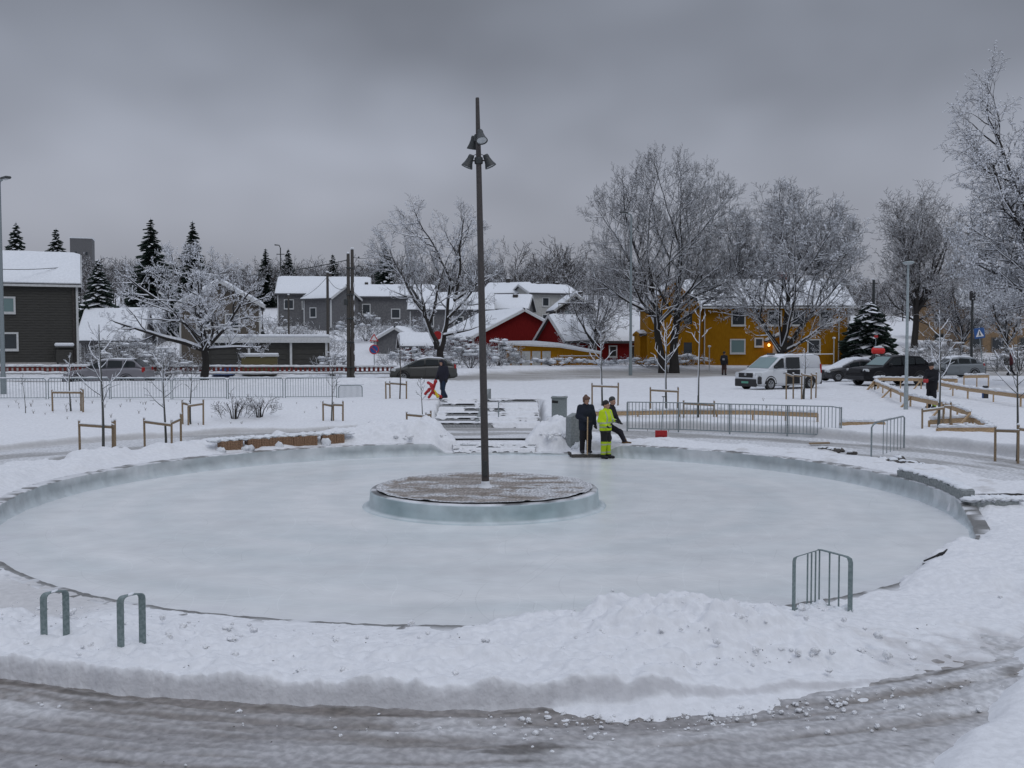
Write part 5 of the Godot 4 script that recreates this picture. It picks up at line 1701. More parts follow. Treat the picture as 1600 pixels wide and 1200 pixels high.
# ---- people ----
# bones: [from, to, radius at from, radius at to]; their distances are joined with a smooth minimum and meshed as surface nets
func skin_net(mb: MB, bones: Array, cell: float, k: float, paint) -> void:
	var lo := Vector3(1e9, 1e9, 1e9)
	var hi := -lo
	for b in bones:
		var m := Vector3.ONE * (maxf(b[2], b[3]) + cell * 2.5)
		lo = lo.min((b[0] as Vector3).min(b[1]) - m)
		hi = hi.max((b[0] as Vector3).max(b[1]) + m)
	var nx := int((hi.x - lo.x) / cell) + 2
	var ny := int((hi.y - lo.y) / cell) + 2
	var nzz := int((hi.z - lo.z) / cell) + 2
	var f := PackedFloat32Array()
	f.resize(nx * ny * nzz)
	for b in bones:
		var a: Vector3 = b[0]
		var e: Vector3 = b[1]
		var ra: float = b[2]
		var rb: float = b[3]
		var m := Vector3.ONE * (maxf(ra, rb) + cell * 2.0 + 0.03)
		var i0 := ((a.min(e) - m - lo) / cell).floor().clamp(Vector3.ZERO, Vector3(nx - 1, ny - 1, nzz - 1))
		var i1 := ((a.max(e) + m - lo) / cell).ceil().clamp(Vector3.ZERO, Vector3(nx - 1, ny - 1, nzz - 1))
		var ab := e - a
		var l2 := maxf(ab.length_squared(), 1e-9)
		for z in range(int(i0.z), int(i1.z) + 1):
			for y in range(int(i0.y), int(i1.y) + 1):
				var row := (z * ny + y) * nx
				for x in range(int(i0.x), int(i1.x) + 1):
					var q := lo + Vector3(x, y, z) * cell
					var t := clampf((q - a).dot(ab) / l2, 0.0, 1.0)
					var d := q.distance_to(a + ab * t) - (ra + (rb - ra) * t)
					f[row + x] += exp(-k * d)
	var off := [0, 1, nx, nx + 1, nx * ny, nx * ny + 1, nx * ny + nx, nx * ny + nx + 1]
	var at_ := PackedInt32Array()
	at_.resize(nx * ny * nzz)
	at_.fill(-1)
	for z in nzz - 1:
		for y in ny - 1:
			for x in nx - 1:
				var i := (z * ny + y) * nx + x
				var inside := 0
				for c in 8:
					if f[i + off[c]] > 1.0:
						inside += 1
				if inside == 0 or inside == 8:
					continue
				var sum := Vector3.ZERO
				var n := 0
				for e in [[0, 1], [2, 3], [4, 5], [6, 7], [0, 2], [1, 3], [4, 6], [5, 7], [0, 4], [1, 5], [2, 6], [3, 7]]:
					var va := f[i + off[e[0]]]
					var vb := f[i + off[e[1]]]
					if (va > 1.0) != (vb > 1.0):
						var da := log(maxf(va, 1e-9))
						var db := log(maxf(vb, 1e-9))
						var t := clampf(da / (da - db), 0.0, 1.0)
						var pa := Vector3(e[0] & 1, (e[0] >> 1) & 1, e[0] >> 2)
						var pb := Vector3(e[1] & 1, (e[1] >> 1) & 1, e[1] >> 2)
						sum += pa.lerp(pb, t)
						n += 1
				var p := lo + (Vector3(x, y, z) + sum / n) * cell
				if paint is Callable:
					mb.col = paint.call(p)
				else:
					mb.col = paint
				at_[i] = mb.p(p)
	for z in range(1, nzz - 1):
		for y in range(1, ny - 1):
			for x in range(1, nx - 1):
				var i := (z * ny + y) * nx + x
				var s0 := f[i] > 1.0
				for ax in 3:
					var j := i + [1, nx, nx * ny][ax] as int
					if s0 == (f[j] > 1.0):
						continue
					var u := [nx, nx * ny, 1][ax] as int
					var w := [nx * ny, 1, nx][ax] as int
					var q := [at_[i - u - w], at_[i - w], at_[i], at_[i - u]]
					if q.has(-1):
						continue
					if s0:
						mb.quad(q[0], q[1], q[2], q[3])
					else:
						mb.quad(q[3], q[2], q[1], q[0])

# a standing figure facing +Z; `o` moves joints and gives the clothes
func person(label: String, place: Vector3, turn: float, o: Dictionary, cell := 0.022) -> Node3D:
	var t := thing("person", label, "person", place, turn)
	var j := {"pelvis": Vector3(0, 0.94, 0), "chest": Vector3(0, 1.26, 0.0), "neck": Vector3(0, 1.48, 0.0), "head": Vector3(0, 1.63, 0.025),
		"hip_l": Vector3(0.09, 0.90, 0), "knee_l": Vector3(0.105, 0.49, 0.02), "foot_l": Vector3(0.11, 0.08, -0.01), "toe_l": Vector3(0.125, 0.045, 0.16),
		"hip_r": Vector3(-0.09, 0.90, 0), "knee_r": Vector3(-0.105, 0.49, 0.02), "foot_r": Vector3(-0.11, 0.08, -0.01), "toe_r": Vector3(-0.125, 0.045, 0.16),
		"sh_l": Vector3(0.185, 1.42, 0), "el_l": Vector3(0.235, 1.14, -0.02), "ha_l": Vector3(0.245, 0.89, 0.05),
		"sh_r": Vector3(-0.185, 1.42, 0), "el_r": Vector3(-0.235, 1.14, -0.02), "ha_r": Vector3(-0.245, 0.89, 0.05)}
	for k in o.get("joints", {}):
		j[k] = o.joints[k]
	var look: Basis = Basis(Vector3.UP, o.get("look", 0.0)) * Basis(Vector3.RIGHT, o.get("nod", 0.0))
	var h: Vector3 = j.head
	var skin: Color = Color(0.42, 0.25, 0.18)
	var glove: Color = o.get("glove", Color(0.02, 0.02, 0.022))
	var side: Vector3 = ((j.sh_l as Vector3) - j.sh_r).normalized() * 0.08
	# the body: one continuous surface
	var b := MB.new()
	var bones := [[j.pelvis, j.chest, 0.12, 0.12], [j.chest, j.neck, 0.12, 0.07], [j.neck, h, 0.052, 0.055]]
	for s in ["l", "r"]:
		bones.append([j["hip_" + s], j["knee_" + s], 0.075, 0.05])
		bones.append([j["knee_" + s], j["foot_" + s], 0.05, 0.036])
		bones.append([j["foot_" + s], j["toe_" + s], 0.036, 0.028])
		bones.append([(j.neck as Vector3) - Vector3(0, 0.04, 0), j["sh_" + s], 0.06, 0.05])
		bones.append([j["sh_" + s], j["el_" + s], 0.045, 0.036])
		bones.append([j["el_" + s], j["ha_" + s], 0.036, 0.027])
	skin_net(b, bones, maxf(cell, 0.024), 60.0, skin)
	# head with a face, on its own fine grid
	var hb := []
	for q in [[Vector3(0, 0.03, -0.02), Vector3(0, 0.04, 0.0), 0.088, 0.088], [Vector3(0, -0.02, 0.02), Vector3(0, -0.06, 0.04), 0.066, 0.048], [Vector3(0, -0.085, 0.055), Vector3(0, -0.085, 0.06), 0.024, 0.024], [Vector3(0, 0.015, 0.085), Vector3(0, -0.022, 0.105), 0.010, 0.015], [Vector3(-0.025, -0.055, 0.083), Vector3(0.025, -0.055, 0.083), 0.011, 0.011], [Vector3(0.084, 0.01, -0.01), Vector3(0.088, -0.03, -0.005), 0.014, 0.011], [Vector3(-0.084, 0.01, -0.01), Vector3(-0.088, -0.03, -0.005), 0.014, 0.011], [Vector3(-0.04, 0.03, 0.072), Vector3(0.04, 0.03, 0.072), 0.014, 0.014], [Vector3(0, -0.06, -0.02), Vector3(0, -0.14, -0.03), 0.052, 0.056]]:
		hb.append([h + look * q[0], h + look * q[1], q[2], q[3]])
	skin_net(b, hb, 0.010, 150.0, func(p):
		var l: Vector3 = look.inverse() * (p - h)
		if l.z > 0.06 and absf(l.y - 0.010) < 0.008 and absf(absf(l.x) - 0.034) < 0.012:
			return Color(0.05, 0.04, 0.035)
		if l.z > 0.07 and absf(l.y + 0.055) < 0.008:
			return Color(0.34, 0.13, 0.11)
		if o.has("beard") and l.y < -0.035 and l.z > 0.0:
			return o.beard
		return skin)
	# hands: palm, four unequal bent fingers and a thumb from the side of the palm
	for s in ["l", "r"]:
		var w: Vector3 = j["ha_" + s]
		var d: Vector3 = (w - j["el_" + s]).normalized()
		var across := d.cross(Vector3.UP if absf(d.y) < 0.8 else Vector3.BACK).normalized()
		var palm := across.cross(d)
		var in_: float = 1.0 if s == "l" else -1.0
		b.col = glove
		var hand := [[w, w + d * 0.07, 0.034, 0.030], [w + d * 0.04 + across * 0.018, w + d * 0.085 + across * 0.022, 0.022, 0.020], [w + d * 0.04 - across * 0.018, w + d * 0.085 - across * 0.022, 0.022, 0.020]]
		for q in 4:
			var r0 := w + d * 0.085 + across * (q - 1.5) * 0.019
			var r1: Vector3 = r0 + (d + palm * 0.35).normalized() * [0.040, 0.046, 0.043, 0.034][q]
			hand.append([r0, r1, 0.010, 0.0095])
			hand.append([r1, r1 + (d * 0.6 + palm).normalized() * 0.034, 0.0095, 0.008])
		var th := w + d * 0.03 + across * 0.028 * in_
		hand.append([th, th + (d + across * in_ * 0.9).normalized() * 0.04, 0.012, 0.011])
		hand.append([th + (d + across * in_ * 0.9).normalized() * 0.04, th + (d + across * in_ * 0.9).normalized() * 0.04 + (d + palm * 0.4).normalized() * 0.028, 0.011, 0.009])
		skin_net(b, hand, 0.009, 220.0, glove)
	part("body", b, M.cloth, t, Transform3D(), true)
	# clothes
	var fat: float = o.get("bulk", 1.0)
	var jk := MB.new()
	var hem: Vector3 = (j.pelvis as Vector3) - ((j.chest as Vector3) - j.pelvis).normalized() * o.get("coat", 0.08)
	var chest: Vector3 = j.chest
	bones = [[hem + side, chest + side, 0.125 * fat, 0.13 * fat], [hem - side, chest - side, 0.125 * fat, 0.13 * fat], [chest + side, (j.neck as Vector3) + side * 0.6 - Vector3(0, 0.06, 0), 0.13 * fat, 0.085], [chest - side, (j.neck as Vector3) - side * 0.6 - Vector3(0, 0.06, 0), 0.13 * fat, 0.085], [(j.neck as Vector3) - Vector3(0, 0.05, 0), (j.neck as Vector3) + Vector3(0, 0.02, 0.0), 0.085, 0.075]]
	for s in ["l", "r"]:
		bones.append([j["sh_" + s], j["el_" + s], 0.080 * fat, 0.064 * fat])
		bones.append([j["el_" + s], (j["ha_" + s] as Vector3).lerp(j["el_" + s], 0.06), 0.062 * fat, 0.046 * fat])
	skin_net(jk, bones, cell, 42.0, o.jacket)
	part("jacket", jk, M.cloth, t, Transform3D(), true)
	var tr := MB.new()
	bones = [[(j.pelvis as Vector3) + side * 0.7, (j.hip_l as Vector3), 0.115, 0.105], [(j.pelvis as Vector3) - side * 0.7, (j.hip_r as Vector3), 0.115, 0.105]]
	for s in ["l", "r"]:
		bones.append([j["hip_" + s], j["knee_" + s], 0.100 * fat, 0.078 * fat])
		bones.append([j["knee_" + s], (j["foot_" + s] as Vector3) + Vector3(0, 0.02, 0), 0.078 * fat, 0.068 * fat])
	skin_net(tr, bones, cell, 48.0, o.trousers)
	part("trousers", tr, M.cloth, t, Transform3D(), true)
	for s in ["l", "r"]:
		var bt := MB.new()
		var ft: Vector3 = j["foot_" + s]
		var toe: Vector3 = j["toe_" + s]
		skin_net(bt, [[ft + Vector3(0, 0.08, 0), ft, 0.055, 0.060], [ft - (toe - ft).normalized() * 0.05, ft, 0.05, 0.055], [ft - Vector3(0, 0.02, 0), toe, 0.056, 0.042]], minf(cell, 0.018), 70.0, o.get("boots", Color(0.018, 0.018, 0.02)))
		part("boot", bt, M.cloth, t, Transform3D(), true)
	# head wear
	var ht := MB.new()
	var c: Color = o.get("hat", Color(0.02, 0.02, 0.022))
	bones = [[h + look * Vector3(0, 0.065, -0.015), h + look * Vector3(0, 0.07, -0.01), 0.102, 0.098], [h + look * Vector3(0, 0.05, -0.04), h + look * Vector3(0, 0.02, -0.055), 0.082, 0.066]]
	if o.get("style", "hat") == "fur":
		bones.append([h + look * Vector3(0.085, 0.04, -0.01), h + look * Vector3(0.09, -0.03, 0.0), 0.035, 0.03])
		bones.append([h + look * Vector3(-0.085, 0.04, -0.01), h + look * Vector3(-0.09, -0.03, 0.0), 0.035, 0.03])
		bones.append([h + look * Vector3(-0.05, 0.085, 0.06), h + look * Vector3(0.05, 0.085, 0.06), 0.045, 0.045])
		bones.append([h + look * Vector3(-0.03, 0.16, -0.02), h + look * Vector3(0.0, 0.17, -0.02), 0.03, 0.03])
	if o.get("style", "hat") == "hood":
		bones.append([h + look * Vector3(0, 0.02, -0.06), h + look * Vector3(0, -0.12, -0.07), 0.085, 0.08])
		bones.append([h + look * Vector3(0.085, 0.03, -0.01), h + look * Vector3(0.07, -0.09, 0.0), 0.035, 0.04])
		bones.append([h + look * Vector3(-0.085, 0.03, -0.01), h + look * Vector3(-0.07, -0.09, 0.0), 0.035, 0.04])
	if o.get("style", "hat") == "cap":
		bones.append([h + look * Vector3(-0.04, 0.065, 0.08), h + look * Vector3(0.04, 0.065, 0.11), 0.018, 0.014])
	skin_net(ht, bones, 0.014, 110.0, c)
	part("hat" if o.get("style", "hat") != "hood" else "hood", ht, M.cloth, t, Transform3D(), true)
	return t

func people() -> void:
	var navy := Color(0.010, 0.012, 0.024)
	var black := Color(0.011, 0.011, 0.013)
	var lime := Color(0.50, 0.68, 0.01)
	# three workers at the far edge of the ice
	var p := Vector3(xat(915, 31.5), 0.13, -31.5)
	person("man in navy coat and brown fur hat leaning on a light wooden stick", p, 0.25, {"jacket": navy, "coat": 0.16, "bulk": 1.12, "trousers": black, "hat": Color(0.13, 0.075, 0.055), "style": "fur", "look": 0.35, "nod": 0.12,
		"joints": {"el_r": Vector3(-0.26, 1.14, 0.04), "ha_r": Vector3(-0.03, 1.02, 0.24), "el_l": Vector3(0.27, 1.15, -0.03), "ha_l": Vector3(0.30, 0.88, 0.04), "head": Vector3(0.0, 1.62, 0.04)}})
	var s := MB.new()
	s.tube([Vector3(0, 0, 0), Vector3(0.01, 1.16, 0)], [0.019, 0.019], 8)
	var st := thing("wooden_stick", "light wooden stick held upright by the man in the navy coat", "stick", p + Vector3(0.03, -0.02, 0.30))
	part("stick", s, M.new_wood, st)
	p = Vector3(xat(946, 31.1), 0.0, -31.1)
	person("worker in bright yellow hi-vis jacket and black and yellow trousers", p, 0.85, {"bulk": 1.12, "coat": 0.05, "hat": Color(0.02, 0.02, 0.022), "look": 0.35,
		"jacket": func(q: Vector3):
			if absf(q.y - 1.10) < 0.022 or absf(q.y - 0.98) < 0.022 or (absf(absf(q.x) - 0.12) < 0.022 and q.y > 1.1 and absf(q.z) > 0.07):
				return Color(0.36, 0.40, 0.30)
			if q.y < 0.87 or (q.z > 0.06 and q.x > 0.05 and q.y < 1.12 and q.y > 1.02):
				return Color(0.03, 0.03, 0.03)
			return lime,
		"trousers": func(q: Vector3):
			if q.y < 0.52 and q.y > 0.13:
				return Color(0.40, 0.42, 0.32) if absf(q.y - 0.20) < 0.02 or absf(q.y - 0.44) < 0.02 else lime * 0.8
			return Color(0.013, 0.013, 0.015),
		"joints": {"el_l": Vector3(0.25, 1.16, 0.05), "ha_l": Vector3(0.12, 1.17, 0.30), "el_r": Vector3(-0.26, 1.16, -0.02), "ha_r": Vector3(-0.20, 1.02, 0.18), "foot_r": Vector3(-0.10, 0.08, -0.02), "foot_l": Vector3(0.12, 0.08, 0.03), "toe_l": Vector3(0.14, 0.045, 0.21)}})
	p = Vector3(xat(953, 31.9), 0.10, -31.9)
	person("man in dark clothes behind the hi-vis worker, one leg stretched out on the rim", p, 1.15, {"jacket": black, "trousers": Color(0.012, 0.014, 0.02), "hat": Color(0.05, 0.052, 0.058), "bulk": 1.08, "look": -0.2, "boots": Color(0.12, 0.07, 0.035),
		"joints": {"pelvis": Vector3(0, 0.86, -0.10), "chest": Vector3(0, 1.20, -0.02), "neck": Vector3(0, 1.44, 0.05), "head": Vector3(0, 1.60, 0.08), "hip_l": Vector3(0.09, 0.83, -0.08), "knee_l": Vector3(0.10, 0.64, 0.30), "foot_l": Vector3(0.09, 0.33, 0.46), "toe_l": Vector3(0.09, 0.31, 0.64), "hip_r": Vector3(-0.09, 0.83, -0.10), "knee_r": Vector3(-0.10, 0.46, 0.0), "foot_r": Vector3(-0.10, 0.08, -0.12), "sh_l": Vector3(0.185, 1.38, 0.03), "sh_r": Vector3(-0.185, 1.38, 0.03), "el_l": Vector3(0.25, 1.11, 0.10), "ha_l": Vector3(0.12, 0.96, 0.28), "el_r": Vector3(-0.25, 1.11, 0.06), "ha_r": Vector3(-0.10, 0.98, 0.26)}})
	# the walker with the sledges
	p = gat(693, 45.3)
	person("person in dark hooded jacket and blue jeans walking above the steps left of the mast", p + Vector3(0, 0.02, 0), -0.75, {"jacket": Color(0.016, 0.018, 0.03), "coat": 0.10, "bulk": 1.1, "trousers": Color(0.018, 0.035, 0.065), "style": "hood", "hat": Color(0.016, 0.018, 0.03), "nod": 0.25,
		"joints": {"knee_l": Vector3(0.10, 0.50, 0.12), "foot_l": Vector3(0.10, 0.09, 0.16), "toe_l": Vector3(0.11, 0.05, 0.33), "knee_r": Vector3(-0.10, 0.48, -0.02), "foot_r": Vector3(-0.10, 0.10, -0.24), "toe_r": Vector3(-0.11, 0.04, -0.09), "el_r": Vector3(-0.25, 1.15, 0.06), "ha_r": Vector3(-0.26, 0.92, 0.20), "neck": Vector3(0, 1.48, 0.05), "head": Vector3(0, 1.61, 0.10)}}, 0.026)
	var sl := thing("toy_sledges", "jumble of red and yellow plastic sledges held above the snow beside the walking person", "sledges", gat(676, 45.0) + Vector3(0, 0.06, 0))
	for q in [[0.08, 0.50, 1.25, 0.34, "red_plastic"], [-0.10, 0.60, -0.55, 0.24, "red_plastic"], [0.02, 0.36, -1.1, 0.30, "red_plastic"], [-0.28, 0.22, 0.85, 0.24, "red_plastic"], [-0.08, 0.10, 1.0, 0.28, "red_plastic"], [0.18, 0.14, -0.95, 0.26, "yellow_plastic"], [0.26, 0.06, -0.5, 0.26, "red_plastic"], [-0.17, 0.30, 1.05, 0.12, "red_plastic"]]:
		s = MB.new()
		s.box(Vector3(q[3] * 1.5, 0.12, 0.22), Transform3D(Basis(Vector3.BACK, q[2]), Vector3.ZERO), 0.04)
		s.box(Vector3(q[3] * 0.5, 0.15, 0.24), Transform3D(Basis(Vector3.BACK, q[2] + 0.25), Vector3(cos(q[2]), sin(q[2]), 0) * q[3] * 0.62), 0.05)
		part("sledge", s, M[q[4]], sl, Transform3D(Basis(), Vector3(q[0] * 0.85, q[1] * 0.9 + 0.12, 0.07 * (sl.get_child_count() % 3))))
	# the man in black on the right
	p = gat(1455, 39.6)
	person("man in black with a cap, looking at something red in his hands, on the right", p + Vector3(0, 0.03, 0), -0.95, {"jacket": black, "coat": 0.14, "bulk": 1.18, "style": "cap", "nod": 0.35, "trousers": func(q: Vector3):
			return Color(0.35, 0.5, 0.02) if q.y < 0.20 and q.x > 0.0 else black,
		"joints": {"el_l": Vector3(0.25, 1.16, 0.06), "ha_l": Vector3(0.07, 1.13, 0.30), "el_r": Vector3(-0.25, 1.16, 0.06), "ha_r": Vector3(-0.07, 1.13, 0.30), "head": Vector3(0, 1.62, 0.06)}}, 0.024)
	var bag := thing("red_parcel", "small red parcel in the hands of the man in black", "parcel", p + Vector3(0.0, 1.10, 0.0) + Vector3(sin(-0.95), 0, cos(-0.95)) * 0.42)
	s = MB.new()
	s.box(Vector3(0.20, 0.15, 0.12), Transform3D(Basis(Vector3(1, 1, 0).normalized(), 0.4), Vector3.ZERO), 0.03)
	part("parcel", s, M.red_plastic, bag)
	# two passers-by far off
	p = gat(1131, 77.0)
	person("passer-by in a dark jacket standing at the roadside left of the white van", p, 2.6, {"jacket": func(q: Vector3):
			return Color(0.3, 0.3, 0.32) if q.z < -0.08 and absf(q.y - 1.2) < 0.08 and absf(q.x) < 0.08 else black,
		"trousers": Color(0.05, 0.025, 0.02), "bulk": 1.05}, 0.035)
	p = gat(1579, 79.0)
	person("passer-by in a dark red jacket walking at the far right", p, 1.3, {"jacket": Color(0.07, 0.014, 0.016), "trousers": black, "style": "hood", "hat": Color(0.06, 0.012, 0.014), "joints": {"foot_l": Vector3(0.10, 0.09, 0.26), "toe_l": Vector3(0.10, 0.05, 0.42), "foot_r": Vector3(-0.1, 0.09, -0.26), "toe_r": Vector3(-0.1, 0.04, -0.1)}}, 0.035)

# ---- vehicles: the front towards -X, the ground at y = 0 ----
func wheel(t: Node3D, x: float, z: float, r: float, w: float) -> void:
	var s := MB.new()
	var xf := Transform3D(Basis(Vector3.RIGHT, PI / 2 if z > 0 else -PI / 2), Vector3.ZERO)
	s.lathe([[r * 0.62, -w * 0.5], [r * 0.93, -w * 0.5], [r, -w * 0.38], [r, w * 0.38], [r * 0.93, w * 0.5], [r * 0.64, w * 0.5], [r * 0.62, w * 0.36]], 20, xf)
	var wh := part("wheel", s, M.rubber, t, Transform3D(Basis(), Vector3(x, r, z)))
	s = MB.new()
	s.sharp_lathe([[r * 0.63, w * 0.30], [r * 0.60, w * 0.44], [r * 0.5, w * 0.40], [0.05, w * 0.34], [0.0, w * 0.37]], 16, xf)
	for k in 5:
		var a := TAU * k / 5.0
		s.beam(xf * Vector3(cos(a) * 0.04, w * 0.39, sin(a) * 0.04), xf * Vector3(cos(a) * r * 0.57, w * 0.42, sin(a) * r * 0.57), r * 0.14, r * 0.14)
	part("rim", s, M.rim_metal, wh)

func car(called: String, label: String, category: String, place: Vector3, turn: float, o: Dictionary) -> Node3D:
	var t := thing(called, label, category, place, turn)
	var paint: Material = M[o.paint]
	var L: float = o.L
	var W: float = o.W * 0.5
	var x0 := -L * 0.5
	var belt: Array = o.belt               # [x from the nose, height] of the shoulder line
	var clear: float = o.get("clear", 0.22)
	var wheels: Array = o.wheels
	var wr: float = o.wr
	# lower body
	var s := MB.new()
	var rings := []
	for q in belt:
		var f: float = q[0] / L
		var w: float = W * (1.0 - 0.16 * pow(maxf(0.0, 1.0 - q[0] / 0.5), 2.0) - 0.12 * pow(maxf(0.0, 1.0 - (L - q[0]) / 0.4), 2.0))
		var b: float = clear + 0.10 * pow(maxf(0.0, 1.0 - q[0] / 0.4), 2.0) + 0.12 * pow(maxf(0.0, 1.0 - (L - q[0]) / 0.4), 2.0)
		var h: float = q[1]
		var x: float = x0 + q[0]
		var r := [Vector3(x, b, 0), Vector3(x, b, w * 0.86), Vector3(x, b + 0.10, w * 0.98), Vector3(x, lerpf(b, h, 0.45), w), Vector3(x, lerpf(b, h, 0.80), w * 0.985), Vector3(x, h - 0.035, w * 0.95), Vector3(x, h, w * 0.86), Vector3(x, h + 0.03, 0)]
		for i in range(6, 0, -1):
			r.append(Vector3(r[i].x, r[i].y, -r[i].z))
		rings.append(r)
	s.loft(rings)
	var body := part("body", s, paint, t)
	# cabin
	var g: Array = o.cabin                 # [x, height] pairs: foot of the windscreen, roof front, middle, roof rear, foot of the rear window
	var wb: float = W * 0.90
	var wt: float = W * o.get("top", 0.72)
	var foot := func(x: float) -> float:
		for i in belt.size() - 1:
			if x <= belt[i + 1][0]:
				return lerpf(belt[i][1], belt[i + 1][1], clampf((x - belt[i][0]) / (belt[i + 1][0] - belt[i][0]), 0, 1)) - 0.01
		return belt[belt.size() - 1][1]
	var roof := func(x: float) -> float:
		for i in g.size() - 1:
			if x <= g[i + 1][0]:
				return lerpf(g[i][1], g[i + 1][1], clampf((x - g[i][0]) / (g[i + 1][0] - g[i][0]), 0, 1))
		return g[g.size() - 1][1]
	var full: float = o.H
	var width := func(y: float, x: float) -> float:
		var b: float = foot.call(x)
		return lerpf(wb, wt, clampf((y - b) / (full - b), 0, 1))
	s = MB.new()
	rings = []
	for q in g:
		var x: float = q[0]
		var b: float = foot.call(x)
		var h: float = maxf(q[1], b + 0.012)
		var e: float = minf(0.09, (h - b) * 0.35)
		var w1: float = width.call(h - e, x)
		var r := [Vector3(x0 + x, b - 0.05, 0), Vector3(x0 + x, b - 0.05, wb), Vector3(x0 + x, h - e, w1), Vector3(x0 + x, h - e * 0.25, w1 * 0.90), Vector3(x0 + x, h, w1 * 0.7), Vector3(x0 + x, h + 0.012, 0)]
		for i in range(4, 0, -1):
			r.append(Vector3(r[i].x, r[i].y, -r[i].z))
		rings.append(r)
	s.loft(rings)
	part("cabin", s, paint, t)
	# glass
	for sg in [1.0, -1.0]:
		for w in o.windows:                # [from, to]
			s = MB.new()
			var n := 5
			var prev := []
			for i in n + 1:
				var x: float = lerpf(w[0], w[1], float(i) / n)
				var b: float = foot.call(x)
				var h: float = roof.call(x)
				var y0 := b + 0.05
				var y1 := maxf(y0 + 0.01, h - 0.11 if h > full - 0.08 else h - 0.07)
				var cur := [Vector3(x0 + x, y0, (width.call(y0, x) + 0.008) * sg), Vector3(x0 + x, y1, (width.call(y1, x) + 0.008) * sg)]
				if prev.size():
					s.face([prev[0], cur[0], cur[1], prev[1]], Vector3(x0 + x, y0, 0))
				prev = cur
			part("window", s, M[o.get("side_glass", "car_glass")], t)
	for q in [[0, 1, "windscreen"], [g.size() - 1, g.size() - 2, "rear_window"]]:
		if q[2] == "rear_window" and o.get("blind", false):
			continue
		var xa: float = g[q[0]][0]
		var xb: float = g[q[1]][0]
		s = MB.new()
		var prev := []
		for i in 4:
			var f := lerpf(0.10, 0.93, i / 3.0)
			var x := lerpf(xa, xb, f)
			var y: float = maxf(roof.call(x), foot.call(x)) + 0.018
			var w: float = width.call(y, x) * lerpf(0.88, 0.80, f)
			var cur := [Vector3(x0 + x, y, -w), Vector3(x0 + x, y + 0.012, 0), Vector3(x0 + x, y, w)]
			if prev.size():
				s.face([prev[0], cur[0], cur[1], prev[1]], Vector3(x0 + (xa + xb) * 0.5 + (xb - xa) * 0.4, 0.3, 0))
				s.face([prev[1], cur[1], cur[2], prev[2]], Vector3(x0 + (xa + xb) * 0.5 + (xb - xa) * 0.4, 0.3, 0))
			prev = cur
		part(q[2], s, M[o.get("front_glass", "car_glass")], t)
	# doors, wheel arches, wheels
	for sg in [1.0, -1.0]:
		for dd in o.doors:
			var d := MB.new()
			var hgt: float = foot.call((dd[0] + dd[1]) * 0.5) - clear - 0.26
			d.box(Vector3(dd[1] - dd[0] - 0.02, hgt, 0.03), Transform3D(Basis(Vector3.RIGHT, -0.02 * sg), Vector3.ZERO), 0.012)
			var door := part("door", d, paint, t, Transform3D(Basis(), Vector3(x0 + (dd[0] + dd[1]) * 0.5, clear + 0.17 + hgt * 0.5, W * 0.992 * sg)))
			d = MB.new()
			d.box(Vector3(0.20, 0.035, 0.035), Transform3D(Basis(), Vector3((dd[1] - dd[0]) * 0.5 - 0.18, hgt * 0.5 - 0.13, 0.022 * sg)), 0.012)
			part("handle", d, M.get(o.get("handle", o.paint)), door)
		for wx in wheels:
			var a := MB.new()
			var pts := []
			for i in 13:
				var an := PI * i / 12.0
				pts.append(Vector3(x0 + wx + cos(an) * (wr + 0.075), wr + sin(an) * (wr + 0.075), (W - 0.01) * sg))
			for i in 12:
				a.face([pts[i], pts[i + 1], Vector3(x0 + wx, wr, (W + 0.004) * sg)], Vector3(x0 + wx, wr, 0))
			a.tube(pts, [0.03, 0.03, 0.03, 0.03, 0.03, 0.03, 0.03, 0.03, 0.03, 0.03, 0.03, 0.03, 0.03], 5)
			part("wheel_arch", a, M.black_plastic if o.get("clad", true) else M.rubber, t)
			wheel(t, x0 + wx, (W - 0.085) * sg, wr, 0.21)
		var m := MB.new()
		m.box(Vector3(0.10, 0.13, 0.19), Transform3D(Basis(), Vector3(x0 + g[0][0] + 0.42, (foot.call(g[0][0] + 0.42) as float) + 0.11, (W + 0.07) * sg)), 0.035)
		part("mirror", m, M[o.get("trim", "black_plastic")], t)
		# lights
		var nose: float = o.lamp_y
		m = MB.new()
		m.box(Vector3(0.24, o.get("lamp_h", 0.15), 0.34), Transform3D(Basis(Vector3.UP, 0.42 * sg) * Basis(Vector3.BACK, -0.3), Vector3(x0 + 0.20, nose, (W - 0.20) * sg)), 0.03)
		part("headlight", m, M.lamp_glass, t)
		m = MB.new()
		m.box(Vector3(0.10, o.get("tail_h", 0.18), 0.22), Transform3D(Basis(Vector3.UP, -0.3 * sg), Vector3(x0 + L - 0.10, o.tail_y, (W - 0.15) * sg)), 0.02)
		part("tail_light", m, M.tail_red, t)
	s = MB.new()
	s.box(Vector3(0.14, o.get("bumper_h", 0.22), W * 1.66), Transform3D(Basis(), Vector3(x0 + 0.02, clear + 0.20, 0)), 0.04)
	part("front_bumper", s, M[o.get("bumper", "black_plastic")], t)
	s = MB.new()
	s.box(Vector3(0.12, 0.24, W * 1.66), Transform3D(Basis(), Vector3(x0 + L - 0.01, clear + 0.24, 0)), 0.04)
	part("rear_bumper", s, M[o.get("bumper", "black_plastic")], t)
	s = MB.new()
	for k in 4:
		s.box(Vector3(0.05, 0.03, W * 1.05), Transform3D(Basis(), Vector3(x0 + 0.0, o.lamp_y - 0.12 + 0.055 * k, 0)), 0.008)
	s.box(Vector3(0.04, 0.26, W * 1.10), Transform3D(Basis(), Vector3(x0 + 0.012, o.lamp_y - 0.03, 0)), 0.01)
	var gr := part("grille", s, M.black_plastic, t)
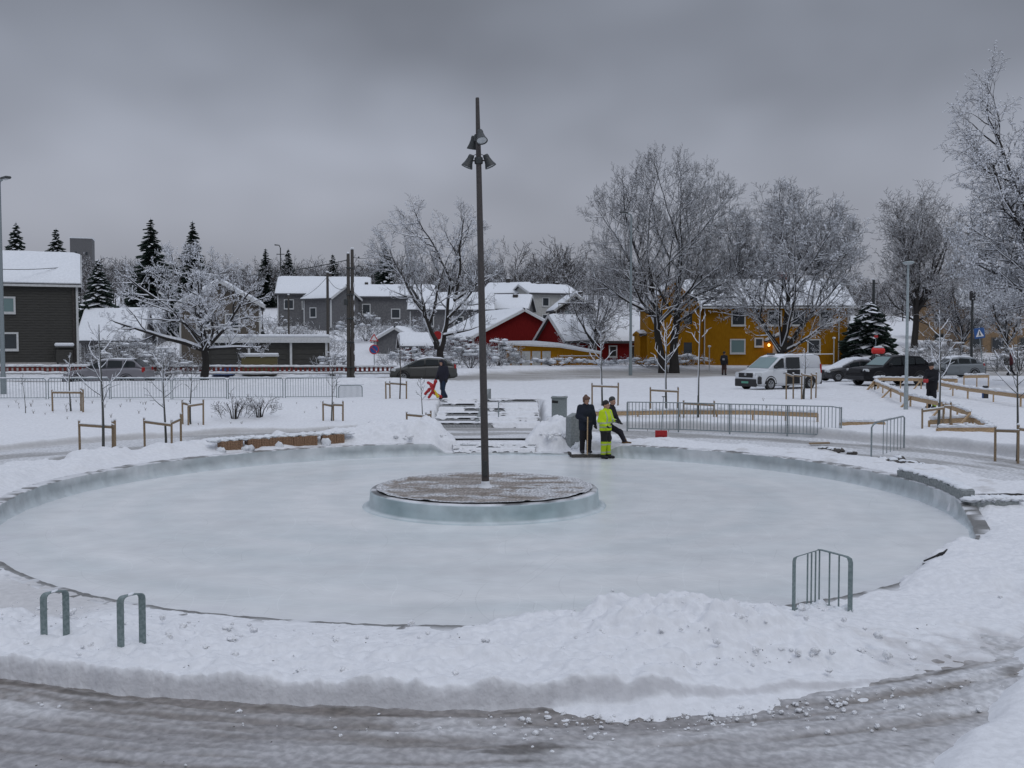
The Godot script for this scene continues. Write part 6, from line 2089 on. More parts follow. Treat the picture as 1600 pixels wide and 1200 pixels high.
	if o.get("emblem", false):
		s = MB.new()
		s.lathe([[0.0, 0.0], [0.085, 0.0], [0.085, 0.02], [0.065, 0.022], [0.0, 0.012]], 16, Transform3D(Basis(Vector3.BACK, PI / 2), Vector3(x0 - 0.01, o.lamp_y + 0.01, 0)))
		part("emblem", s, M.rim_metal, gr)
	if o.has("plate"):
		s = MB.new()
		s.box(Vector3(0.02, 0.11, 0.52), Transform3D(Basis(), Vector3(x0 - 0.052, clear + 0.22, 0)), 0.004)
		part("number_plate", s, M[o.plate], t)
	# snow lying on the car
	var thick: float = o.get("snow", 0.0)
	if thick > 0.0:
		s = MB.new()
		rings = []
		var ra: float = g[1][0]
		var rb: float = g[g.size() - 2][0]
		for i in 9:
			var f := i / 8.0
			var x := lerpf(ra - 0.05, rb + 0.05, f)
			var y: float = roof.call(x)
			var e := thick * (0.25 + 0.75 * minf(1.0, minf(f, 1.0 - f) * 8.0)) * (1.0 + 0.15 * sin(i * 2.1))
			var w: float = wt * 0.93
			var r := [Vector3(x0 + x, y - 0.03, 0), Vector3(x0 + x, y - 0.05, w), Vector3(x0 + x, y + e * 0.6, w * 0.97), Vector3(x0 + x, y + e, w * 0.8), Vector3(x0 + x, y + e + 0.01, 0)]
			for k in range(3, 0, -1):
				r.append(Vector3(r[k].x, r[k].y, -r[k].z))
			rings.append(r)
		s.loft(rings)
		if o.get("snow_all", false):
			rings = []
			for i in 8:
				var x := lerpf(0.15, g[0][0] + 0.1, i / 7.0)
				var y: float = (foot.call(x) as float) + 0.03
				var e := thick * 0.9 * (0.3 + 0.7 * minf(1.0, i / 2.0))
				var r := [Vector3(x0 + x, y - 0.06, 0), Vector3(x0 + x, y - 0.06, W * 0.86), Vector3(x0 + x, y + e * 0.7, W * 0.82), Vector3(x0 + x, y + e, W * 0.6), Vector3(x0 + x, y + e + 0.02, 0)]
				for k in range(3, 0, -1):
					r.append(Vector3(r[k].x, r[k].y, -r[k].z))
				rings.append(r)
			s.loft(rings)
			rings = []
			for i in 5:
				var x := lerpf(g[0][0], g[1][0], i / 4.0)
				var y: float = maxf(roof.call(x), foot.call(x))
				var r := [Vector3(x0 + x, y - 0.06, 0), Vector3(x0 + x, y - 0.05, W * 0.76), Vector3(x0 + x - 0.04, y + thick * 0.6, W * 0.72), Vector3(x0 + x - 0.06, y + thick * 0.9, W * 0.5), Vector3(x0 + x - 0.06, y + thick, 0)]
				for k in range(3, 0, -1):
					r.append(Vector3(r[k].x, r[k].y, -r[k].z))
				rings.append(r)
			s.loft(rings)
		part("snow", s, M.cap_snow, t)
	return t

func vehicles() -> void:
	# the silver car at the left
	var p := gat(171, 58.5)
	p.y = 0.98
	car("parked_car", "silver grey estate car on the road in front of the dark grey house", "car", p, 0.02, {"paint": "paint_silver", "L": 4.65, "W": 1.86, "H": 1.66, "clear": 0.24, "belt": [[0.0, 0.66], [0.08, 0.86], [0.5, 0.96], [1.25, 1.06], [2.4, 1.09], [4.1, 1.14], [4.5, 1.10], [4.65, 0.92]], "cabin": [[1.15, 1.05], [2.0, 1.58], [2.7, 1.66], [3.9, 1.62], [4.55, 1.14]], "windows": [[1.55, 2.45], [2.55, 3.35], [3.45, 4.1]], "doors": [[1.5, 2.5], [2.52, 3.45]], "wheels": [0.92, 3.62], "wr": 0.36, "lamp_y": 0.84, "tail_y": 1.02, "tail_h": 0.28, "snow": 0.02})
	# the dark car in the middle
	p = gat(662, 66.2)
	p.y = 1.02
	car("parked_car", "dark grey-green hatchback with snowy roof on the road left of the mast", "car", p, 0.10, {"paint": "paint_olive", "L": 4.25, "W": 1.80, "H": 1.55, "clear": 0.20, "belt": [[0.0, 0.58], [0.08, 0.74], [0.5, 0.86], [1.0, 0.95], [2.2, 1.0], [3.7, 1.05], [4.1, 1.02], [4.25, 0.85]], "cabin": [[0.75, 0.90], [1.75, 1.42], [2.4, 1.55], [3.4, 1.50], [4.15, 1.05]], "windows": [[1.2, 2.15], [2.25, 3.05], [3.12, 3.6]], "doors": [[1.25, 2.2], [2.22, 3.1]], "wheels": [0.82, 3.40], "wr": 0.33, "lamp_y": 0.74, "tail_y": 0.98, "tail_h": 0.26, "clad": false, "bumper": "paint_olive", "front_glass": "pale_pane", "snow": 0.05})
	# the white van
	p = gat(1216, 57.2)
	var van := car("parked_van", "white van with dark bumper and snow on its roof, parked on the snow", "van", p + Vector3(0, -0.02, 0), 0.56, {"paint": "paint_white", "L": 5.1, "W": 1.93, "H": 1.92, "top": 0.84, "clear": 0.22, "belt": [[0.0, 0.72], [0.06, 0.88], [0.4, 1.02], [0.95, 1.14], [2.2, 1.18], [4.9, 1.20], [5.1, 1.18]], "cabin": [[0.85, 1.12], [1.85, 1.82], [2.6, 1.92], [4.9, 1.90], [5.08, 1.16]], "windows": [[1.25, 2.05]], "doors": [[1.15, 2.15], [2.2, 3.2]], "wheels": [0.95, 4.05], "wr": 0.35, "lamp_y": 0.86, "lamp_h": 0.22, "tail_y": 1.15, "tail_h": 0.5, "trim": "black_plastic", "handle": "black_plastic", "clad": false, "bumper_h": 0.42, "front_glass": "pale_pane", "plate": "plate_green", "emblem": true, "blind": true, "snow": 0.05})
	var s := MB.new()
	s.box(Vector3(1.05, 0.62, 0.02), Transform3D(Basis(Vector3.RIGHT, -0.10), Vector3(0.16, 1.49, 0.905)), 0.006)
	part("side_window", s, M.car_glass, van)
	s = MB.new()
	s.box(Vector3(1.0, 0.78, 0.03), Transform3D(Basis(), Vector3(0.14, 0.72, 0.975)), 0.008)
	part("open_doorway", s, M.slot_black, van)
	s = MB.new()
	s.box(Vector3(0.62, 0.40, 0.10), Transform3D(Basis(Vector3.UP, 0.20), Vector3(-2.22, 0.55, 0.86)), 0.03)
	part("bumper_corner", s, M.black_plastic, van)
	s = MB.new()
	s.box(Vector3(0.10, 0.55, 1.7), Transform3D(Basis(), Vector3(2.56, 0.55, 0)), 0.03)
	part("rear_step", s, M.black_plastic, van)
	s = MB.new()
	s.box(Vector3(1.5, 0.05, 0.06), Transform3D(Basis(), Vector3(3.0, 1.96, 0.6)), 0.01)
	s.box(Vector3(1.5, 0.05, 0.06), Transform3D(Basis(), Vector3(3.0, 1.96, -0.6)), 0.01)
	s.box(Vector3(0.06, 0.05, 1.3), Transform3D(Basis(), Vector3(2.4, 1.94, 0.0)), 0.01)
	s.box(Vector3(0.05, 0.20, 0.05), Transform3D(Basis(), Vector3(2.4, 1.86, 0.5)), 0.01)
	part("roof_rack", s, M.white_paint, van)
	s = MB.new()
	s.box(Vector3(0.16, 0.10, 0.5), Transform3D(Basis(), Vector3(-0.62, 1.97, 0.0)), 0.02)
	part("roof_beacon", s, M.dark_steel, van)
	# behind it, the car under snow
	p = gat(1328, 67.0)
	car("parked_car", "dark car thickly covered with snow between the van and the black car", "car", p, 0.2, {"paint": "paint_dark", "L": 4.4, "W": 1.80, "H": 1.42, "clear": 0.18, "belt": [[0.0, 0.55], [0.08, 0.70], [0.5, 0.80], [1.2, 0.90], [2.4, 0.95], [4.0, 0.98], [4.3, 0.95], [4.4, 0.8]], "cabin": [[1.1, 0.9], [2.0, 1.34], [2.6, 1.42], [3.3, 1.38], [4.2, 0.99]], "windows": [[1.5, 2.4], [2.5, 3.3]], "doors": [[1.3, 2.4], [2.42, 3.3]], "wheels": [0.85, 3.5], "wr": 0.32, "lamp_y": 0.66, "tail_y": 0.85, "clad": false, "snow": 0.16, "snow_all": true})
	# the big black car
	p = gat(1388, 61.4)
	car("parked_car", "large black off-road car behind the wooden rails on the right", "car", p, 0.34, {"paint": "paint_black", "L": 4.95, "W": 1.98, "H": 1.82, "top": 0.76, "clear": 0.28, "belt": [[0.0, 0.74], [0.07, 0.98], [0.5, 1.08], [1.5, 1.16], [2.6, 1.20], [4.4, 1.26], [4.8, 1.22], [4.95, 1.0]], "cabin": [[1.35, 1.15], [2.15, 1.74], [2.9, 1.82], [4.2, 1.76], [4.85, 1.25]], "windows": [[1.75, 2.65], [2.75, 3.65], [3.72, 4.4]], "doors": [[1.65, 2.7], [2.72, 3.7]], "wheels": [1.0, 3.95], "wr": 0.40, "lamp_y": 0.92, "tail_y": 1.12, "tail_h": 0.26, "front_glass": "pale_pane"})
	# the pale rounded one behind
	p = gat(1486, 74.0)
	car("parked_car", "pale grey rounded car half hidden behind the man in black", "car", p, 0.15, {"paint": "paint_grey", "L": 4.3, "W": 1.8, "H": 1.52, "clear": 0.2, "belt": [[0.0, 0.6], [0.1, 0.76], [0.5, 0.86], [1.1, 0.95], [2.2, 1.0], [3.8, 1.03], [4.15, 1.0], [4.3, 0.84]], "cabin": [[0.8, 0.92], [1.7, 1.40], [2.4, 1.52], [3.4, 1.46], [4.2, 1.03]], "windows": [[1.2, 2.15], [2.25, 3.1], [3.2, 3.6]], "doors": [[1.2, 2.2], [2.22, 3.1]], "wheels": [0.8, 3.4], "wr": 0.32, "lamp_y": 0.74, "tail_y": 0.95, "clad": false, "bumper": "paint_grey", "snow": 0.08})

# ---- houses: local origin at the middle of the front wall's foot, front towards +Z ----
# o: w (width), d (depth), h (eaves), rise, ridge "x" or "z", wall, roof snow, windows [face, across, sill, w, h], chimneys [x, z, w, h]
func house(called: String, label: String, place: Vector3, turn: float, o: Dictionary) -> Node3D:
	var t := thing(called, label, o.get("category", "house"), place, turn)
	var w: float = o.w
	var d: float = o.d
	var h: float = o.h
	var rise: float = o.rise
	var wall: Material = M[o.wall]
	var trim: Material = M[o.get("trim", "white_paint")]
	var over: float = o.get("over", 0.4)
	var thick: float = o.get("snow", 0.22)
	var along_x: bool = o.ridge == "x"
	var mid := Vector3(0, 0, -d * 0.5)
	var half: float = (d if along_x else w) * 0.5       # across the ridge
	var run: float = (w if along_x else d)              # along it
	var fr := Transform3D(Basis(), mid) if along_x else Transform3D(Basis(Vector3.UP, PI / 2), mid)   # local x along the ridge
	var s := MB.new()
	var base: float = -o.get("sunk", 2.0)
	s.extrude(PackedVector2Array([Vector2(-half, base), Vector2(half, base), Vector2(half, h), Vector2(0, h + rise), Vector2(-half, h)]), -run * 0.5, run * 0.5, fr * Transform3D(Basis(Vector3.UP, PI / 2), Vector3.ZERO))
	part("wall", s, wall, t)
	if o.has("plinth"):
		s = MB.new()
		s.box(Vector3(w + 0.06, o.plinth + 2.0, d + 0.06), Transform3D(Basis(), mid + Vector3(0, o.plinth * 0.5 - 1.0, 0)))
		part("plinth", s, M.plinth, t)
	# boards: real laps across the front and the right gable
	if o.has("boards"):
		s = MB.new()
		var step: float = o.boards
		var y: float = o.get("plinth", 0.0)
		while y < h - step * 0.5:
			s.box(Vector3(w, step * 0.94, 0.03), Transform3D(Basis(Vector3.RIGHT, -0.10), Vector3(0, y + step * 0.5, 0.012)))
			y += step
		stuff(part("board", s, wall, t))
	# roof: two slabs, the snow on them, boards along the edges
	var slope := atan2(rise, half)
	var len := half / cos(slope) + over
	for sg in [1.0, -1.0]:
		var rot := Basis(Vector3.RIGHT, slope * sg)
		var c := Vector3(0, h + rise, 0) + rot * Vector3(0, 0, sg * len * 0.5)
		s = MB.new()
		s.box(Vector3(run + over * 2.0, 0.14, len), fr * Transform3D(rot, c + rot * Vector3(0, 0.075, 0)))
		part("roof", s, M.roof_felt, t)
		# the snow: a rounded, uneven sheet with thickness
		var nx := 24
		var nzz := 10
		var top := func(i: int, j: int):
			var x := lerpf(-run * 0.5 - over + 0.03, run * 0.5 + over - 0.03, float(i) / nx)
			var z := lerpf(0.0, len - 0.03, float(j) / nzz)
			var e := minf(1.0, minf(minf(float(i), float(nx - i)) * 2.0, float(nzz - j) * 1.6) * 0.5 + 0.35)
			var y := 0.15 + thick * e * (1.0 + 0.18 * n2(x + place.x, z * 1.7 + place.z, 0.25))
			return fr * (Vector3(0, h + rise, 0) + rot * Vector3(x, y, z * sg))
		s = MB.new()
		var first := s.v.size()
		for j in nzz + 1:
			for i in nx + 1:
				s.p(top.call(i, j))
		for j in nzz:
			for i in nx:
				var a := first + j * (nx + 1) + i
				if sg > 0:
					s.quad(a, a + nx + 1, a + nx + 2, a + 1)
				else:
					s.quad(a, a + 1, a + nx + 2, a + nx + 1)
		# its edges
		var lowp := func(i: int, j: int):
			var x := lerpf(-run * 0.5 - over + 0.03, run * 0.5 + over - 0.03, float(i) / nx)
			var z := lerpf(0.0, len - 0.03, float(j) / nzz)
			return fr * (Vector3(0, h + rise, 0) + rot * Vector3(x, 0.14, z * sg))
		var inner: Vector3 = fr * (Vector3(0, h + rise, 0) + rot * Vector3(0, 0.1, sg * len * 0.5))
		for i in nx:
			s.face([lowp.call(i, nzz), lowp.call(i + 1, nzz), top.call(i + 1, nzz), top.call(i, nzz)], inner)
		for j in nzz:
			for e in [0, nx]:
				s.face([lowp.call(e, j), lowp.call(e, j + 1), top.call(e, j + 1), top.call(e, j)], inner)
		part("snow", s, M.cap_snow, t)
		# barge boards and gutter
		for e in [1.0, -1.0]:
			s = MB.new()
			s.box(Vector3(0.05, 0.24, len), fr * Transform3D(rot, c + rot * Vector3((run * 0.5 + over + 0.028) * e, 0.03, 0)))
			part("barge_board", s, trim, t)
		s = MB.new()
		s.box(Vector3(run + over * 2.0 + 0.1, 0.16, 0.10), fr * Transform3D(Basis(), Vector3(0, h + rise, 0) + rot * Vector3(0, 0.02, sg * (len + 0.055))))
		part("gutter", s, M[o.get("eave", "gutter")], t)
	# corner boards
	if o.get("corners", true):
		for x in [-w * 0.5, w * 0.5]:
			s = MB.new()
			s.box(Vector3(0.16, h - 0.1, 0.16), Transform3D(Basis(), Vector3(x, h * 0.5, -0.02)))
			part("corner_board", s, trim, t)
	for q in o.get("windows", []):
		window(t, q, w, d, trim, o)
	for q in o.get("chimneys", []):
		s = MB.new()
		s.box(Vector3(q[2], q[3] + 1.2, q[2]), Transform3D(Basis(), Vector3(q[0], h + rise + q[3] * 0.5 - 0.6, q[1])), 0.02)
		var ch := part("chimney", s, M[o.get("chimney_mat", "far_dark")], t)
		s = MB.new()
		s.blob(Vector3(q[0], h + rise + q[3] + 0.03, q[1]), Vector3(q[2] * 0.6, 0.12, q[2] * 0.6), 3, 0.1, 4, 8)
		part("snow", s, M.cap_snow, ch)
	return t

func window(t: Node3D, q: Array, w: float, d: float, trim: Material, o: Dictionary) -> void:
	var xf: Transform3D
	match q[0]:
		"front": xf = Transform3D(Basis(), Vector3(q[1], q[2], 0.03))
		"right": xf = Transform3D(Basis(Vector3.UP, PI / 2), Vector3(w * 0.5 + 0.03, q[2], -q[1]))
		"left": xf = Transform3D(Basis(Vector3.UP, -PI / 2), Vector3(-w * 0.5 - 0.03, q[2], -q[1]))
	var ww: float = q[3]
	var hh: float = q[4]
	var f: float = o.get("frame", 0.13)
	var s := MB.new()
	for x in [-1.0, 1.0]:
		s.box(Vector3(f, hh + f * 2.0, 0.09), Transform3D(Basis(), Vector3(x * (ww + f) * 0.5, hh * 0.5, 0)))
		s.box(Vector3(ww, f, 0.088), Transform3D(Basis(), Vector3(0, hh * 0.5 + x * (hh + f) * 0.5, 0)))
	if q.size() > 6 and q[6] > 1:
		for k in q[6] - 1:
			s.box(Vector3(0.06, hh, 0.07), Transform3D(Basis(), Vector3(ww * ((k + 1.0) / q[6] - 0.5), hh * 0.5, 0)))
	var win := part("window", s, M[q[7]] if q.size() > 7 else trim, t, xf)
	s = MB.new()
	s.box(Vector3(ww, hh, 0.03), Transform3D(Basis(), Vector3(0, hh * 0.5, -0.004)))
	part("pane", s, M[q[5]] if q.size() > 5 else M.pane, win)
	s = MB.new()
	s.box(Vector3(ww + f * 2.2, 0.06, 0.18), Transform3D(Basis(), Vector3(0, -f - 0.03, 0.03)), 0.01)
	part("sill", s, trim, win)

func houses() -> void:
	# the dark grey house at the left edge
	var c := at(122, 560, 75.0)
	var yaw := 0.40
	var dir := Vector3(cos(yaw), 0, -sin(yaw))
	var p := c - dir * 5.2
	p.y = 1.35
	var t := house("grey_house", "dark grey boarded two-storey house with a snowy roof at the left edge", p, yaw, {"w": 10.4, "d": 9.0, "h": 6.45, "rise": 2.35, "ridge": "x", "wall": "grey_boards", "boards": 0.19, "plinth": 0.75, "over": 0.30, "trim": "white_paint", "eave": "white_paint", "windows": [["front", 0.25, 4.4, 1.5, 0.95, "pale_pane"], ["front", 0.35, 1.75, 1.6, 1.05, "pane"], ["front", -2.6, 4.4, 1.5, 0.95, "pale_pane"], ["right", 3.0, 4.2, 1.0, 1.2], ["right", 6.0, 1.6, 1.0, 1.2]]})
	var s := MB.new()
	s.box(Vector3(1.25, 0.12, 0.9), Transform3D(Basis(), Vector3(4.3, 1.85, 0.5)), 0.02)
	s.box(Vector3(0.10, 1.8, 0.10), Transform3D(Basis(), Vector3(3.85, 0.9, 0.8)))
	s.box(Vector3(1.1, 0.95, 0.06), Transform3D(Basis(), Vector3(4.3, 1.2, 0.85)))
	var porch := part("porch", s, M.grey_boards, t)
	s = MB.new()
	s.box(Vector3(1.3, 0.26, 0.95), Transform3D(Basis(), Vector3(4.3, 2.04, 0.5)), 0.08)
	part("snow", s, M.cap_snow, porch)
	s = MB.new()
	s.box(Vector3(0.14, 6.2, 0.10), Transform3D(Basis(), Vector3(4.95, 3.2, 0.08)))
	part("downpipe", s, M.far_dark, t)
	# brown-grey house behind the broad snowy tree
	p = at(345, 560, 88.0)
	p.y = 1.4
	t = house("brown_house", "brown-grey gabled house behind the broad snowy tree", p, 0.25, {"w": 6.6, "d": 9.0, "h": 5.4, "rise": 1.9, "ridge": "z", "wall": "brown_boards", "trim": "white_paint", "eave": "white_paint", "windows": [["front", -1.4, 3.4, 1.0, 1.1], ["front", 1.0, 3.4, 1.0, 1.1]], "over": 0.45})
	s = MB.new()
	s.extrude(PackedVector2Array([Vector2(-1.15, 0.0), Vector2(0, 0.62), Vector2(1.15, 0.0), Vector2(1.15, -0.16), Vector2(0, 0.46), Vector2(-1.15, -0.16)]), 0.0, 1.3, Transform3D(Basis(), Vector3(0.3, 2.6, 0.02)))
	s.box(Vector3(0.9, 2.3, 0.10), Transform3D(Basis(), Vector3(0.3, 1.15, 0.06)))
	porch = part("porch", s, M.white_paint, t)
	s = MB.new()
	s.extrude(PackedVector2Array([Vector2(-1.2, 0.01), Vector2(0, 0.64), Vector2(1.2, 0.01), Vector2(1.15, 0.22), Vector2(0, 0.86), Vector2(-1.15, 0.22)]), 0.0, 1.35, Transform3D(Basis(), Vector3(0.3, 2.6, 0.02)))
	part("snow", s, M.cap_snow, porch)
	# garage row with a flat roof
	p = at(418, 560, 80.0)
	p.y = 1.35
	t = thing("garage", "long low dark garage with a white fascia and snow on its flat roof", "garage", p, 0.22)
	s = MB.new()
	s.box(Vector3(9.3, 2.6, 5.0), Transform3D(Basis(), Vector3(0, 0.9, -2.6)))
	part("wall", s, M.grey_boards, t)
	s = MB.new()
	s.box(Vector3(9.7, 0.42, 5.6), Transform3D(Basis(), Vector3(0, 2.38, -2.5)), 0.02)
	part("fascia", s, M.white_paint, t)
	s = MB.new()
	s.box(Vector3(9.6, 0.26, 5.5), Transform3D(Basis(), Vector3(0, 2.71, -2.5)), 0.09)
	part("snow", s, M.cap_snow, t)
	for x in [-4.55, -1.4, 1.8, 4.55]:
		s = MB.new()
		s.box(Vector3(0.18, 2.2, 0.16), Transform3D(Basis(), Vector3(x, 1.08, -0.02)))
		part("post", s, M.white_paint, t)
	for x in [-3.0, 0.2, 3.2]:
		s = MB.new()
		for k in 5:
			s.box(Vector3(2.5, 0.40, 0.05), Transform3D(Basis(), Vector3(x, 0.22 + 0.42 * k, -0.08)), 0.01)
		part("door", s, M.grey_boards, t)
	# olive box in front of it
	t = thing("shed", "low olive shed with snow on its flat roof in front of the dark garage", "shed", at(406, 575, 74.0) * Vector3(1, 0, 1) + Vector3(0, 1.3, 0), 0.2)
	s = MB.new()
	s.box(Vector3(2.5, 1.25, 1.6), Transform3D(Basis(), Vector3(0, 0.6, 0)), 0.02)
	part("wall", s, M.olive_box, t)
	s = MB.new()
	s.box(Vector3(2.7, 0.08, 1.8), Transform3D(Basis(), Vector3(0, 1.27, 0)), 0.02)
	part("roof", s, M.white_paint, t)
	s = MB.new()
	s.box(Vector3(2.65, 0.16, 1.75), Transform3D(Basis(), Vector3(0, 1.39, 0)), 0.06)
	part("snow", s, M.cap_snow, t)
	t = thing("tarpaulin", "patch of blue tarpaulin under snow left of the olive shed", "tarpaulin", at(352, 575, 73.0) * Vector3(1, 0, 1) + Vector3(0, 1.25, 0), 0.1)
	s = MB.new()
	s.extrude(PackedVector2Array([Vector2(-0.9, 0), Vector2(0.6, 0), Vector2(0.55, 0.65), Vector2(0.3, 0.7)]), -0.6, 0.6)
	part("sheet", s, M.blue_tarp, t)
	s = MB.new()
	s.blob(Vector3(-0.35, 0.42, 0.1), Vector3(0.5, 0.16, 0.5), 2, 0.2)
	part("snow", s, M.cap_snow, t)

	# roofs at the left, behind
	p = at(172, 560, 99.0)
	p.y = 1.2
	house("low_house", "low house under a broad snow-covered roof right of the dark grey house", p, 0.18, {"w": 5.4, "d": 8.0, "h": 2.6, "rise": 2.9, "ridge": "x", "wall": "far_grey", "windows": [["front", -1.2, 0.8, 1.1, 1.1], ["front", 1.2, 0.8, 1.1, 1.1]]})
	p = at(190, 540, 124.0)
	p.y = 2.0
	house("low_house", "further low snow-roofed house behind the broad snowy tree", p, 0.1, {"w": 8.4, "d": 7.0, "h": 3.9, "rise": 1.7, "ridge": "x", "wall": "far_grey", "windows": [["front", -2.2, 1.6, 1.1, 1.1], ["front", 2.2, 1.6, 1.1, 1.1]]})
	# far block of flats
	p = at(128, 470, 330.0)
	p.y = 12.0
	t = thing("apartment_block", "far grey block of flats rising beyond the grey house's roof", "building", p, 0.3)
	s = MB.new()
	s.box(Vector3(6.6, 26.0, 9.0), Transform3D(Basis(), Vector3(0, 12.0, -4.5)))
	part("wall", s, M.far_grey, t)
	for k in 6:
		s = MB.new()
		s.box(Vector3(0.7, 1.0, 0.1), Transform3D(Basis(), Vector3(-1.6 + 3.2 * (k % 2), 13.0 + 3.6 * (k / 2), 0.03)))
		part("window", s, M.pane, t)
	s = MB.new()
	s.box(Vector3(6.9, 0.4, 9.3), Transform3D(Basis(), Vector3(0, 25.2, -4.5)))
	part("snow", s, M.cap_snow, t)

	# terraced houses on the slope
	p = at(505, 480, 152.0)
	p.y = 6.4
	house("terraced_house", "long grey house with a snowy roof highest on the left of the slope", p, 0.12, {"w": 13.2, "d": 9.0, "h": 4.4, "rise": 2.5, "ridge": "x", "wall": "far_grey", "chimneys": [[0.8, -4.5, 0.5, 0.8]], "windows": [["front", -5.0, 2.2, 1.2, 1.2], ["front", -2.4, 2.2, 1.2, 1.2], ["front", 4.6, 2.2, 1.2, 1.2]]})
	p = at(496, 490, 145.0)
	p.y = 5.6
	house("terraced_house", "grey gabled wing standing before the long grey house", p, -0.55, {"w": 5.0, "d": 6.0, "h": 4.2, "rise": 1.7, "ridge": "x", "wall": "far_grey", "windows": [["front", -0.8, 1.6, 1.0, 1.2]]})
	p = at(615, 480, 151.0)
	p.y = 6.2
	house("terraced_house", "grey house with two small chimneys just right of the double utility pole", p, 0.08, {"w": 11.5, "d": 8.0, "h": 4.1, "rise": 1.7, "ridge": "x", "wall": "far_grey", "chimneys": [[-4.2, -4.0, 0.5, 0.6], [-0.4, -4.0, 0.5, 0.6]], "windows": [["front", -4.0, 1.6, 1.0, 1.3], ["front", 0.3, 1.0, 1.1, 1.2], ["front", 3.4, 1.6, 1.0, 1.2]]})
	p = at(705, 490, 138.0)
	p.y = 4.6
	house("terraced_house", "grey house with a broad snowy roof behind the tree left of the mast", p, 0.05, {"w": 11.0, "d": 8.0, "h": 3.4, "rise": 2.2, "ridge": "x", "wall": "far_grey", "chimneys": [[1.6, -4.0, 0.6, 0.9]], "windows": [["front", -3.0, 1.2, 1.1, 1.1], ["front", 1.0, 1.2, 1.1, 1.1]]})
	p = at(786, 480, 156.0)
	p.y = 7.2
	house("terraced_house", "upper of the two grey houses right of the mast, with a dark chimney", p, -0.25, {"w": 6.2, "d": 8.0, "h": 3.8, "rise": 1.6, "ridge": "x", "wall": "far_grey", "chimneys": [[-0.2, -4.0, 0.6, 0.9]], "windows": [["front", 1.6, 1.4, 1.0, 1.1]]})
	p = at(785, 490, 142.0)
	p.y = 5.0
	house("terraced_house", "lower of the two grey houses right of the mast, under a wide snowy roof", p, -0.15, {"w": 6.6, "d": 8.0, "h": 3.2, "rise": 1.9, "ridge": "x", "wall": "far_grey", "chimneys": [[1.4, -3.0, 0.7, 0.2]], "windows": [["front", -1.2, 1.2, 1.0, 1.1]]})
	# the white house and the dark timber one
	p = at(866, 490, 152.0)
	p.y = 5.6
	house("white_house", "white three-storey house with small dark windows right of the red gable", p, 0.38, {"w": 7.6, "d": 8.0, "h": 5.2, "rise": 1.3, "ridge": "x", "wall": "far_white", "chimneys": [[-1.0, -4.0, 0.5, 0.5], [2.2, -4.0, 0.5, 0.6]], "windows": [["front", -1.4, 3.4, 0.9, 1.1], ["front", -1.4, 0.9, 0.9, 1.1], ["front", 1.4, 3.4, 0.9, 1.1], ["left", 3.6, 3.2, 1.0, 1.2], ["left", 3.6, 0.8, 1.0, 1.2]]})
	p = at(899, 490, 138.0)
	p.y = 4.4
	t = house("timber_house", "dark timber house with balconies under a snowy gable, left of the tallest tree", p, 0.1, {"w": 5.2, "d": 7.0, "h": 3.6, "rise": 1.9, "ridge": "z", "wall": "far_dark", "trim": "far_white", "chimneys": [[1.2, -3.0, 0.6, 0.6]], "windows": [["front", -1.0, 2.2, 0.9, 1.2, "pale_pane"], ["front", 1.1, 2.2, 0.9, 1.2]]})
	for y in [1.7, 3.5]:
		s = MB.new()
		s.box(Vector3(5.0, 0.14, 1.0), Transform3D(Basis(), Vector3(0, y, 0.5)))
		s.box(Vector3(5.0, 0.10, 0.06), Transform3D(Basis(), Vector3(0, y + 0.85, 0.98)))
		for k in 9:
			s.box(Vector3(0.06, 0.8, 0.05), Transform3D(Basis(), Vector3(-2.4 + 0.6 * k, y + 0.45, 0.98)))
		var b := part("balcony", s, M.far_dark, t)
		s = MB.new()
		s.box(Vector3(4.9, 0.12, 0.16), Transform3D(Basis(), Vector3(0, y + 0.96, 0.98)), 0.04)
		part("snow", s, M.cap_snow, b)

	# low roofs among the bushes left of the mast
	p = at(618, 540, 114.0)
	p.y = 1.9
	house("low_house", "low grey house with a pale snowy gable among the bushes right of the utility pole", p, -0.2, {"w": 4.6, "d": 6.0, "h": 1.9, "rise": 1.3, "ridge": "z", "wall": "far_grey", "windows": [["front", 0.8, 0.5, 0.8, 0.8]]})
	p = at(664, 550, 106.0)
	p.y = 1.5
	house("red_shed", "small dark red shed behind the trunk of the tree left of the mast", p, 0.2, {"category": "shed", "w": 4.4, "d": 4.0, "h": 1.7, "rise": 1.1, "ridge": "x", "wall": "red_boards", "windows": [["front", -0.9, 0.5, 0.7, 0.7]]})

	# the red buildings
	p = at(817, 560, 111.0)
	p.y = 1.3
	house("red_house", "dark red boarded building whose broad snowy gable faces the rink", p, 0.36, {"w": 11.4, "d": 13.0, "h": 2.85, "rise": 2.85, "ridge": "z", "wall": "red_boards", "trim": "white_paint", "corners": true, "over": 0.5, "windows": [["front", -2.2, 0.9, 1.1, 1.1]]})
	p = at(950, 560, 108.0)
	p.y = 1.3
	house("red_house", "second dark red building, lower and longer, right of the red gable", p, 0.50, {"w": 10.4, "d": 6.0, "h": 2.5, "rise": 2.5, "ridge": "x", "wall": "red_boards", "trim": "white_paint", "windows": [["front", 3.4, 0.6, 0.8, 1.2, "pane", 1], ["front", -2.0, 0.8, 0.8, 1.0], ["front", 0.6, 0.8, 0.8, 1.0]]})
	# the yellow garage with its sloping roof
	p = at(866, 565, 97.5)
	p.y = 1.22
	t = thing("yellow_garage", "low yellow garage with white doors under a sagging snow-covered roof", "garage", p, 0.12)
	s = MB.new()
	s.extrude(PackedVector2Array([Vector2(-4.2, -0.5), Vector2(4.3, -0.5), Vector2(4.3, 1.25), Vector2(0.6, 1.85), Vector2(-4.2, 2.1)]), -4.0, 0.0)
	part("wall", s, M.yellow_boards, t)
	s = MB.new()
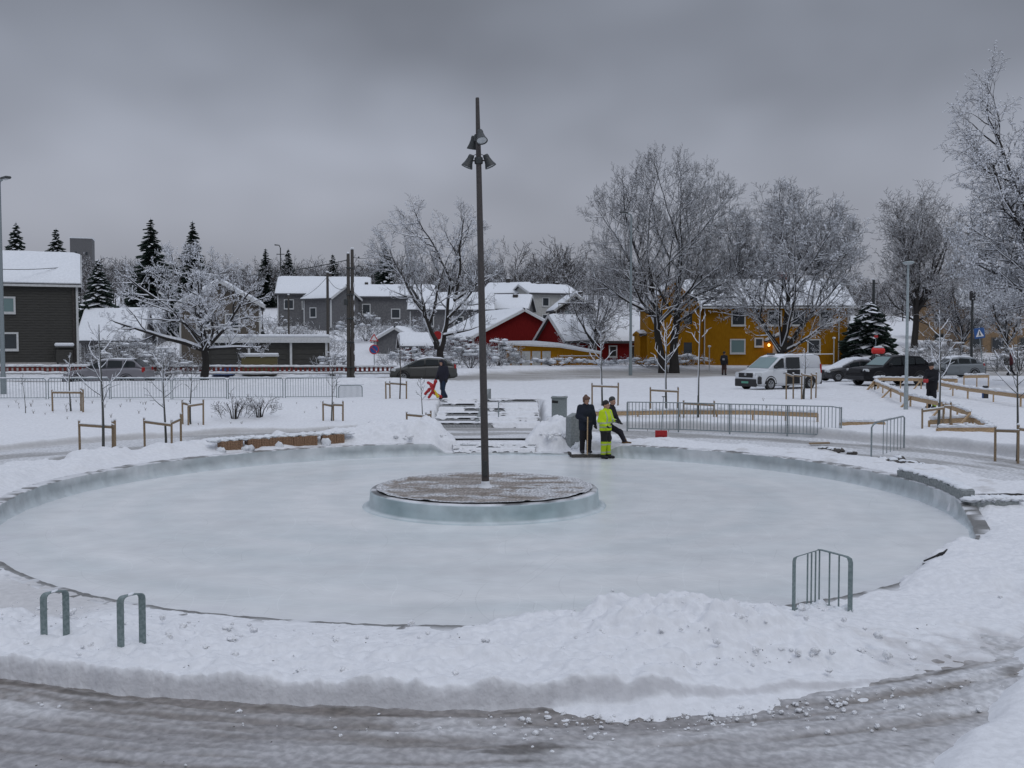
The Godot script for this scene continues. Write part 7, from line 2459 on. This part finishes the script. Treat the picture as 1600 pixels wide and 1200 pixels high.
	s.extrude(PackedVector2Array([Vector2(-4.5, 2.08), Vector2(0.5, 1.84), Vector2(4.5, 1.20), Vector2(4.5, 1.34), Vector2(0.5, 1.98), Vector2(-4.5, 2.24)]), -4.2, 0.35)
	part("roof", s, M.white_paint, t)
	s = MB.new()
	s.extrude(PackedVector2Array([Vector2(-4.5, 2.245), Vector2(0.5, 1.985), Vector2(4.5, 1.345), Vector2(4.45, 1.50), Vector2(0.5, 2.28), Vector2(-2.0, 2.50), Vector2(-4.4, 2.48)]), -4.15, 0.30)
	part("snow", s, M.cap_snow, t)
	for k in 4:
		s = MB.new()
		s.box(Vector3(0.82, 1.5, 0.06), Transform3D(Basis(), Vector3(-3.7 + 0.98 * k, 0.75, 0.03)), 0.015)
		part("door", s, M.far_white, t)
	for y in [0.75, 1.05]:
		s = MB.new()
		s.box(Vector3(3.6, 0.07, 0.08), Transform3D(Basis(), Vector3(2.3, y, 0.05)))
		part("ledge", s, M.yellow_boards if y < 1.0 else M.cap_snow, t)

	# the big yellow house
	p = at(1203, 560, 97.0)
	p.y = 1.35
	t = house("yellow_house", "big ochre-yellow two-storey house with a hipped snowy roof behind the van", p, -0.05, {"w": 14.6, "d": 9.0, "h": 5.75, "rise": 2.4, "ridge": "x", "wall": "yellow_boards", "trim": "white_paint", "over": 0.55, "eave": "white_paint", "chimneys": [[2.0, -4.5, 0.8, 1.0]], "chimney_mat": "brick_red",
		"windows": [["front", -3.05, 1.25, 1.2, 1.15, "pale_pane"], ["front", -1.05, 1.9, 0.6, 0.62], ["front", 4.1, 1.2, 1.0, 1.2, "pane"], ["front", -3.0, 3.9, 1.1, 1.2], ["front", 0.4, 3.9, 1.1, 1.2], ["front", 2.6, 3.9, 1.1, 1.2], ["front", 5.2, 3.9, 1.0, 1.2]]})
	s = MB.new()
	s.box(Vector3(1.0, 2.0, 0.10), Transform3D(Basis(), Vector3(0.75, 1.05, 0.05)), 0.015)
	part("door", s, M.far_white, t)
	s = MB.new()
	s.extrude(PackedVector2Array([Vector2(-1.25, 0.0), Vector2(0, 0.60), Vector2(1.25, 0.0), Vector2(1.25, -0.14), Vector2(0, 0.44), Vector2(-1.25, -0.14)]), 0.0, 1.2, Transform3D(Basis(), Vector3(0.75, 2.35, 0.02)))
	porch = part("porch", s, M.brown_boards, t)
	s = MB.new()
	s.extrude(PackedVector2Array([Vector2(-1.3, 0.01), Vector2(0, 0.62), Vector2(1.3, 0.01), Vector2(1.25, 0.20), Vector2(0, 0.82), Vector2(-1.25, 0.20)]), 0.0, 1.25, Transform3D(Basis(), Vector3(0.75, 2.35, 0.02)))
	part("snow", s, M.cap_snow, porch)
	s = MB.new()
	s.blob(Vector3(-0.15, 1.95, 0.22), Vector3(0.13, 0.15, 0.13), 1, 0.0, 6, 10)
	part("wall_lamp", s, M.warm_lamp, t)
	var lamp := OmniLight3D.new()
	lamp.name = "wall_lamp_light"
	lamp.light_color = Color(1.0, 0.72, 0.40)
	lamp.light_energy = 0.25
	lamp.light_size = 0.13
	lamp.omni_range = 30.0
	lamp.omni_attenuation = 2.0
	lamp.shadow_enabled = true
	lamp.position = Vector3(-0.15, 1.95, 0.40)
	t.add_child(lamp)
	for x in [-6.2, 6.4]:
		s = MB.new()
		s.bar(Vector3(x, 0.2, 0.10), Vector3(x, 5.7, 0.10), 0.06, 8)
		part("downpipe", s, M.white_paint, t)
	p = at(1052, 560, 96.0)
	p.y = 1.35
	house("yellow_wing", "gabled ochre-yellow wing at the left end of the yellow house, behind the tallest tree", p, -0.02, {"w": 4.6, "d": 8.0, "h": 5.6, "rise": 2.1, "ridge": "z", "wall": "yellow_boards", "trim": "yellow_boards", "over": 0.3, "windows": [["front", 1.35, 1.05, 0.78, 1.15, "pane", 1], ["front", 1.35, 3.9, 0.78, 1.15]]})
	p = at(1016, 560, 98.0)
	p.y = 1.35
	house("yellow_annex", "low flat-roofed yellow annex between the red building and the yellow gable", p, 0.0, {"w": 1.9, "d": 5.0, "h": 2.9, "rise": 0.25, "ridge": "x", "wall": "yellow_boards", "trim": "yellow_boards", "snow": 0.15, "over": 0.1, "windows": [["front", 0.3, 0.7, 0.6, 1.1]]})
	# tan houses on the far right
	p = at(1488, 530, 134.0)
	p.y = 2.2
	house("tan_house", "tan house partly seen through the grey trees right of the pale lamp post", p, -0.3, {"w": 8.5, "d": 8.0, "h": 6.2, "rise": 2.2, "ridge": "z", "wall": "tan_wall", "trim": "brown_boards", "corners": false, "windows": [["front", -1.6, 1.2, 1.0, 1.2], ["front", 2.0, 1.2, 1.0, 1.2], ["front", -1.6, 4.0, 1.0, 1.2], ["front", 2.0, 4.0, 1.0, 1.2]]})
	p = at(1568, 530, 118.0)
	p.y = 1.7
	house("tan_house", "brown house with balcony bands under a snowy roof at the right edge", p, -0.2, {"w": 9.0, "d": 8.0, "h": 6.0, "rise": 1.8, "ridge": "x", "wall": "tan_wall", "trim": "brown_boards", "corners": false, "windows": [["front", -3.0, 3.4, 1.2, 1.1], ["front", -0.6, 1.1, 1.2, 1.2], ["front", -3.0, 1.1, 1.2, 1.2], ["front", 2.4, 1.1, 1.2, 1.2], ["front", 0.4, 4.3, 0.8, 0.8]]})

# ---- street furniture ----
func street() -> void:
	crowd_barriers()
	red_fence()
	poles()
	wooden_rails()
	signs()
	grass()

func crowd_barriers() -> void:
	var first: Node3D = null
	var names := ["panel cut by the left edge of the photograph", "panel before the grey house, left of the silver car's nose", "panel below the silver car's doors", "panel behind the forked young tree, right of the silver car's tail", "panel behind the two bare shrubs", "panel left of the thin lone young tree", "last panel of the row, ending below the utility pole's right side"]
	var edges := [[-22, 72], [76, 171], [174, 267], [270, 354], [357, 442], [446, 526], [529, 566]]
	for i in 7:
		var d := 45.0 + 0.25 * i
		var a := at(edges[i][0], 620, d)
		var b := at(edges[i][1], 620, d + 0.2)
		a.y = GH(a.x, a.z)
		b.y = GH(b.x, b.z)
		var w := a.distance_to(b)
		var t := thing("crowd_barrier", "galvanised crowd barrier, " + (names[i] as String), "barrier", (a + b) * 0.5 - Vector3(0, 0.10 + (0.35 if i == 6 else 0.0), 0), -atan2(b.z - a.z, b.x - a.x) + 0.01 * (i % 3), "crowd barriers along the left roadside")
		var s := MB.new()
		var r := 0.021
		var h := w * 0.5
		var fr := [Vector3(-h, 0.02, 0), Vector3(-h, 0.92, 0), Vector3(-h + 0.03, 0.99, 0), Vector3(-h + 0.10, 1.03, 0), Vector3(h - 0.10, 1.03, 0), Vector3(h - 0.03, 0.99, 0), Vector3(h, 0.92, 0), Vector3(h, 0.02, 0)]
		s.tube(fr, [r, r, r, r, r, r, r, r], 8)
		part("frame", s, M.galv, t)
		s = MB.new()
		s.bar(Vector3(-h, 0.18, 0), Vector3(h, 0.18, 0), 0.016, 6)
		part("bottom_rail", s, M.galv, t)
		s = MB.new()
		s.bar(Vector3(0, 0.18, 0), Vector3(0, 1.02, 0), 0.010, 5)
		var bar := s.surface()
		for k in 19:
			part("bar", bar, M.galv, t, Transform3D(Basis(), Vector3(-h + w * (k + 1) / 20.0, 0, 0)))
		s = MB.new()
		for x in [-h + 0.25, h - 0.25]:
			s.bar(Vector3(x, 0.04, -0.3), Vector3(x, 0.04, 0.3), 0.018, 6)
		part("foot", s, M.galv, t)
		s = MB.new()
		s.beam(Vector3(-h + 0.12, 1.065, 0), Vector3(h - 0.12, 1.06, 0), 0.05, 0.04, 0.015)
		for k in 5:
			s.blob(Vector3(-h + w * (k + 0.5) / 5.0, 1.07, 0), Vector3(0.20, 0.03, 0.03), k, 0.2, 4, 6)
		part("snow", s, M.cap_snow, t)

func red_fence() -> void:
	# low red fence beyond the road on the left: short uprights between two rails, snow along the top
	var n := 8
	var where := ["leftmost stretch, before the grey house's window", "stretch under the grey house's plinth", "stretch ending behind the silver car", "stretch behind the broad snowy tree's trunk", "stretch right of the broad snowy tree's trunk", "stretch before the olive shed", "stretch left of the double utility pole", "last stretch, ending at the dark car"]
	for i in n:
		var f0 := float(i) / n
		var f1 := float(i + 1) / n
		var d0 := lerpf(66.5, 72.5, f0)
		var d1 := lerpf(66.5, 72.5, f1)
		var a := at(lerpf(-12, 616, f0), 583, d0)
		var b := at(lerpf(-12, 616, f1), 583, d1)
		var w := a.distance_to(b)
		var t := thing("red_fence", "low dark red fence with snow on top, " + (where[i] as String), "fence", (a + b) * 0.5, -atan2(b.z - a.z, b.x - a.x), "low red fence along the road")
		var s := MB.new()
		s.box(Vector3(0.17, 0.36, 0.07), Transform3D(), 0.01)
		var bl := s.surface()
		var m := int(w / 0.30)
		for k in m:
			part("upright", bl, M.red_fence, t, Transform3D(Basis(), Vector3(-w * 0.5 + w * (k + 0.5) / m, 0.24, 0)))
		s = MB.new()
		s.box(Vector3(w, 0.07, 0.05), Transform3D(Basis(), Vector3(0, 0.36, -0.055)))
		s.box(Vector3(w, 0.07, 0.05), Transform3D(Basis(), Vector3(0, 0.12, -0.055)))
		part("rail", s, M.far_dark, t)
		s = MB.new()
		s.box(Vector3(w, 0.11, 0.20), Transform3D(Basis(), Vector3(0, 0.475, 0)), 0.035)
		for k in 9:
			s.blob(Vector3(-w * 0.5 + w * (k + 0.5) / 9.0, 0.50, 0), Vector3(0.42, 0.07, 0.12), k + i, 0.3, 4, 7)
		for k in 9:
			s.blob(Vector3(-w * 0.5 + w * (k + 0.5) / 9.0, 0.02, 0.12), Vector3(0.55, 0.10, 0.25), k + i, 0.3, 4, 7)
		part("snow", s, M.cap_snow, t)

func lamp_post(label: String, p: Vector3, high: float, rad: float, m: Material, head: String) -> void:
	var t := thing("lamp_post", label, "lamp post", p)
	var s := MB.new()
	s.lathe([[rad * 1.25, -0.4], [rad * 1.25, 0.9], [rad, 1.0], [rad * 0.62, high], [0.0, high + 0.02]], 12)
	part("pole", s, m, t)
	if head == "arm_right" or head == "arm_left":
		var g := 1.0 if head == "arm_right" else -1.0
		s = MB.new()
		s.tube([Vector3(0, high - 0.15, 0), Vector3(0.08 * g, high + 0.05, 0.1), Vector3(0.45 * g, high + 0.12, 0.45)], [rad * 0.55, rad * 0.5, rad * 0.45], 8)
		part("arm", s, m, t)
		s = MB.new()
		s.box(Vector3(0.72, 0.12, 0.30), Transform3D(Basis(Vector3.UP, -0.75 * g), Vector3(0.62 * g, high + 0.13, 0.62)), 0.04)
		var h := part("lamp_head", s, M.dark_steel, t)
		s = MB.new()
		s.box(Vector3(0.5, 0.02, 0.2), Transform3D(Basis(Vector3.UP, -0.75 * g), Vector3(0.62 * g, high + 0.063, 0.62)), 0.004)
		part("lens", s, M.lamp_glass, h)
	else:
		s = MB.new()
		s.box(Vector3(0.30, 0.09, 0.42), Transform3D(Basis(), Vector3(-0.04, high + 0.03, 0.12)), 0.03)
		var h := part("lamp_head", s, m, t)
		s = MB.new()
		s.box(Vector3(0.22, 0.02, 0.30), Transform3D(Basis(), Vector3(-0.04, high - 0.022, 0.14)), 0.004)
		part("lens", s, M.lamp_glass, h)

func poles() -> void:
	var p := gat(985, 76.0)
	lamp_post("tall thin grey lamp post left of the tallest tree", p, 12.0, 0.11, M.galv, "arm_left")
	p = gat(1415, 38.7)
	lamp_post("pale grey-green lamp post standing among the wooden rails on the right", p, 5.55, 0.066, M.pale_pole, "top")
	p = gat(6, 50.0)
	lamp_post("tall grey lamp post at the left edge before the grey house", p, 10.3, 0.11, M.galv, "arm_right")
	# the double utility pole
	p = gat(548, 69.0)
	var t := thing("utility_pole", "pair of wooden utility poles bound together, with insulators and snow", "utility pole", p)
	for x in [-0.11, 0.16]:
		var s := MB.new()
		s.lathe([[0.15, -0.5], [0.13, 3.0], [0.105, 8.65 + x], [0.0, 8.7 + x]], 10)
		part("pole", s, M.old_wood, t, Transform3D(Basis(), Vector3(x, 0, 0)))
	var s := MB.new()
	for y in [0.9, 2.6, 4.2, 5.8, 7.6]:
		s.box(Vector3(0.52, 0.10, 0.34), Transform3D(Basis(), Vector3(0.02, y, 0)), 0.02)
	part("strap", s, M.dark_steel, t)
	for y in [8.3, 7.75, 7.2]:
		s = MB.new()
		s.bar(Vector3(0.16, y, 0), Vector3(0.62, y - 0.04, 0.0), 0.022, 6)
		s.lathe([[0.0, -0.02], [0.05, 0.0], [0.055, 0.06], [0.03, 0.10], [0.0, 0.11]], 8, Transform3D(Basis(), Vector3(0.60, y - 0.03, 0)))
		part("insulator", s, M.dark_steel, t)
	s = MB.new()
	s.box(Vector3(0.26, 0.42, 0.2), Transform3D(Basis(), Vector3(-0.26, 5.3, 0.1)), 0.03)
	part("junction_box", s, M.dark_steel, t)
	s = MB.new()
	s.blob(Vector3(-0.11, 8.6, 0), Vector3(0.13, 0.08, 0.13), 1, 0.1)
	s.blob(Vector3(0.16, 8.9, 0), Vector3(0.13, 0.08, 0.13), 2, 0.1)
	for k in 9:
		s.blob(Vector3(0.27, 0.4 + 0.75 * k, 0.04), Vector3(0.05, 0.22, 0.07), k, 0.3, 4, 6)
	part("snow", s, M.cap_snow, t)
	# single poles
	var singles := [[513, 92.0, 8.4, "dark wooden pole just left of the double utility pole", 0.15], [452, 108.0, 6.9, "thin wooden pole on the slope left of the double utility pole", 0.12], [411, 118.0, 5.6, "short thin pole on the slope right of the brown house", 0.11], [1363, 96.0, 8.0, "black pole rising in front of the snowy conifer at the yellow house", 0.17], [1517, 92.0, 7.0, "dark green signal post before the tan house", 0.13], [440, 230.0, 12.5, "far thin mast with an antenna above the wood", 0.16]]
	for q in singles:
		p = gat(q[0], q[1])
		t = thing("wooden_pole" if q[0] != 1517 and q[0] != 440 else "metal_mast", q[3], "pole", p)
		s = MB.new()
		s.lathe([[q[4], -0.6], [q[4] * 0.75, q[2]], [0.0, q[2] + 0.03]], 9)
		part("pole", s, M.dark_steel if q[0] in [1517, 440, 1363] else M.old_wood, t)
		s = MB.new()
		if q[0] == 1517:
			s.box(Vector3(0.45, 0.85, 0.35), Transform3D(Basis(), Vector3(-0.05, 6.75, 0.1)), 0.04)
			part("signal_head", s, M.black_plastic, t)
		elif q[0] == 440:
			s.tube([Vector3(0, 12.4, 0), Vector3(-0.3, 13.0, 0), Vector3(-1.3, 13.1, 0)], [0.12, 0.12, 0.16], 6)
			s.bar(Vector3(-0.9, 11.0, 0), Vector3(0.9, 11.0, 0), 0.1)
			part("antenna", s, M.dark_steel, t)
		else:
			s.bar(Vector3(-0.35, q[2] - 0.3, 0), Vector3(0.35, q[2] - 0.3, 0), 0.04)
			part("crossarm", s, M.old_wood, t)
		s = MB.new()
		s.blob(Vector3(0, q[2] + 0.05, 0), Vector3(q[4], 0.09, q[4]), 2, 0.15)
		part("snow", s, M.cap_snow, t)
	# wires
	var top := gat(548, 69.0) + Vector3(-0.1, 8.15, 0)
	_wire("overhead wire running left from the double utility pole to the grey house", top, at(126, 412, 78.0), 1.1, 0.032)
	_wire("overhead wire crossing before the grey house's snowy roof", at(126, 412, 78.0) + Vector3(0, -0.1, 0), at(-30, 419, 70.0), 0.2, 0.025)
	var ends := [[606, 384, 110.0, 8.25], [606, 395, 110.0, 7.7], [604, 404, 110.0, 7.15]]
	var words := ["topmost", "middle", "lowest"]
	for i in 3:
		_wire("%s of the three wires running right from the double utility pole" % words[i], gat(548, 69.0) + Vector3(0.6, ends[i][3], 0), at(ends[i][0], ends[i][1], ends[i][2]), 0.4, 0.02)
	_wire("thin wire between the double utility pole and the dark pole left of it", gat(548, 69.0) + Vector3(-0.2, 6.3, 0), gat(513, 92.0) + Vector3(0, 8.0, 0), 0.5, 0.02)
	_wire("thin wire from the dark pole towards the thin pole on the slope", gat(513, 92.0) + Vector3(0, 8.05, 0), gat(452, 108.0) + Vector3(0, 6.6, 0), 0.7, 0.02)
	_wire("thin wire from the thin pole to the short pole on the slope", gat(452, 108.0) + Vector3(0, 6.6, 0), gat(411, 118.0) + Vector3(0, 5.3, 0), 0.6, 0.02)

func _wire(label: String, a: Vector3, b: Vector3, sag: float, r: float) -> void:
	var pts := []
	var rs := []
	for i in 15:
		var f := i / 14.0
		pts.append(a.lerp(b, f) - Vector3.UP * sag * 4.0 * f * (1.0 - f))
		rs.append(r)
	var s := MB.new()
	s.tube(pts, rs, 5)
	var o := part("overhead_wire", s, M.dark_steel, self)
	tag(o, label, "wire", "overhead wires")

func wooden_rails() -> void:
	# low board rails on stakes that mark out the paths on the right: each run is one thing
	var runs := [
		["rails curving round the cleared patch in front of the black car", [[19.6, -55.0], [20.6, -57.2], [22.9, -57.0], [24.2, -55.4]], 0.52, true],
		["rails running towards the viewer from the cleared patch past the pale lamp", [[19.6, -55.0], [17.3, -46.5], [15.9, -40.6], [15.5, -36.5], [15.4, -34.2]], 0.38, true],
		["rails leaving to the right behind the man in black", [[21.6, -51.6], [20.6, -46.0], [20.3, -40.6], [20.0, -36.0]], 0.42, false],
		["far short rails to the right of the black car", [[26.0, -58.6], [27.6, -59.0]], 0.62, false],
		["rails making the angle at the near right end of the path", [[14.2, -34.6], [15.5, -34.2], [15.3, -32.3], [13.6, -32.5]], 0.20, false],
		["half-buried board beyond the right end of the bar fence", [[11.45, -35.4], [12.9, -35.2]], 0.16, false],
		["board running behind the whole bar fence", [[3.2, -39.2], [6.4, -38.9], [9.0, -38.0], [11.0, -36.6]], 0.42, false]]
	for q in runs:
		var pts: Array = q[1]
		var o := Vector3(pts[0][0], 0, pts[0][1])
		o.y = GH(o.x, o.z)
		var t := thing("board_rail", "low unpainted wooden " + (q[0] as String), "wooden rail", o, 0.0, "low wooden rails on the right")
		var h: float = q[2]
		var snow := MB.new()
		var prev := Vector3.ZERO
		for i in pts.size():
			var x: float = pts[i][0]
			var z: float = pts[i][1]
			var g := Vector3(x, maxf(GH(x, z), 0.55 if z > -36.0 else 0.0), z) - o
			var top := g + Vector3(0, h, 0)
			if i > 0:
				var s := MB.new()
				s.beam(prev, top, 0.045, 0.17, 0.006)
				part("board", s, M.new_wood, t)
				snow.beam(prev + Vector3(0, 0.115, 0), top + Vector3(0, 0.115, 0), 0.13, 0.07, 0.025)
				for k in 6:
					var c := prev.lerp(top, (k + 0.5) / 6.0) + Vector3(0, 0.14, 0)
					snow.blob(c, Vector3(0.15, 0.05 + 0.03 * sin(k * 2.0 + i), 0.11), k + i, 0.25, 4, 7)
				var mid := prev.lerp(top, 0.5)
				s = MB.new()
				s.beam(mid + Vector3(0.03, 0.02, -0.04), mid + Vector3(0.03, -h - 0.2, -0.04), 0.05, 0.05, 0.004)
				part("stake", s, M.new_wood, t)
			var st := MB.new()
			st.beam(top + Vector3(0.0, 0.05, -0.05), g + Vector3(0, -0.3, -0.05), 0.06, 0.06, 0.004)
			part("stake", st, M.new_wood, t)
			if q[3]:
				st = MB.new()
				st.beam(top + Vector3(0, 0.03, -0.01), g + Vector3(-0.62, -0.08, 0.35), 0.05, 0.07, 0.004)
				part("brace", st, M.new_wood, t)
			prev = top
		part("snow", snow, M.cap_snow, t)

func signs() -> void:
	# blue crossing sign
	var p := gat(1537, 76.0)
	var t := thing("road_sign", "leaning blue pedestrian-crossing sign on a grey post at the right", "road sign", p)
	t.rotation.z = 0.13
	var s := MB.new()
	s.bar(Vector3(0, -0.4, 0), Vector3(0, 3.6, 0), 0.035, 8)
	part("post", s, M.galv, t)
	s = MB.new()
	s.box(Vector3(0.78, 0.78, 0.03), Transform3D(Basis(), Vector3(0, 3.3, 0.05)), 0.01)
	var plate := part("sign_plate", s, M.sign_blue, t)
	s = MB.new()
	s.extrude(PackedVector2Array([Vector2(-0.30, -0.26), Vector2(0.30, -0.26), Vector2(0, 0.30)]), 0.0, 0.008, Transform3D(Basis(), Vector3(0, 3.3, 0.066)))
	part("triangle", s, M.sign_white, plate)
	s = MB.new()
	s.extrude(PackedVector2Array([Vector2(-0.03, -0.02), Vector2(0.05, -0.02), Vector2(0.11, -0.22), Vector2(0.06, -0.22), Vector2(0.01, -0.10), Vector2(-0.05, -0.22), Vector2(-0.10, -0.22), Vector2(-0.04, -0.06)]), 0.0, 0.008, Transform3D(Basis(), Vector3(0, 3.3, 0.075)))
	s.extrude(PackedVector2Array([Vector2(-0.04, -0.02), Vector2(0.05, -0.02), Vector2(0.04, 0.08), Vector2(-0.02, 0.08)]), 0.0, 0.008, Transform3D(Basis(), Vector3(0, 3.3, 0.075)))
	s.lathe([[0.0, 0.0], [0.035, 0.0], [0.035, 0.006], [0.0, 0.008]], 12, Transform3D(Basis(Vector3.RIGHT, PI / 2), Vector3(0.01, 3.42, 0.075)))
	part("walking_figure", s, M.black_plastic, plate)
	# round no-parking sign
	p = gat(585, 88.0)
	t = thing("road_sign", "round blue no-parking sign with a red border right of the double utility pole", "road sign", p)
	s = MB.new()
	s.bar(Vector3(0, -0.3, 0), Vector3(0, 2.9, 0), 0.035, 8)
	part("post", s, M.galv, t)
	var xf := Transform3D(Basis(Vector3.RIGHT, PI / 2), Vector3(0, 1.55, 0.06))
	s = MB.new()
	s.sharp_lathe([[0.0, -0.01], [0.42, -0.01], [0.42, 0.01], [0.0, 0.012]], 24, xf)
	plate = part("sign_plate", s, M.sign_red, t)
	s = MB.new()
	s.sharp_lathe([[0.33, 0.012], [0.33, 0.018], [0.0, 0.019]], 24, xf)
	part("blue_field", s, M.sign_blue, plate)
	s = MB.new()
	s.box(Vector3(0.66, 0.07, 0.008), Transform3D(Basis(Vector3.BACK, -PI / 4), Vector3(0, 1.55, 0.084)))
	part("red_bar", s, M.sign_red, plate)
	s = MB.new()
	s.extrude(PackedVector2Array([Vector2(-0.40, 0.0), Vector2(0.40, 0.0), Vector2(0, 0.68)]), -0.01, 0.01, Transform3D(Basis(), Vector3(0.0, 2.25, 0.06)))
	plate = part("sign_plate", s, M.sign_red, t)
	s = MB.new()
	s.extrude(PackedVector2Array([Vector2(-0.26, 0.08), Vector2(0.26, 0.08), Vector2(0, 0.52)]), 0.011, 0.016, Transform3D(Basis(), Vector3(0.0, 2.25, 0.06)))
	part("white_field", s, M.sign_white, plate)
	# red round sign by the tree's foot
	p = gat(684, 74.0)
	t = thing("road_sign", "small round red sign half hidden by the trunk of the tree left of the mast", "road sign", p)
	s = MB.new()
	s.bar(Vector3(0, -0.3, 0), Vector3(0, 3.3, 0), 0.035, 8)
	part("post", s, M.galv, t)
	s = MB.new()
	s.sharp_lathe([[0.0, -0.01], [0.32, -0.01], [0.32, 0.01], [0.0, 0.012]], 24, Transform3D(Basis(Vector3.RIGHT, PI / 2), Vector3(0, 3.1, 0.06)))
	part("sign_plate", s, M.sign_red, t)
	# the bright red tank-like thing behind the black car
	p = gat(1371, 66.0)
	t = thing("red_tank", "bright red rounded tank with snow on top showing above the black car's bonnet", "tank", p)
	s = MB.new()
	s.lathe([[0.0, -0.42], [0.14, -0.40], [0.20, -0.33], [0.21, 0.33], [0.14, 0.40], [0.0, 0.42]], 16, Transform3D(Basis(Vector3.BACK, PI / 2), Vector3(0, 1.98, 0)))
	part("tank", s, M.bright_red, t)
	s = MB.new()
	for x in [-0.3, 0.3]:
		s.box(Vector3(0.08, 1.8, 0.3), Transform3D(Basis(), Vector3(x, 0.85, 0)), 0.01)
	part("stand", s, M.dark_steel, t)
	s = MB.new()
	s.blob(Vector3(0, 2.20, 0), Vector3(0.36, 0.08, 0.15), 3, 0.15)
	part("snow", s, M.cap_snow, t)
	p = gat(1367, 68.5)
	t = thing("road_sign", "small red sign on a thin post above the red tank", "road sign", p)
	s = MB.new()
	s.bar(Vector3(0, -0.3, 0), Vector3(0, 3.1, 0), 0.03, 8)
	part("post", s, M.galv, t)
	s = MB.new()
	s.box(Vector3(0.26, 0.16, 0.03), Transform3D(Basis(), Vector3(0, 2.95, 0.05)), 0.01)
	part("sign_plate", s, M.sign_red, t)
	# dark flat bollard on the snow at the right
	t = thing("bollard", "short dark blue-black bollard in the snow field at the right", "bollard", gat(1539, 47.0) + Vector3(0, 0.05, 0))
	s = MB.new()
	s.box(Vector3(0.24, 0.62, 0.16), Transform3D(Basis(), Vector3(0, 0.22, 0)), 0.03)
	part("body", s, M.black_plastic, t)
	s = MB.new()
	s.box(Vector3(0.02, 0.5, 0.12), Transform3D(Basis(), Vector3(-0.125, 0.22, 0)), 0.004)
	part("side_panel", s, M.sign_blue, t)
	# reflector posts and little fence beyond the road at the right
	t = thing("wire_fence", "thin fence of slim posts and rails on the snow slope under the blue sign", "fence", gat(1520, 82.0))
	for k in 8:
		s = MB.new()
		s.bar(Vector3(-2.6 + 0.95 * k, -0.2, -0.1 * k), Vector3(-2.6 + 0.95 * k, 1.25, -0.1 * k), 0.03, 6)
		part("post", s, M.dark_steel, t)
	for y in [0.45, 1.1]:
		s = MB.new()
		s.bar(Vector3(-2.6, y, 0), Vector3(4.05, y, -0.7), 0.025, 6)
		part("rail", s, M.dark_steel, t)
	# two slim light standards before the yellow house, seen as pale stalks
	for q in [[1108, "left of the two pale stalk lamps before the yellow house"], [1302, "right of the two pale stalk lamps before the yellow house"]]:
		t = thing("stalk_lamp", q[1], "lamp post", gat(q[0], 91.0), 0.0, "pale stalk lamps")
		s = MB.new()
		s.bar(Vector3(0, -0.4, 0), Vector3(0, 2.9 if q[0] == 1302 else 2.2, 0), 0.045, 6)
		part("stalk", s, M.white_paint, t)
		s = MB.new()
		s.blob(Vector3(0, 2.95 if q[0] == 1302 else 2.25, 0), Vector3(0.16, 0.10, 0.16), 1, 0.05)
		part("cap", s, M.cap_snow, t)

func grass() -> void:
	# stalks of dry grass and weeds that stick out of the left snow field
	var s := MB.new()
	for k in 5:
		var a := TAU * k / 5.0
		s.tube([Vector3(0, -0.05, 0), Vector3(cos(a) * 0.03, 0.10, sin(a) * 0.03), Vector3(cos(a) * 0.10, 0.17 + 0.02 * k, sin(a) * 0.10)], [0.006, 0.006, 0.004], 3, false)
	var m := s.surface()
	m.surface_set_material(0, M.dry_grass)
	var where := []
	for i in 90:
		var d := rng.randf_range(35.5, 44.0)
		var px := rng.randf_range(10.0, 560.0) if i % 6 else rng.randf_range(980.0, 1240.0)
		var sc := rng.randf_range(0.3, 0.7)
		where.append(Transform3D(Basis(Vector3.UP, rng.randf() * TAU).scaled(Vector3(sc, sc, sc)), gat(px, d) + Vector3(0, 0.03, 0)))
	var o := copies("dry_grass", m, where, self)
	tag(o, "sparse dry stalks sticking out of the snow fields", "grass")

func _ready() -> void:
	# camera
	var cam := Camera3D.new()
	cam.name = "camera"
	cam.position = Vector3(0, EYE, 0)
	cam.rotation.x = -PITCH
	cam.fov = rad_to_deg(2.0 * atan(600.0 / F))
	cam.near = 0.1
	cam.far = 2000.0
	add_child(cam)
	cam.current = true
	# overcast sky, exposure, air
	var env := Environment.new()
	env.background_mode = Environment.BG_SKY
	env.sky = Sky.new()
	var pan := PanoramaSkyMaterial.new()
	pan.panorama = ImageTexture.create_from_image(sky_image())
	env.sky.sky_material = pan
	env.tonemap_mode = Environment.TONE_MAPPER_LINEAR
	env.tonemap_exposure = 1.0
	env.sdfgi_enabled = true
	env.ssao_enabled = true
	env.ssil_enabled = true
	if FOG > 0.0:
		env.fog_enabled = true
		env.fog_density = FOG
		env.fog_light_color = Color(0.86, 0.88, 0.93)
	var we := WorldEnvironment.new()
	we.name = "world_environment"
	we.environment = env
	add_child(we)
	# the veiled sun
	var sun := DirectionalLight3D.new()
	sun.name = "sun"
	sun.light_energy = 0.15
	sun.light_color = Color(1.0, 0.99, 0.97)
	sun.light_angular_distance = 30.0
	sun.rotation = Vector3(deg_to_rad(-52.0), deg_to_rad(25.0), 0)
	sun.shadow_enabled = true
	add_child(sun)

	rng.seed = 2024
	nz.seed = 5
	nz.fractal_octaves = 4
	nc.seed = 9
	nc.noise_type = FastNoiseLite.TYPE_CELLULAR
	nc.cellular_return_type = FastNoiseLite.RETURN_DISTANCE
	nc.fractal_type = FastNoiseLite.FRACTAL_NONE
	materials()
	ground()
	houses()
	rink()
	street()
	trees()
	vehicles()
	people()

const FOG := 0.0
